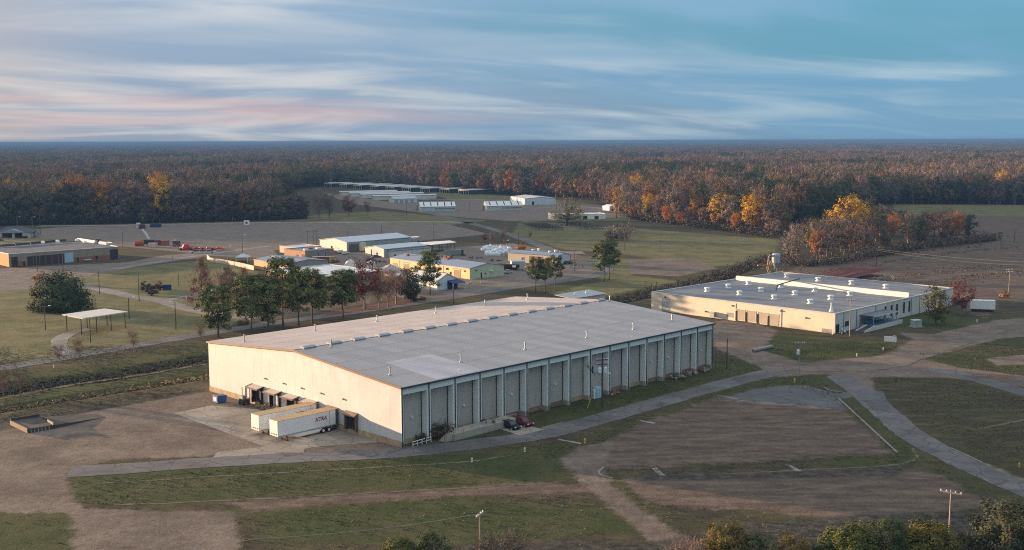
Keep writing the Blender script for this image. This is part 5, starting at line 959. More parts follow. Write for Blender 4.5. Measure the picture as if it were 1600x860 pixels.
# low buildings half hidden by the pines
w1 = Bld('brick_school', 'long low brick building with a white roof half hidden behind the row of pines', 'building', (497, 450), (591, 438), (398, 440), 3.8, M('dark_brick', (.20, .11, .08), .9, .2, .8), M('white_membrane', (.60, .62, .66), .6, .14, .2), endwall=M('dark_brick', (.2, .11, .08)), trim=M('pale_edge', (.5, .55, .62)))
for i in range(7): x = w1.L*(i+.7)/8; w1.add('window', MB().box(x-1.2, -.08, 1.1, x+1.2, -.004, 2.5), GLASS)
w2 = Bld('tan_annex', 'tan walled annex with a white roof at the right end of the brick building', 'building', (646, 450), (672, 444), (591, 440), 3.6, M('pink_tan_wall', (.50, .33, .24), .8, .12), MATS['white_membrane'], W=19); w2.hole('l', 606, 439, 609, 444, 'window', GLASS)
def lumpheap(name, label, cat, px, w, h, mat, seed, n=14):
    o = thing(name, label, cat, at(*px), 0); r = random.Random(seed); b = MB(); rings = 5
    pts = []; 
    for j in range(rings):
        t = j/(rings-1)
        for i in range(n): a = 6.283*i/n; rr = w/2*(1-t)**.75*(1+r.uniform(-.14, .14)); pts.append((rr*math.cos(a), rr*math.sin(a)*.8, h*t*(1+r.uniform(-.1, .1))))
    b.poly(pts, [(j*n+i, j*n+(i+1) % n, (j+1)*n+(i+1) % n, (j+1)*n+i) for j in range(rings-1) for i in range(n)]); b.build('mound', mat, o); return o
SALT = M('white_salt', (.60, .56, .54), .9, .15, .5)
lumpheap('salt_pile', 'large whitish conical pile behind the white roof', 'pile', (547, 420), 8, 4.4, SALT, 1); lumpheap('salt_pile', 'rough whitish pile between the red tree and the yellow workshop', 'pile', (610, 426), 14, 3.5, M('pinkish_gravel', (.46, .40, .38), .9, .2, .5), 2)
o = thing('storage_tank', 'white round tank beside the whitish piles', 'tank', at(580, 421)); MB().lathe([(1.8, 0), (1.8, 2.6), (1.4, 3.3), (.3, 3.6)], 12).build('shell', WHITE, o); MB().lathe([(.35, 3.55), (.35, 3.8), (.05, 3.85)], 8).build('hatch', GALV, o)
# flat white canopies on posts with machinery beneath
def canopy(label, pts, h, posts, mat, nm='canopy_shed', cat='canopy', group=None, beams=True):
    P_ = [at(x, y, h) for x, y in pts]; c = sum(P_, Vector())/len(P_); c.z = 0; o = thing(nm, label, cat, c, 0, group); L_ = [p-c for p in P_]; k = Vector((0, 0, -.25)); n = len(L_)
    MB().poly(L_+[p+k for p in L_], [tuple(range(n)), tuple(range(n, 2*n))[::-1]]+[(i, n+i, n+(i+1) % n, (i+1) % n) for i in range(n)]).build('roof', mat, o)
    for i in range(n):
        a, b_ = L_[i], L_[(i+1) % n]
        for j in range(posts[i % len(posts)]):
            p = a.lerp(b_, (j+.12)/max(1, posts[i % len(posts)]))*.95; MB().tube((p.x, p.y, 0), (p.x, p.y, h-.24), .13, .12, 6).build('post', WOOD, o)
    return o
canopy('white flat canopy over parked machinery in the middle of the yard', [(643, 379.8), (703, 376), (713, 378.6), (676, 382.3)], 4.2, (4, 1, 3, 2), WHITE); canopy('long narrow white canopy behind the pale blue roof', [(600, 373.2), (652, 369.2), (656, 370.4), (612, 374.5)], 4.2, (4, 1, 4, 1), WHITE)
MACH = [M('navy_gear', (.03, .04, .08)), M('tan_gear', (.30, .24, .17)), DTRIM, RUST, GALV]
for i, (x, y, lab) in enumerate(((662, 389, 'dark machinery under the left end of the white canopy'), (680, 388, 'dark machinery under the middle of the white canopy'), (697, 387, 'dark machinery under the right end of the white canopy'))): debris('farm_machinery', lab, at(x, y), 8, 2.6, MACH[:3]+[GALV], 26, 40+i, cat='machinery', flat=.6)
for i, (x, y, lab) in enumerate(((627, 376.5, 'white and rust machinery under the narrow canopy'), (645, 375.5, 'rusty red machinery at the right end of the narrow canopy'), (717, 400, 'dark implements behind the yellow workshop'), (744, 404.5, 'low dark red implement row behind the yellow workshop'))): debris('farm_machinery', lab, at(x, y), 7, 2.2, [RUST, WHITE, MACH[1]] if i < 2 else [DTRIM, RUST, BLACK], 22, 50+i, cat='machinery', flat=.6)
o = thing('green_container', 'grey green container behind the yellow workshop roof', 'container', at(695, 400.5), .25); MB().box(0, 0, .1, 9, 2.6, 2.8).build('body', M('grey_green_sheet', (.20, .24, .20)), o); MB().box(8.2, -.2, .1, 9.2, 0, 2.9).build('end_frame', DTRIM, o)
o = thing('black_trailer', 'long black flat trailer with white patches behind the pale green gable', 'trailer', at(800, 422), -.5); MB().box(-7, -1.2, 1.0, 3, 1.2, 2.4).build('bed', DARK, o); MB().box(.8, -1.26, 1.3, 2.6, -1.205, 2.2).build('white_marking', WHITE, o); MB().box(-6, -.9, .3, 2, .9, .99).build('axle_frame', BLACK, o)
o = thing('grey_container', 'pale grey container right of the black trailer', 'container', at(805, 421.5), .12); MB().box(-1.5, 0, .1, 4.3, 6, 3.4).build('body', M('pale_grey_sheet', (.42, .44, .43)), o); MB().box(-1.55, -.05, 3.401, 4.35, 6.05, 3.5).build('roof', GALV, o)
# parked pickups in the yard and white bulk bags
for lab, pa, pb, c_, mn in (('white pickup truck left of the other in front of the large white building', (528, 396.5), (537, 395), (.7, .7, .7), 'white_car'), ('white car right of the pickup in front of the large white building', (534, 398.3), (546, 396.5), (.72, .72, .72), 'white_car'), ('white car parked under the three pines by the road', (868, 418.5), (880, 417), (.68, .68, .68), 'white_car'), ('dark car by the corner of the long cream shop', (884, 413.2), (893, 412.5), (.03, .04, .06), 'navy_car'), ('dark vehicle parked in front of the white gabled shed', (585, 403.3), (592, 403), (.05, .045, .04), 'dark_car')): car(lab, pa, pb, c_, mn)
BAG = M('white_bulk_bag', (.68, .72, .78), .6, .06)
proto = None
for y, x0, x1, n, rw in ((390.5, 757, 796, 10, 'farthest'), (393.5, 754, 796, 10, 'second farthest'), (397, 760, 792, 8, 'second nearest'), (400, 762, 780, 5, 'nearest')):
    for i in range(n):
        x = x0+(x1-x0)*(i+random.uniform(-.25, .25))/(n-1); lab = '%s white bulk bag from the left in the %s row of bags' % (ORD(i+1), rw)
        if proto is None:
            c_ = proto = thing('bulk_bag', lab, 'bag', at(x, y), 0, 'white bulk bags in rows'); MB().lathe([(.85, 0), (1.05, .3), (1.1, 1.0), (.95, 1.5), (.5, 1.75), (.2, 1.8)], 8).build('bag', BAG, proto); MB().lathe([(.22, 1.78), (.12, 1.95), (.25, 2.15)], 6).build('tie', WHITE, proto)
        else: c_ = copy_tree(proto); c_['label'] = lab; c_.location = at(x, y); c_.rotation_euler.z = random.uniform(0, 6); k = random.uniform(.85, 1.2); c_.scale = (k, k, k*random.uniform(.8, 1.3))
# fence wall with gazebo
fw = thing('cream_wall', 'cream masonry garden wall curving left from the peach shed', 'wall', at(345, 410)); fp = [at(*p)-at(345, 410) for p in ((324, 404.5), (328, 409), (340, 411), (356, 413.5), (376, 417.5), (397, 422.5))]
for a, c_ in zip(fp[:-1], fp[1:]):
    d = (c_-a).normalized(); n_ = Vector((-d.y, d.x, 0))*.15; c2 = a.lerp(c_, .995); z = Vector((0, 0, 1.9)); MB().poly([a-n_, c2-n_, c2+n_, a+n_, a-n_+z, c2-n_+z, c2+n_+z, a+n_+z], [(0, 3, 2, 1), (4, 5, 6, 7), (0, 1, 5, 4), (1, 2, 6, 5), (2, 3, 7, 6), (3, 0, 4, 7)]).build('wall_section', M('pale_masonry', (.58, .48, .38), .8, .1), fw)
gz = thing('gazebo', 'small white hipped gazebo behind the cream garden wall', 'gazebo', at(380, 409.5)); b = MB(); b.poly([(-3, -3, 2.4), (3, -3, 2.4), (3, 3, 2.4), (-3, 3, 2.4), (-.4, 0, 3.9), (.4, 0, 3.9)], [(0, 1, 5, 4), (1, 2, 5), (2, 3, 4, 5), (3, 0, 4), (3, 2, 1, 0)]); b.build('roof', M('pale_gazebo_roof', (.5, .55, .55)), gz)
for x in (-2.6, 2.6):
    for y in (-2.6, 2.6): MB().box(x-.1, y-.1, 0, x+.1, y+.1, 2.39).build('post', WHITE, gz)
MB().box(-2, -.6, .7, 2, .6, .8).build('table_top', WOOD, gz); debris('farm_machinery', 'dark red and black equipment beside the hipped gazebo', at(358, 409), 7, 1.6, [RUST, BLACK, DTRIM], 18, 61, cat='machinery', flat=.5)
# left school block
b1 = Bld('school_block', 'long tan brick block with tall dark bays at the left edge', 'building', (14.5, 417.5), (186, 404.5), (-40, 412.5), 5.7, M('orange_tan_brick', (.46, .25, .10), .85, .15, .5), M('dark_flat_roof', (.10, .105, .12), .8, .3, .2), endwall=M('tan_brick', (.30, .25, .185), .85, .15, .5), grid=False, W=36, trim=M('pale_blue_fascia', (.62, .70, .78)))  # left wall is the tan brick with warm sunlight put into its colour
MAR = M('maroon_bay', (.055, .035, .045), .6, .15)
for x0, x1 in ((18, 27.5), (172, 184)): b1.hole('r', x0, 402 if x0 < 100 else 390, x1, 417 if x0 < 100 else 404, 'bay_door', MAR, TRIM, foot=True)
for i in range(6): x = 43+i*9.7; b1.hole('r', x, 401-i*.75, x+8.3, 415-i*.75, 'bay_window', MAR, TRIM, foot=True)
b1.hole('r', 102, 396, 114, 411, 'pale_blue_panel', M('sky_blue_panel', (.36, .52, .66), .5, .05), WHITE); 
for x0, x1, y0, y1 in ((36, 39, 409, 415.5), (120, 123, 402.5, 409), (149, 153, 400, 405.5)): b1.hole('r', x0, y0, x1, y1, 'window', GLASS, None)
q0, q1 = b1.wp('r', 28, 412), b1.wp('r', 41, 412); b1.add('brick_band', MB().box(q0.x, -.05, .02, q1.x, -.003, 2.2), BRICK); q0, q1 = b1.wp('r', 115, 405), b1.wp('r', 171, 402); b1.add('brick_band', MB().box(q0.x, -.05, .02, q1.x, -.003, 2.2), BRICK)
for x, y in ((22, 384), (45, 382), (67, 380.5), (90, 379), (133, 380.5), (121, 377)): q = b1.top(x, y); b1.add('roof_vent', MB().lathe([(.9, 0), (1.1, .4), (.9, 1.0), (.3, 1.3)], 10, (q.x, q.y, 5.66)), WHITE)
for i in range(22): q = b1.top(2+i*4.7, 386.0-i*.42); b1.add('edge_unit', MB().box(q.x-1.0, q.y-.5, 5.66, q.x+.7, q.y+.6, 6.8), DTRIM)
for x0, y0, x1, y1, m_ in ((122, 376.5, 150, 381, WHITE), (156, 382, 168, 383.5, WHITE), (169, 382.5, 176, 383.5, M('pale_yellow_sheet', (.62, .52, .30)))): a, c_ = b1.top(x0, y0), b1.top(x1, y1); d = c_-a; b = MB(); b.tube((a.x, a.y, 6.4), (c_.x, c_.y, 6.4), .8, .8, 6); b1.add('roof_duct', b, m_)
q = b1.top(154, 381); b1.add('roof_flue', MB().lathe([(.5, 0), (.4, 1.8), (1.2, 1.9), (1.2, 2.3)], 8, (q.x, q.y, 5.66)), DTRIM)
car('white pickup truck parked against the long tan block', (134, 408.5), (142, 407.5), (.62, .63, .64), 'pickup_white')
# picnic pavilion far left
pv = thing('hip_roof_pavilion', 'open sided pavilion with a dark hipped roof and white piers at the far left', 'pavilion', at(24, 373)); PX = lambda x, y, z=0: at(x, y, z)-at(24, 373)
fl, fr_ = PX(-6, 373.5), PX(47, 372.5); dx = (fr_-fl).normalized(); dy = Vector((-dx.y, dx.x, 0)); Lp = (fr_-fl).length; Wp = 15
def pp(u, v, z): q = fl+dx*u+dy*v; return (q.x, q.y, z)
MB().poly([pp(-1, -1, 3.4), pp(Lp+1, -1, 3.4), pp(Lp+1, Wp+1, 3.4), pp(-1, Wp+1, 3.4), pp(5, Wp/2, 6.4), pp(Lp-5, Wp/2, 6.4), pp(-1, -1, 3.2), pp(Lp+1, -1, 3.2), pp(Lp+1, Wp+1, 3.2), pp(-1, Wp+1, 3.2)], [(0, 1, 5, 4), (1, 2, 5), (2, 3, 4, 5), (3, 0, 4), (0, 6, 7, 1), (1, 7, 8, 2), (2, 8, 9, 3), (3, 9, 6, 0), (6, 9, 8, 7)]).build('roof', M('slate_roof', (.075, .085, .10), .8, .2), pv)
u0, u1 = Lp*.12, Lp*.88; MB().poly([pp(u0, -1.05, 3.35), pp(u1, -1.05, 3.35), pp((u0+u1)/2, -1.05, 5.2), pp((u0+u1)/2, Wp*.4, 5.3)], [(0, 1, 2), (1, 3, 2), (0, 2, 3)]).build('porch_gable', M('grey_gable', (.30, .31, .32)), pv)
for u in (.4, Lp*.52, Lp-.4):
    for v in (0, Wp): q = fl+dx*u+dy*v; MB().box(q.x-.6, q.y-.5, 0, q.x+.6, q.y+.5, 3.19).build('pier', M('pale_pier', (.46, .47, .46)), pv)
q = fl+dx*(Lp-1); MB().poly([pp(Lp-1.2, 1, 0), pp(Lp-1.2, Wp-1, 0), pp(Lp-1.2, Wp-1, 3.18), pp(Lp-1.2, 1, 3.18), pp(Lp-.9, 1, 0), pp(Lp-.9, Wp-1, 0), pp(Lp-.9, Wp-1, 3.18), pp(Lp-.9, 1, 3.18)], [(0, 1, 2, 3), (4, 7, 6, 5), (0, 3, 7, 4), (1, 5, 6, 2)]).build('end_wall', M('pale_pier', (.46, .47, .46)), pv); MB().poly([pp(0, Wp-1, 0), pp(Lp*.6, Wp-1, 0), pp(Lp*.6, Wp-1, 3), pp(0, Wp-1, 3), pp(0, Wp-.8, 0), pp(Lp*.6, Wp-.8, 0), pp(Lp*.6, Wp-.8, 3), pp(0, Wp-.8, 3)], [(0, 1, 2, 3), (4, 7, 6, 5)]).build('back_wall', DTRIM, pv)
car('dark pickup truck parked left of the hipped pavilion', (-6, 378), (5, 377), (.02, .025, .035), 'dark_pickup'); debris('hedge_trimmings', 'dark brush heap right of the hipped pavilion', at(57, 368), 6, 3, [DTRIM, BLACK], 20, 71, flat=.6)
# things on the big gravel lot
def contain(label, px, L, W, h, rz, col, mn, door=None, cat='container'):
    o = thing('shipping_container', label, cat, at(*px), rz); MB().box(-L/2, -W/2, .1, L/2, W/2, h).build('body', M(mn, col, .7, .15, .6), o); b = MB()
    for x in (-L/2-.04, L/2-.16):
        for y in (-W/2-.04, W/2-.16): b.box(x, y, .05, x+.2, y+.2, h+.05)
    b.build('corner_post', DTRIM, o); MB().box(-L/2-.05, -W/2+.2, .2, -L/2-.002, W/2-.2, h-.1).build('door', M(door or mn, col), o); return o
contain('maroon container with a white end at the far edge of the gravel lot', (222, 357.5), 4, 3, 2.7, .35, (.14, .03, .05), 'maroon_box'); o = thing('white_box', 'white upright box at the left end of the far maroon container', 'box', at(216.5, 356.5), .3); MB().box(-1.2, -1.2, 0, 1.2, 1.6, 3.2).build('body', WHITE, o); MB().box(-.8, -1.26, .3, .8, -1.203, 2.6).build('door', CREAMSH, o)
contain('dark blue container at the far edge of the gravel lot', (243.5, 355.3), 6.5, 2.6, 2.0, -.02, (.02, .035, .12), 'navy_box')
for i, (x, y) in enumerate(((223.5, 361), (226, 364.5), (228, 367), (230, 370), (232, 373.5))): o = thing('white_block', 'white concrete block, %s nearest of the line across the gravel lot' % ORD(5-i), 'block', at(x, y), .3, 'line of white blocks'); MB().box(-.7, -.7, 0, .7, .7, 1.1).build('block', WHITE, o); MB().tube((0, 0, 1.1), (0, 0, 1.3), .15).build('lifting_eye', GALV, o)
o = thing('round_tank', 'orange red horizontal tank at the left of the container row', 'tank', at(217.5, 384.8), .35); b = MB(); b.prism([(1.4*math.cos(a), 1.55+1.4*math.sin(a)) for a in [i*math.pi/8 for i in range(16)]], 0, -2.5, 2.5); b.build('shell', M('orange_red', (.42, .09, .03), .6, .12), o); MB().box(-2.0, -.9, 0, -1.5, .9, .5).build('cradle', DTRIM, o); MB().box(1.5, -.9, 0, 2.0, .9, .5).build('cradle', DTRIM, o)
contain('small cream box in front of the container row', (239, 386.5), 4.6, 2.4, 2.2, -.1, (.58, .46, .36), 'cream_box'); contain('maroon container in the middle of the row', (247, 383), 3.8, 2.6, 2.7, .3, (.22, .06, .06), 'red_box'); contain('rust orange container right of the maroon one', (257.5, 383.5), 4.2, 2.6, 2.7, .3, (.32, .12, .07), 'rust_box'); contain('dark green container behind the cream box', (234.5, 381.5), 4.2, 2.6, 2.3, .2, (.03, .06, .04), 'green_box'); contain('tan and black container at the right end of the row', (276, 385), 3.8, 2.6, 2.9, .3, (.10, .08, .07), 'black_box'); contain('dark purple box behind the orange red tank', (226, 381.5), 3.2, 2.6, 2.3, .3, (.06, .03, .06), 'purple_box')
RED = M('bright_red', (.50, .035, .03), .5, .15)
o = thing('red_implement', 'bright red folded farm implement lying on the edge of the gravel lot', 'implement', at(312, 391), .0); r_ = random.Random(8); b = MB()
for i in range(34): x = -11+22*i/33+r_.uniform(-.5, .5); hh = (3.2 if i < 12 else 1.8)*r_.uniform(.5, 1); p0 = Vector((x, r_.uniform(-1.5, 1.5), r_.uniform(.2, hh))); b.tube(p0, p0+Vector((r_.uniform(-2, 2.4), r_.uniform(-1.2, 1.2), r_.uniform(-.8, .8))), .32, .26, 5)
b.build('folded_arm', RED, o); MB().lathe([(1.9, .3), (2.1, 1.4), (1.4, 2.9), (.5, 3.4)], 9, (-7, 0, 0)).build('hopper', RED, o); MB().box(-11, -.3, .5, 10, .3, .9).build('frame', RED, o)
for x in (-9, -4, 2, 7): MB().prism([(x+.6*math.cos(a), .6+.6*math.sin(a)) for a in [i*math.pi/5 for i in range(10)]], 1, -1.9, -1.5).build('wheel', BLACK, o)
o = thing('white_float', 'white cylinder left of the bright red implement', 'cylinder', at(287.5, 389.5)); MB().tube((-2.3, 0, .6), (2.3, 0, .6), .55, .55, 10).build('drum', WHITE, o); MB().box(-1.5, -.4, 0, 1.5, .4, .2).build('cradle', GALV, o)
o = thing('low_wagon', 'low white sided wagon in front of the bright red implement', 'wagon', at(317, 395.5)); MB().box(-6.5, -1, .5, 6.5, 1, .9).build('bed', CREAMSH, o)
for x in (-3.4, 0, 3.4): MB().box(x-1.2, -1.06, .92, x+1.2, 1.06, 1.5).build('crate', DTRIM, o)
for x in (-5, 5): MB().prism([(x+.4*math.cos(a), .4+.4*math.sin(a)) for a in [i*math.pi/5 for i in range(10)]], 1, -1.1, -.8).build('wheel', BLACK, o)
# big canopy on the left lawn
pav = canopy('large flat white canopy on thin posts standing in the left lawn', [(97, 491.5), (163, 482.3), (200, 487), (129, 497.5)], 5.0, (2, 1, 3, 1), M('dusty_white_roof', (.62, .58, .53), .6, .1))
# ------------------------------------------------------------------ far sheds and white buildings
def slots(B_, n, m):
    for i in range(n):
        x = B_.L*(i+.55)/n; W, h, r_ = B_.W, B_.h, B_.rise; y0, y1 = W*.04, W*.46; z = lambda y: h+r_*y/(W/2)+.2
        MB().poly([(x-.4, y0, z(y0)+.02), (x+.4, y0, z(y0)+.02), (x+.4, y1, z(y1)+.02), (x-.4, y1, z(y1)+.02), (x-.4, y0, z(y0)-.1), (x+.4, y0, z(y0)-.1), (x+.4, y1, z(y1)-.1), (x-.4, y1, z(y1)-.1)], [(0, 1, 2, 3), (0, 4, 5, 1), (1, 5, 6, 2), (2, 6, 7, 3), (3, 7, 4, 0)]).build('roof_slot', m, B_.o)
FARW = M('far_white_wall', (.62, .64, .58), .6, .06); FARR = M('far_white_roof', (.72, .72, .72), .5, .05)
for q, r_, p_, lab in (((657, 331), (711, 330.2), (649, 328.8), 'left white gabled barn with five dark roof slots'), ((760.5, 329.8), (816, 328.6), (753.5, 327.6), 'right white gabled barn with five dark roof slots')):
    B_ = Bld('gabled_barn', lab, 'barn', q, r_, p_, 4.0, FARW, FARR, 'gable', 3.0, 'x', grid=False, endwall=M('far_green_white', (.48, .54, .49)), over=.5, W=11); slots(B_, 5, DARK); B_.hole('l', q[0]-6, q[1]-8.5, q[0]-3, q[1]-2, 'barn_door', M('brown_barn_door', (.2, .13, .08)), None, foot=True); B_.add('eave_shadow_rail', MB().box(B_.L*.42, -.5, 2.1, B_.L-.3, -.05, 2.3), DTRIM)  # dark strip along the wall stands in for the eave's shadow
    for k in range(5): B_.add('buttress', MB().box(B_.L*(k+.5)/5-.15, -.25, 0, B_.L*(k+.5)/5+.15, -.005, 3.2), FARW)
B_ = Bld('white_warehouse', 'white flat gabled warehouse before the dark woods', 'warehouse', (820, 320.8), (868, 319.8), (795, 317.2), 5.4, WHITE, M('far_grey_roof', (.45, .46, .48)), 'gable', 1.3, 'y', grid=False, endwall=M('far_pale_blue', (.56, .64, .68)), W=42); B_.hole('r', 831, 315, 834.5, 320, 'door', GLASS, None, foot=True)
B_ = Bld('long_white_shed', 'long low white shed with two dark doors behind the big lone tree', 'shed', (866.5, 344.2), (946, 342.3), (857, 342), 3.6, WHITE, FARR, 'flat', grid=False, W=14)
for x0, x1 in ((911, 917), (928.5, 935)): B_.hole('r', x0, 338, x1, 343, 'door', GLASS, DTRIM, foot=True)
for k in range(7): x = B_.L*(k+.5)/7; B_.add('pilaster', MB().box(x-.2, -.12, 0, x+.2, -.005, 3.4), CREAMSH)
B_ = Bld('grey_white_shed', 'grey white shed with a low gabled roof in front of the long sheds', 'shed', (615, 317.5), (652, 316.5), (609, 315), 3.6, FARW, M('far_grey_roof', (.45, .46, .48)), 'gable', 1.8, 'x', grid=False, endwall=M('far_pale_blue', (.56, .64, .68)), W=14)
for k in range(4): x = B_.L*(k+.5)/4.5; B_.add('door', MB().box(x-1.6, -.08, .02, x+1.6, -.004, 2.9), M('grey_blue_door', (.28, .34, .38)))
B_ = Bld('small_white_house', 'small white house at the left of the wood edge behind the yellow column tree', 'house', (952, 329.6), (966, 329), (944.5, 327.5), 3.2, WHITE, FARR, 'gable', 1.2, 'y', grid=False, W=9); B_.hole('r', 956, 326.5, 958, 329, 'door', GLASS, None, foot=True)
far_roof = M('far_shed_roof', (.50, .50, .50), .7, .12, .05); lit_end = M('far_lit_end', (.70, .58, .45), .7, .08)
def long_shed(label, px, L, W, h, open_end, group, ang=WA-.12):
    o = thing('long_shed', label, 'shed', at(*px), ang, group); v = .4
    for s in (0, 1):
        e, m_ = (-v, W/2) if s == 0 else (W+v, W/2); b = MB(); pts = [(-1.5, e, h), (L, e, h), (L, m_, h+.9), (-1.5, m_, h+.9)]; b.poly(pts+[(x, y, z-.25) for x, y, z in pts], [(0, 1, 2, 3), (4, 7, 6, 5), (0, 4, 5, 1), (1, 5, 6, 2), (2, 6, 7, 3), (3, 7, 4, 0)]); b.build('roof', far_roof, o)
    if open_end:
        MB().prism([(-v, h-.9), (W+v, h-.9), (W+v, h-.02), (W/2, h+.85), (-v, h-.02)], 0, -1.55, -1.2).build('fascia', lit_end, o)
        for k in range(5): y = W*k/4; MB().box(-1.2, y-.2, 0, -.8, y+.2, h-.9).build('post', FARW, o)
        MB().box(2, .3, 0, L-1, .6, h-.3).build('side_wall', DTRIM, o); MB().box(2, W-.6, 0, L-1, W-.3, h-.3).build('side_wall', DTRIM, o)
    else:
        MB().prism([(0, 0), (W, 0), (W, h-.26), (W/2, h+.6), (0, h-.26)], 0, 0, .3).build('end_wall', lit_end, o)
        MB().box(.31, 0, 0, L-.5, .3, h-.26).build('side_wall', FARW, o); MB().box(.31, W-.3, 0, L-.5, W, h-.26).build('side_wall', FARW, o)
ords = ['first', 'second', 'third', 'fourth', 'fifth', 'sixth', 'seventh', 'eighth', 'ninth', 'tenth']
for i, (x, y) in enumerate(((489, 291.5), (513, 292.8), (537, 294.3), (560, 295.8), (586, 297.3), (611, 298.6), (637, 300), (666, 301), (697, 302.3), (727, 304.3))): long_shed('open ended long shed, %s from the left in the far row' % ords[i], (x+6, y), 46, 17, 4.6, True, 'open ended long sheds')
for i, (x, y) in enumerate(((534, 306), (549, 308), (566, 310), (586, 313))): long_shed('closed long shed with a pale end, %s from the left in the near row' % ords[i], (x, y), (60, 62, 64, 62)[i], 10, 3.6, False, 'closed long sheds', .42)
# rows of dark feed tables on the green field
def table_rows(label, px, n, L, grp):
    a, c_ = px; A_, C2 = at(*a), at(*c_)
    for i in range(n):
        p = A_.lerp(C2, i/(n-1)); o = thing('dark_rack', '%s dark low rack from the far side, %s' % (ORD(i+1), label), 'rack', p, .12, grp); MB().box(0, -1.2, 1.3, L, 1.2, 1.5).build('top', DARK, o)
        for k in range(int(L/4)+1): MB().box(k*4, -1.1, 0, k*4+.25, 1.1, 1.29).build('leg', PALEWOOD, o)
table_rows('left rack block on the green field', ((812, 352), (838, 360)), 7, 17, 'left block of dark racks'); table_rows('right rack block on the green field', ((874, 351.5), (912, 358.5)), 6, 15, 'right block of dark racks')
o = thing('farmhouse', 'tiny white farmhouse far off in a forest clearing', 'house', at(1018, 256.3), .1); MB().box(-14, 0, 0, 14, 16, 9).build('wall', WHITE, o); MB().prism([(-1, 9), (17, 9), (8, 13)], 0, -15, 15).build('roof', FARR, o)
# ------------------------------------------------------------------ single trees and shrubs
tree_proto('oak', 'wide', 12.4, 20, 120, 110, .5, L_DARK, TRUNK, .07, .13, 41, flat=.75, tr=.03)
tree_proto('pine', 'pine', 15, 9.5, 84, 72, .42, L_PINE, TRUNK, .30, .145, 42, 0, flat=.65, tr=.016, top=.95, limbs=22)
tree_proto('pine2', 'pine', 15, 9.0, 80, 72, .42, L_PINE, TRUNK, .20, .145, 43, 0, flat=.65, tr=.016, top=.95, limbs=22)
tree_proto('pine3', 'pine', 15, 8.0, 58, 64, .42, L_PINE, TRUNK, .40, .145, 44, 0, flat=.65, tr=.015, top=.95, limbs=18)
tree_proto('pine4', 'pine', 15, 9.5, 74, 66, .42, L_PINE, TRUNK, .32, .145, 48, 0, flat=.65, tr=.016, top=.95, limbs=20)
tree_proto('cypress', 'cone', 14, 10, 70, 26, .32, L_CYP, PALEBARK, .14, .11, 45, 16, .07, 1.0, tr=.018, limbs=24)
tree_proto('redtree', 'round', 12, 9, 60, 34, .34, L_RED, PALEBARK, .2, .13, 46, 10, .06, 1.0, limbs=20)
tree_proto('greyt', 'vase', 11, 7.5, 44, 6, .3, L_PINK, PALEBARK, .22, .13, 47, 34, .055, 1.0, limbs=26)
tree_proto('crape', 'vase', 4.6, 3.6, 26, 6, .16, L_PINK, PALEBARK, .3, .16, 49, 34, .035, .55, tr=.016, limbs=22, top=.7)
tree_proto('holly', 'round', 10, 9, 56, 60, .42, L_DARK, TRUNK, .08, .15, 50)
tree_proto('shrubd', 'round', 3.6, 4.6, 30, 46, .28, L_BRUSH, TRUNK, .02, .17, 51, limbs=8)
tree_proto('lone', 'wide', 20, 24, 70, 24, .6, L_OLIVE, TRUNK, .2, .11, 52, 10, .12, 1.6, tr=.045, limbs=30)
tree_proto('mixedt', 'round', 11, 10, 60, 52, .36, L_YGREEN, TRUNK, .1, .14, 53, limbs=20)
tree_proto('fore', 'round', 8, 10, 80, 90, .30, L_YGREEN, TRUNK, .05, .13, 54, limbs=24)
tree_proto('foredark', 'round', 10, 11, 90, 90, .30, L_DARK, TRUNK, .1, .13, 55, limbs=24)
tree_proto('forebare', 'round', 6, 8, 50, 10, .25, L_BARE, TRUNK, .05, .14, 56, 50, .05, .9, limbs=30)
tree_proto('forey', 'round', 7, 7, 60, 70, .26, leafmat('mustard_leaves', [(.11, .085, .026), (.125, .09, .028)], .4), TRUNK, .05, .14, 57, 12, .05, .8, limbs=24)
HT = dict(oak=12.4, pine=15, pine2=15, pine3=15, pine4=15, cypress=14, redtree=12, greyt=11, crape=4.6, holly=10, shrubd=3.6, lone=20, mixedt=11, fore=8, foredark=10, forebare=6, forey=7, bush=6, bare1=20, bare2=20, orange1=19, rust1=20)
def T(name, label, key, px, top, sz=1.0, cat='tree', mat=None, w=1.0):
    p = at(*px); s = max(.2, height(px[0], top, p))/HT[key]; o = plant(name, label, cat, key, p, s, mat=mat); o.scale = (s*w, s*w, s); return o
T('live_oak', 'broad dark evergreen oak spreading over the left lawn', 'oak', (97, 484.5), 426)
T('autumn_shrub', 'red brown shrub behind the broad oak on the left lawn', 'shrubd', (62, 441), 424, mat=L_RUST, w=1.0, cat='shrub')
for px, top, lab in (((230, 456), 439, 'dark red brown bush left of the trio by the blue dumpster'), ((246, 454), 440, 'dark red brown bush nearest the blue dumpster'), ((239, 462), 449, 'dark red brown bush in front of the other two')): T('dark_bush', lab, 'shrubd', px, top, cat='shrub', mat=L_RED if px[0] > 240 else None)
o = thing('dumpster', 'small dark blue dumpster beside the dark bushes on the lawn', 'dumpster', at(261, 453), .3); MB().box(-1.6, -1.2, .15, 1.6, 1.2, 1.9).build('bin', M('navy_bin', (.02, .045, .14)), o); MB().box(-1.65, -1.25, 1.903, 1.65, 1.25, 2.0).build('lid', M('navy_lid', (.03, .05, .11)), o)
for px, top, lab in (((92, 566), 541, 'pinkish leafless crape myrtle by the road, second nearest'), ((123, 559), 531, 'pinkish leafless crape myrtle beside the gravel loop'), ((209, 546), 519, 'pinkish leafless crape myrtle below the flat white canopy'), ((313, 531), 506, 'pinkish leafless crape myrtle left of the first pine')): T('crape_myrtle', lab, 'crape', px, top)
for px, top, lab in (((5, 618), 578, 'bare sapling at the left edge by the ditch'), ((32, 614), 580, 'bare sapling right of the edge one by the ditch')): T('bare_sapling', lab, 'crape', px, top, mat=L_BARE)
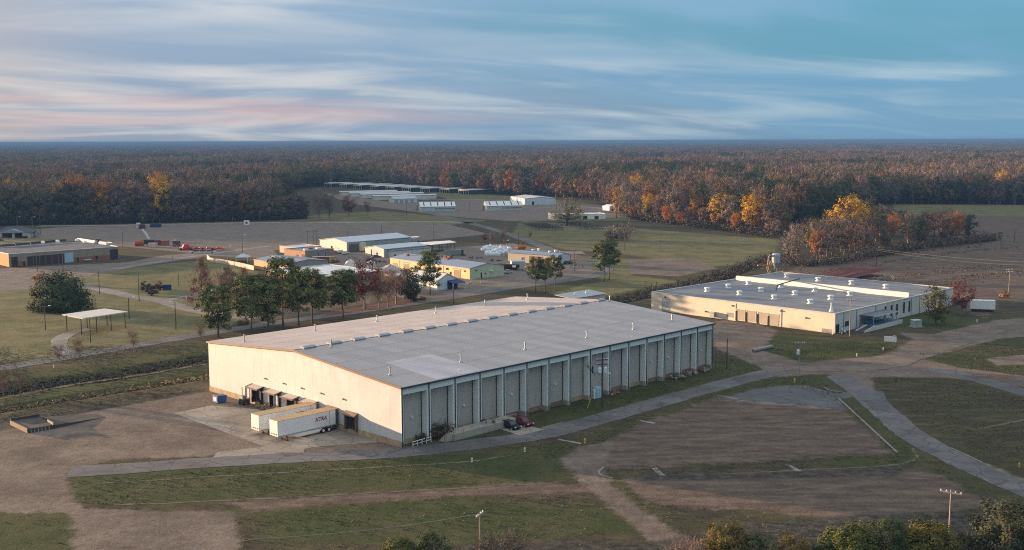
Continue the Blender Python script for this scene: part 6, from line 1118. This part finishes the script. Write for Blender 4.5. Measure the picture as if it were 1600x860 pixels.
T('cypress_tree', 'tall rust red bald cypress left of the pines', 'cypress', (316, 478), 403); T('cypress_tree', 'smaller rusty cypress behind the first pine', 'cypress', (383, 480), 418); T('bare_tree', 'pale bare tree between the two cypresses', 'greyt', (352, 488), 425); T('bare_tree', 'pale bare tree behind the first pine', 'greyt', (371, 488), 430); T('holly_tree', 'dark green tree between the two cypresses', 'holly', (360, 474), 417, w=.6)
for i, (px, top, key, lab, w) in enumerate((((341, 528), 447, 'pine2', 'nearest and leftmost pine of the row beside the road', 1.1), ((393.5, 520.5), 431, 'pine', 'second pine of the row counted from the left', 1.05), ((418.5, 518), 432, 'pine2', 'third pine of the row, with low branches', 1.0), ((443, 513), 405, 'pine4', 'fourth pine of the row, tallest with a sunlit top', .9), ((467, 509.5), 426, 'pine', 'fifth pine of the row', .95), ((488.5, 505.5), 422, 'pine', 'sixth pine of the row, with a dense dark top', 1.05), ((535.5, 500), 423, 'pine', 'seventh pine of the row, standing apart at its right end', 1.05), ((672, 459.5), 394, 'pine2', 'lone sunlit pine in front of the yellow workshop', .95))): T('pine_tree', lab, key, px, top, w=w)
for px, top, key, lab in (((837, 459), 403, 'pine3', 'left pine of the three by the road bend'), ((852, 457), 405, 'pine3', 'middle pine of the three by the road bend'), ((867, 454.5), 400, 'pine3', 'right pine of the three by the road bend'), ((944, 439.5), 378, 'pine4', 'left pine of the pair right of the road bend'), ((951.5, 437), 375, 'pine3', 'right pine of the pair right of the road bend')): T('pine_tree', lab, key, px, top, w=.95)
T('red_tree', 'dark red tree in the planting bed right of the pines', 'redtree', (570, 483), 404, w=1.0); T('bare_tree', 'grey pink bare tree left of the bed of three', 'greyt', (592, 482), 428); T('bare_tree', 'grey pink bare tree in the middle of the bed of three', 'greyt', (606, 479.5), 424); T('bare_tree', 'grey pink bare tree right in the bed of three', 'greyt', (619, 475.5), 421, w=1.1); T('holly_tree', 'dark evergreen tree beside the white cottage', 'holly', (641, 471), 420, w=1.0)
for px, top, lab in (((648, 472), 464, 'low dark hedge bush below the dark evergreen'), ((660, 470), 463, 'low dark hedge bush right of the other hedge bush'), ((380, 508), 498, 'yellow green bush between the first and second pine')): T('hedge_bush', lab, 'shrubd', px, top, cat='shrub', mat=L_YGREEN if px[0] < 400 else None, w=1.4)
T('lone_tree', 'large lone olive brown tree before the long low white shed', 'lone', (886, 351), 304); T('bare_bush', 'large round bare bush in the green field', 'bush', (968, 375), 349, cat='shrub', w=1.35); T('bare_bush', 'bare bush at the left of the large round bare bush', 'bush', (954, 376), 358, cat='shrub')
for px, top, key, lab, m_ in (((757, 379), 364, 'redtree', 'small red tree by the far road', None), ((769, 380), 362, 'greyt', 'small bare brown tree right of the red one by the far road', L_BARE), ((785, 378), 356, 'greyt', 'wide bare tree by the far road', L_BARE), ((815, 392), 379, 'shrubd', 'orange bush behind the long cream shop', L_ORANGE), ((828, 373), 361, 'greyt', 'small bare tree on the green field left of the pines', L_BARE), ((545, 338), 306, 'redtree', 'dark red tree at the end of the left woods', None), ((575, 336), 316, 'greyt', 'bare grey tree at the edge of the far clearing', L_BARE), ((498, 344), 300, 'greyt', 'tall bare tree in front of the left woods', L_BARE), ((515, 343), 303, 'greyt', 'tall bare grey tree at the right end of the left woods', L_BARE)): T('small_tree', lab, key, px, top, mat=m_)
T('mixed_tree', 'green and orange tree at the near corner of the cream warehouse lawn', 'mixedt', (1462, 508), 447, w=.85); T('red_tree', 'dark red tree beside the white box trailer', 'redtree', (1502, 492), 438, w=1.0); T('small_tree', 'small tan shrub by the power pole far right', 'shrubd', (1570, 466), 454, mat=L_RUST, cat='shrub')
for px, top, w, key, lab in (((625, 884), 843, 1.1, 'fore', 'yellow green tree top at the bottom edge left of the pole'), ((676, 886), 834, 1.0, 'foredark', 'dark green tree top at the bottom edge left of the pole'), ((785, 884), 838, 1.5, 'forebare', 'bare tangled bush right of the lower left pole'), ((1075, 888), 845, 1.0, 'forebare', 'bare bush left of the mustard yellow shrub'), ((1133, 886), 815, .9, 'forey', 'mustard yellow shrub at the bottom edge'), ((1185, 888), 834, .9, 'foredark', 'dark shrub right of the mustard yellow shrub'), ((1240, 888), 838, 1.0, 'forey', 'yellowish shrub in the middle of the bottom thicket'), ((1330, 890), 820, 1.0, 'fore', 'tallest yellow green tree of the bottom thicket'), ((1385, 888), 812, .9, 'foredark', 'dark green tree of the bottom thicket'), ((1455, 888), 815, 1.0, 'fore', 'right yellow green tree of the bottom thicket'), ((1500, 890), 838, 1.0, 'foredark', 'low dark tree under the T shaped pole'), ((1575, 892), 784, 1.0, 'foredark', 'large dark tree in the bottom right corner'), ((1610, 872), 792, 1.0, 'foredark', 'dark tree cut by the right edge'), ((1292, 890), 840, 1.0, 'foredark', 'small dark tree left of the tallest in the bottom thicket'), ((1420, 892), 835, 1.0, 'fore', 'low yellow green tree in the bottom thicket')): T('foreground_tree', lab, key, px, top, w=w)
# brush along the ditches, reeds, and weeds: ground cover
def brush(name, line, n, spread, hgt, size, mat, per=14, seed=1, rad=.8, t0=0.0, t1=1.0, off=0.0):
    rng = np.random.default_rng(seed); L_ = [Vector((x, y, 0)) for x, y in line]; seg = [(b-a).length for a, b in zip(L_[:-1], L_[1:])]; tot = sum(seg); cen = []
    for i in range(n):
        d = tot*(t0+(t1-t0)*rng.random()); k = 0
        while k < len(seg)-1 and d > seg[k]: d -= seg[k]; k += 1
        p = L_[k].lerp(L_[k+1], d/seg[k]); dr = (L_[k+1]-L_[k]).normalized(); s = rng.normal()*spread+off; cen.append((p.x-dr.y*s, p.y+dr.x*s, -1.3*math.exp(-(s/3.6)**2)+hgt*(.25+.75*rng.random())))
    cen = np.array(cen); V = leaf_quads(cen, np.full(n, rad)*(.6+.9*rng.random(n)), per, size, rng, None, .8, .3, .7); o = link(name, quads_mesh(name, V, mat)); o['kind'] = 'stuff'; return o
LD = gp([(-120, 628), (-60, 618), (0, 611), (60, 600), (165, 589), (260, 571), (340, 558)]); RD = gp([(905, 481), (985, 466), (1060, 450), (1130, 433), (1190, 408), (1225, 398)])
brush('ditch_brush', LD, 1300, 2.4, .12, .34, L_BRUSH, 12, 1, .55, .0, 1.0); brush('ditch_brush', LD, 160, 2.4, .5, .3, L_SCRUB, 10, 31, .8, .3, 1.0); brush('ditch_brush', RD, 560, 2.8, .9, .42, L_BRUSH, 14, 2, .95, .0, 1.0, .6); brush('ditch_brush', RD, 380, 2.8, 1.7, .42, L_SCRUB, 12, 7, 1.2, .25, 1.0, 1)
brush('reeds', DITCH2, 220, .5, 1.0, .4, leafmat('straw_reeds', [(.30, .21, .12), (.26, .19, .11)], .3), 10, 3, .55, .3, 1.0, 1.2); brush('ditch_weeds', DITCH2, 320, .45, .35, .4, L_BRUSH, 8, 4, .6, .0, 1.0)
brush('wood_edge_scrub', gp([(985, 341), (1060, 352), (1110, 357), (1216, 372)]), 900, 2.5, 5.0, .6, L_SCRUB, 12, 8, 1.6); brush('wood_edge_scrub', gp([(1215, 408), (1250, 417), (1300, 414), (1350, 404), (1420, 390), (1490, 382), (1556, 374)]), 1100, 3.0, 4.5, .5, L_SCRUB, 12, 9, 1.4); brush('wood_edge_scrub', gp([(1260, 416), (1350, 404), (1420, 391), (1556, 376)]), 300, 1.5, 2.5, .5, L_BRUSH, 12, 10, 1.3); brush('wood_edge_scrub', gp([(-40, 353), (60, 351), (200, 349), (330, 346), (480, 342)]), 900, 3, 6.0, .8, L_BRUSH, 12, 11, 2.0); brush('wood_edge_scrub', gp([(-40, 353), (60, 351), (200, 349), (330, 346), (480, 342)]), 700, 3, 7.0, .7, L_SCRUB, 12, 21, 1.8)
brush('thicket_scrub', gp([(1190, 424), (1260, 424), (1330, 414), (1480, 392), (1600, 384)]), 900, 5, .5, .35, L_SCRUB, 8, 12, .8); brush('thicket_scrub', gp([(1400, 445), (1480, 430), (1600, 420)]), 900, 9, .3, .35, L_SCRUB, 6, 13, .8, off=0)
brush('weeds', gp([(168, 719), (230, 715), (335, 711)]), 220, .9, .4, .3, L_BRUSH, 8, 14, .5); brush('weeds', gp([(950, 743), (985, 738), (1015, 735)]), 200, 1.3, .7, .3, L_YGREEN, 10, 15, .6); brush('weeds', gp([(870, 752), (905, 750)]), 90, .8, .5, .3, L_BRUSH, 8, 16, .5)
brush('weeds', [tuple(wl(x, -1.0).xy) for x in (20, 40, 60, 80, 97)], 420, .7, .3, .25, L_BRUSH, 8, 17, .5); brush('weeds', gp([(1445, 560), (1500, 555), (1600, 558)]), 160, 2, .4, .3, L_YGREEN, 8, 18, .7)
# ------------------------------------------------------------------ poles, lamps, hydrants, wires
def pole(label, px, top, arms=1, mat=WOOD, r=.15, lamp=False, trans=0, rz=.5, name='utility_pole', cat='pole', arm_w=2.4):
    p = at(*px); h = height(px[0], top, p); o = thing(name, label, cat, p, rz); MB().tube((0, 0, 0), (0, 0, h), r, r*.65, 8).build('shaft', mat, o)
    for k in range(arms):
        z = h-.35-k*.9; a = MB().box(-arm_w/2, -.1, z-.09, arm_w/2, .1+.04, z+.09).build('crossarm', mat, o)
        for s in (-.45, -.2, .2, .45): MB().lathe([(.06, 0), (.09, .1), (.03, .24)], 6, (arm_w*s, 0, z+.09)).build('insulator', WHITE, a)
    if lamp:
        l = MB(); l.tube((0, 0, h-.2), (1.3, 0, h+.1), .05, .04, 5); arm = l.build('lamp_arm', GALV, o); MB().prism([(1.1, h+.0), (1.9, h+.02), (1.8, h+.2), (1.2, h+.2)], 1, -.18, .18).build('lamp_head', WHITE, arm)
    for k in range(trans):
        a = (-.75, .0, .75)[k] if trans == 3 else (-.62, .62)[k % 2]; MB().lathe([(.3, 0), (.36, .08), (.36, 1.0), (.3, 1.12), (.06, 1.25)], 10, (a, -.45, h-3.0)).build('transformer', M('pale_transformer', (.60, .66, .68), .5, .06), o)
    return o, p, h
pt, ptp, pth = pole('dark utility pole with two pale transformers in front of the warehouse bays', (940.5, 638), 560, 2, WOOD, .17, trans=2, rz=.2)
b = MB(); e = wl(51.5, .3, 7.9)-ptp
for q in range(3): b.path([Vector((0, 0, pth-2.6-q*.2)).lerp(Vector((e.x, e.y, e.z-q*.25)), t/8)-Vector((0, 0, 1.1*math.sin(math.pi*t/8))) for t in range(9)], .035, 4)
o = b.build('service_wire', BLACK, pt); o.matrix_parent_inverse = Matrix.Rotation(-.2, 4, 'Z'); MB().tube((0, 0, pth-3.4), (1.4, .2, pth-3.3), .05).build('lamp_bracket', GALV, pt); MB().box(1.3, .05, pth-3.4, 1.8, .35, pth-3.2).build('lamp_head', WHITE, pt)
gw = thing('guy_guard', 'yellow guy wire guard leaning in the grass behind the transformer pole', 'guy guard', at(918, 638)); MB().tube((0, 0, 0), (.9, .4, 2.6), .07).build('sleeve', M('yellow_paint', (.55, .42, .06)), gw); MB().lathe([(.16, 0), (.12, .12)], 6).build('anchor', GALV, gw)
for lab, px, top, kw in (('grey utility pole with a crossarm at the gravel junction', (1249, 585), 534, dict(arms=1, mat=PALEWOOD, trans=1, rz=.1)), ('pale T shaped wooden pole by the bottom right thicket', (1483, 835), 766, dict(arms=1, mat=PALEWOOD, arm_w=3.0, rz=-.6)), ('pale wooden pole with a tilted crossarm at the bottom centre', (750, 872), 801, dict(arms=1, mat=PALEWOOD, rz=1.2)), ('bare thin pole at the far corner of the big warehouse', (1135.5, 577), 529, dict(arms=0)), ('utility pole at the near corner of the cream warehouse', (1327.5, 526), 467, dict(arms=1, mat=PALEWOOD, rz=.2)), ('utility pole at the far right beyond the gravel road', (1576, 462), 420, dict(arms=2, mat=PALEWOOD, rz=.1)), ('pole with a lamp in front of the wood island', (1369, 414), 387, dict(arms=0, lamp=True)),
        ('lamp pole left of the flat white canopy', (71, 515.5), 479, dict(arms=0, lamp=True)), ('lamp pole at the front corner of the flat white canopy', (141.5, 535.5), 497, dict(arms=0, lamp=True, rz=2.6)), ('lamp pole right of the flat white canopy', (202, 499), 465, dict(arms=0, lamp=True, rz=.3)), ('lamp pole on the lawn left of the pines', (275, 516), 472, dict(arms=0, lamp=True, rz=3)), ('thin dark pole on the lawn behind the oak', (155.5, 460), 424, dict(arms=0)), ('thin pole by the lane left of the dark bushes', (217.5, 471.5), 430, dict(arms=0)), ('thin pole near the blue dumpster', (279.5, 447), 428, dict(arms=0)), ('lamp pole beside the cream garden wall', (356, 415), 385, dict(arms=0, lamp=True, mat=PALEWOOD)), ('lamp pole behind the cream garden wall', (379, 400), 368, dict(arms=0, lamp=True)), ('lamp pole in front of the container row', (270, 411), 376, dict(arms=0, lamp=True, mat=PALEWOOD)),
        ('left pole of the close group behind the brick building', (480.5, 385), 361, dict(arms=1)), ('middle pole of the close group behind the brick building', (490.5, 386), 359, dict(arms=1)), ('right pole of the close group behind the brick building', (494.5, 385), 358, dict(arms=2)), ('thin pole behind the left end of the pale blue roof', (543.5, 375), 361, dict(arms=0)), ('dark pole behind the pale blue roof', (596, 373), 352, dict(arms=0, r=.2)), ('dark pole right of the white canopies', (678, 374), 347, dict(arms=0)), ('tall pole beside the far road left of the orange bush', (810, 390), 362, dict(arms=0, r=.2)), ('thin pole by the far road', (783, 380), 353, dict(arms=0)), ('pole left in the green field', (976, 393), 360, dict(arms=0)), ('pole right in the green field', (1031, 392.5), 362, dict(arms=0)), ('pole in front of the rusty pole shed', (898, 424), 390, dict(arms=0)), ('lamp pole at the corner of the white bulk bags', (790.5, 402), 376, dict(arms=1, lamp=True)), ('pole by the road in front of the white cottage', (709, 476), 448, dict(arms=0)), ('tall pale pole by the far road junction', (721.5, 360), 328, dict(arms=0, mat=PALEWOOD)), ('pole left of the left gabled barn', (635, 336), 315, dict(arms=1)), ('thin pole between the two gabled barns', (734, 331), 316, dict(arms=1)), ('lamp pole above the white yard sign', (385, 352), 316, dict(arms=0, r=.2)), ('tall pole right of the hipped pavilion', (63, 366), 330, dict(arms=0, r=.2)), ('lamp pole behind the hipped pavilion roof', (27.5, 360), 339, dict(arms=0, lamp=True, mat=PALEWOOD)), ('lamp pole at the right end of the hipped pavilion', (51, 361), 339, dict(arms=0, lamp=True, mat=PALEWOOD)), ('thin pole at the corner of the long tan block', (192, 385), 362, dict(arms=0)), ('pole in the sloping field at the far right', (1585, 378), 358, dict(arms=0)), ('thin pole in front of the long tan block', (58.5, 424), 398, dict(arms=0)), ('thin red brown pole in front of the pale blue panel', (98.5, 422), 393, dict(arms=0, mat=RUST))): pole(lab, px, top, **kw)
o = thing('yard_sign', 'square white sign with a dark centre at the tree line', 'sign', at(385.5, 353)); MB().box(-1.8, -.2, .4, 1.8, .2, 3.6).build('panel', WHITE, o); MB().box(-.7, -.26, 1.4, .7, -.203, 2.6).build('emblem', M('navy_emblem', (.03, .06, .10)), o); MB().box(-1.2, -.15, 0, 1.2, .15, .399).build('base', CONC, o)
o = thing('notice_board', 'small white notice board in front of the red planting bed', 'sign', at(573.5, 479)); MB().box(-.9, -.06, .9, .9, .06, 2.4).build('panel', WHITE, o)
for x in (-.8, .8): MB().box(x-.07, -.05, 0, x+.07, .05, .899).build('post', WHITE, o)
slab('planting_bed', [(505, 489), (560, 481), (640, 466), (668, 464), (672, 468), (640, 474), (560, 487), (510, 494)], .04, M('red_mulch', (.13, .05, .035), .95, .3, .6))
def hydrant(label, px, top, col, nm):
    p = at(*px); k = max(.8, height(px[0], top, p))/.9; o = thing('fire_hydrant', label, 'hydrant', p); m_ = M(nm, col, .5, .1); o.scale = (k*.85, k*.85, k); MB().lathe([(.2, 0), (.2, .06), (.13, .08), (.13, .6), (.19, .62), (.17, .74), (.08, .86), (.03, .9)], 10).build('barrel', m_, o); MB().tube((-.24, 0, .5), (.24, 0, .5), .07).build('side_cap', m_, o); MB().tube((0, -.25, .46), (0, 0, .46), .08).build('front_cap', m_, o)
for a_ in (('white hydrant on the grass strip below the first car', (737.5, 722), 716, (.75, .72, .66), 'white_hydrant'), ('white hydrant on the grass right of the other white one', (820, 706), 699.5, (.75, .72, .66), 'white_hydrant'), ('yellow hydrant at the end of the road footpath', (914, 692.5), 685, (.62, .52, .05), 'yellow_hydrant'), ('orange hydrant in the grass at the far right', (1592.5, 730), 722.5, (.70, .38, .12), 'orange_hydrant'), ('yellow marker hydrant on the grass by the gravel junction', (1241.5, 598), 591, (.60, .45, .08), 'ochre_hydrant'), ('white marker post in the ditch lawn left', (84, 575), 570, (.70, .70, .66), 'white_hydrant'), ('pale marker in the grass below the blank sign board', (1380, 548), 542.5, (.66, .62, .50), 'pale_hydrant'), ('small pale valve cover in the grass right of the junction pole', (1339, 557), 553, (.60, .55, .48), 'pale_hydrant'), ('white marker post on the lawn by the dark red tree', (1526.5, 504), 499, (.7, .7, .65), 'white_hydrant')): hydrant(*a_)
o = thing('orange_barrier', 'low orange railing in the grass at the right edge', 'barrier', at(1546, 591), -.15); b = MB(); b.path([(-4, 0, .8), (4, 0, .8)], .09, 5); b.path([(-4, 0, .4), (4, 0, .4)], .07, 5); b.build('rail', M('orange_rail', (.40, .18, .06)), o)
for x in (-3.8, 0, 3.8): MB().tube((x, 0, 0), (x, 0, .85), .08).build('post', M('orange_rail', (.4, .18, .06)), o)
o = thing('survey_stake', 'thin rusty stake in the kerbed weed patch', 'stake', at(987.5, 741)); MB().tube((0, 0, 0), (0, 0, 1.6), .05).build('stake', RUST, o); MB().box(-.25, -.03, .6, .25, .03, .8).build('tag', RUST, o)
# overhead line across the right half
def wire(label, pts, sag=1.5, r=.05):
    c = pts[0]; o = thing('power_line', label, 'cable', (c.x, c.y, 0)); b = MB(); org = Vector((c.x, c.y, 0))
    for a, d in zip(pts[:-1], pts[1:]):
        P_ = [a.lerp(d, t/12)-org-Vector((0, 0, sag*4*(t/12)*(1-t/12))) for t in range(13)]; b.path(P_, r, 4)
    b.build('conductor', P('grey_cable', (.28, .27, .26)), o)
wire('upper power line crossing in front of the wood island', [at(960, 374, 9), at(1195, 381, 9), at(1369, 389, 9), at(1660, 412, 9)], 1.0, .035)
wire('lower power line crossing in front of the wood island', [at(1195, 383, 8), at(1369, 391, 8), at(1660, 416, 8)], 1.6, .025)
wire('thin power line running left from the pole at the bottom centre', [at(749, 803, 6.3), at(400, 842, 6.3), at(100, 875, 6.3)], .5, .03)
sg = thing('small_shed', 'low grey metal shed roof peeking over the far warehouse ridge', 'shed', at(900, 480), WA); MB().poly([(-2, 0, 3.0), (16, 0, 3.0), (16, 8, 3.6), (-2, 8, 3.6), (-2, 0, 2.85), (16, 0, 2.85), (16, 8, 3.45), (-2, 8, 3.45)], [(0, 1, 2, 3), (4, 7, 6, 5), (0, 4, 5, 1), (1, 5, 6, 2), (2, 6, 7, 3), (3, 7, 4, 0)]).build('roof', GALV, sg); MB().box(-1.5, .3, 0, 15.5, .5, 2.84).build('wall', M('grey_shed_wall', (.36, .37, .37)), sg); MB().box(15.3, .52, 0, 15.5, 7.5, 2.84).build('wall', M('grey_shed_wall', (.36, .37, .37)), sg)
for x in (4, 10): MB().lathe([(.4, 3.2), (.3, 3.8), (.5, 3.9), (.1, 4.1)], 8, (x, 4, 0)).build('roof_vent', WHITE, sg)

# yard clutter between the buildings
for lab, px, w_, h_, mt, sd in (('pallet stack heap between the brick building and the white shed', (550, 404), 5, 1.4, [PALEWOOD, RUST], 81), ('dark scrap heap left of the yellow workshop', (596, 410), 5, 1.3, [DTRIM, RUST, GALV], 82), ('tan lumber heap right of the grey container', (822, 424), 4, 1.1, [PALEWOOD, WOOD], 83), ('rusty heap in front of the white bulk bags', (775, 408), 5, 1.0, [RUST, DTRIM], 84), ('grey scrap under the rusty pole shed', (893, 412), 6, 1.6, [GALV, DTRIM, RUST], 85), ('dark brush and scrap right of the three road pines', (903, 417), 7, 1.6, [DTRIM, BLACK, PALEWOOD], 86), ('white crate heap behind the yellow workshop roof', (680, 401.5), 5, 1.6, [WHITE, GALV], 87), ('mixed drums heap behind the white shed roof', (663, 398), 5, 1.4, [DTRIM, MATS['blue_paint'], WHITE], 88), ('rust scrap heap at the left of the brick building', (448, 402), 4, 2.2, [WHITE, RUST, DTRIM], 89), ('dark pallets at the right of the barrier trailer', (772, 431), 5, .9, [WOOD, DTRIM], 90), ('timber heap on the parking island by the road', (745, 443), 8, .5, [PALEWOOD, CONC], 91), ('scrap pile on the lot left of the white canopies', (590, 386), 4, 1.0, [DTRIM, GALV], 92)): debris('yard_clutter', lab, at(*px), w_, h_, mt, 20, sd, flat=.6)
for lab, pa, pb, c_, mn in (('red car parked behind the maroon container', (521, 411), (529, 410), (.25, .03, .03), 'bright_red_car'), ('silver car parked at the right end of the pale green gable', (790, 428), (798, 426.5), (.45, .46, .47), 'silver_car'), ('blue car parked between the white shed and the yellow workshop', (575, 408), (584, 407), (.05, .09, .2), 'blue_car')): car(lab, pa, pb, c_, mn)
def tufts():
    rng = np.random.default_rng(77); n = 60000; y = 128+np.sqrt(rng.random(n))*170; x = (rng.random(n)*2-1)*(y*.56+12)
    ok = np.ones(n, bool)
    for l, w_ in (([(107, 737.5), (330, 722.5), (600, 709), (790, 688), (905, 664), (1100, 609), (1215, 580)], 4.0), ([(1310, 588), (1362, 627), (1430, 683), (1560, 748), (1660, 790)], 5.5), ([(1450, 577), (1600, 614)], 4), ([(1225, 575), (1380, 572), (1500, 533), (1600, 506)], 6)): ok &= line_dist(x, y, gp(l)) > w_
    for q in DIRTS+PALES+BROWNS+GRAVELS[-1:]: ok &= poly_sdf(x, y, gp(q)) < -.5
    ok &= poly_sdf(x, y, [tuple(wl(a, b_).xy) for a, b_ in ((-1, -5), (WL+1, -1), (WL+1, WW+1), (-1, WW+1))]) < 0
    ok &= poly_sdf(x, y, gp([(772, 668), (790, 661), (815, 663), (850, 672), (812, 681)])) < 0
    k = np.sin(x*.21+y*.13)+np.sin(x*.07-y*.19+1)+rng.normal(size=n)*.8; ok &= k > -.6
    x, y = x[ok], y[ok]; cen = np.stack([x, y, np.full(len(x), .07)], 1)
    for i, (nm, mt) in enumerate((('grass_tufts', leafmat('dry_grass', [(.12, .098, .058), (.14, .115, .065)], .3)), ('grass_tufts', leafmat('green_grass', [(.062, .074, .026), (.08, .084, .034)], .3)), ('grass_tufts', leafmat('dull_weed', [(.09, .078, .046), (.10, .085, .05)], .3)))):
        c_ = cen[i::3]; V = leaf_quads(c_, np.full(len(c_), .35)*(.6+rng.random(len(c_))), 4, .2, rng, None, .8, 1.6, .1); o = link(nm, quads_mesh(nm, V, mt)); o['kind'] = 'stuff'
    print('tufts', len(x))
tufts()
# ------------------------------------------------------------------ haze
def haze():
    b = MB(); b.box(-32000, -600, -4, 32000, 34000, 58)
    m = bpy.data.materials.new('thin_air'); m.use_nodes = True; nt = m.node_tree; nt.nodes.clear()
    v = nd(nt, 'ShaderNodeVolumePrincipled', {'Color': (.08, .185, .39, 1), 'Density': .00015, 'Anisotropy': .0})
    nt.links.new(v.outputs[0], nd(nt, 'ShaderNodeOutputMaterial').inputs['Volume'])
    o = b.build('haze', m); o['kind'] = 'stuff'
haze()
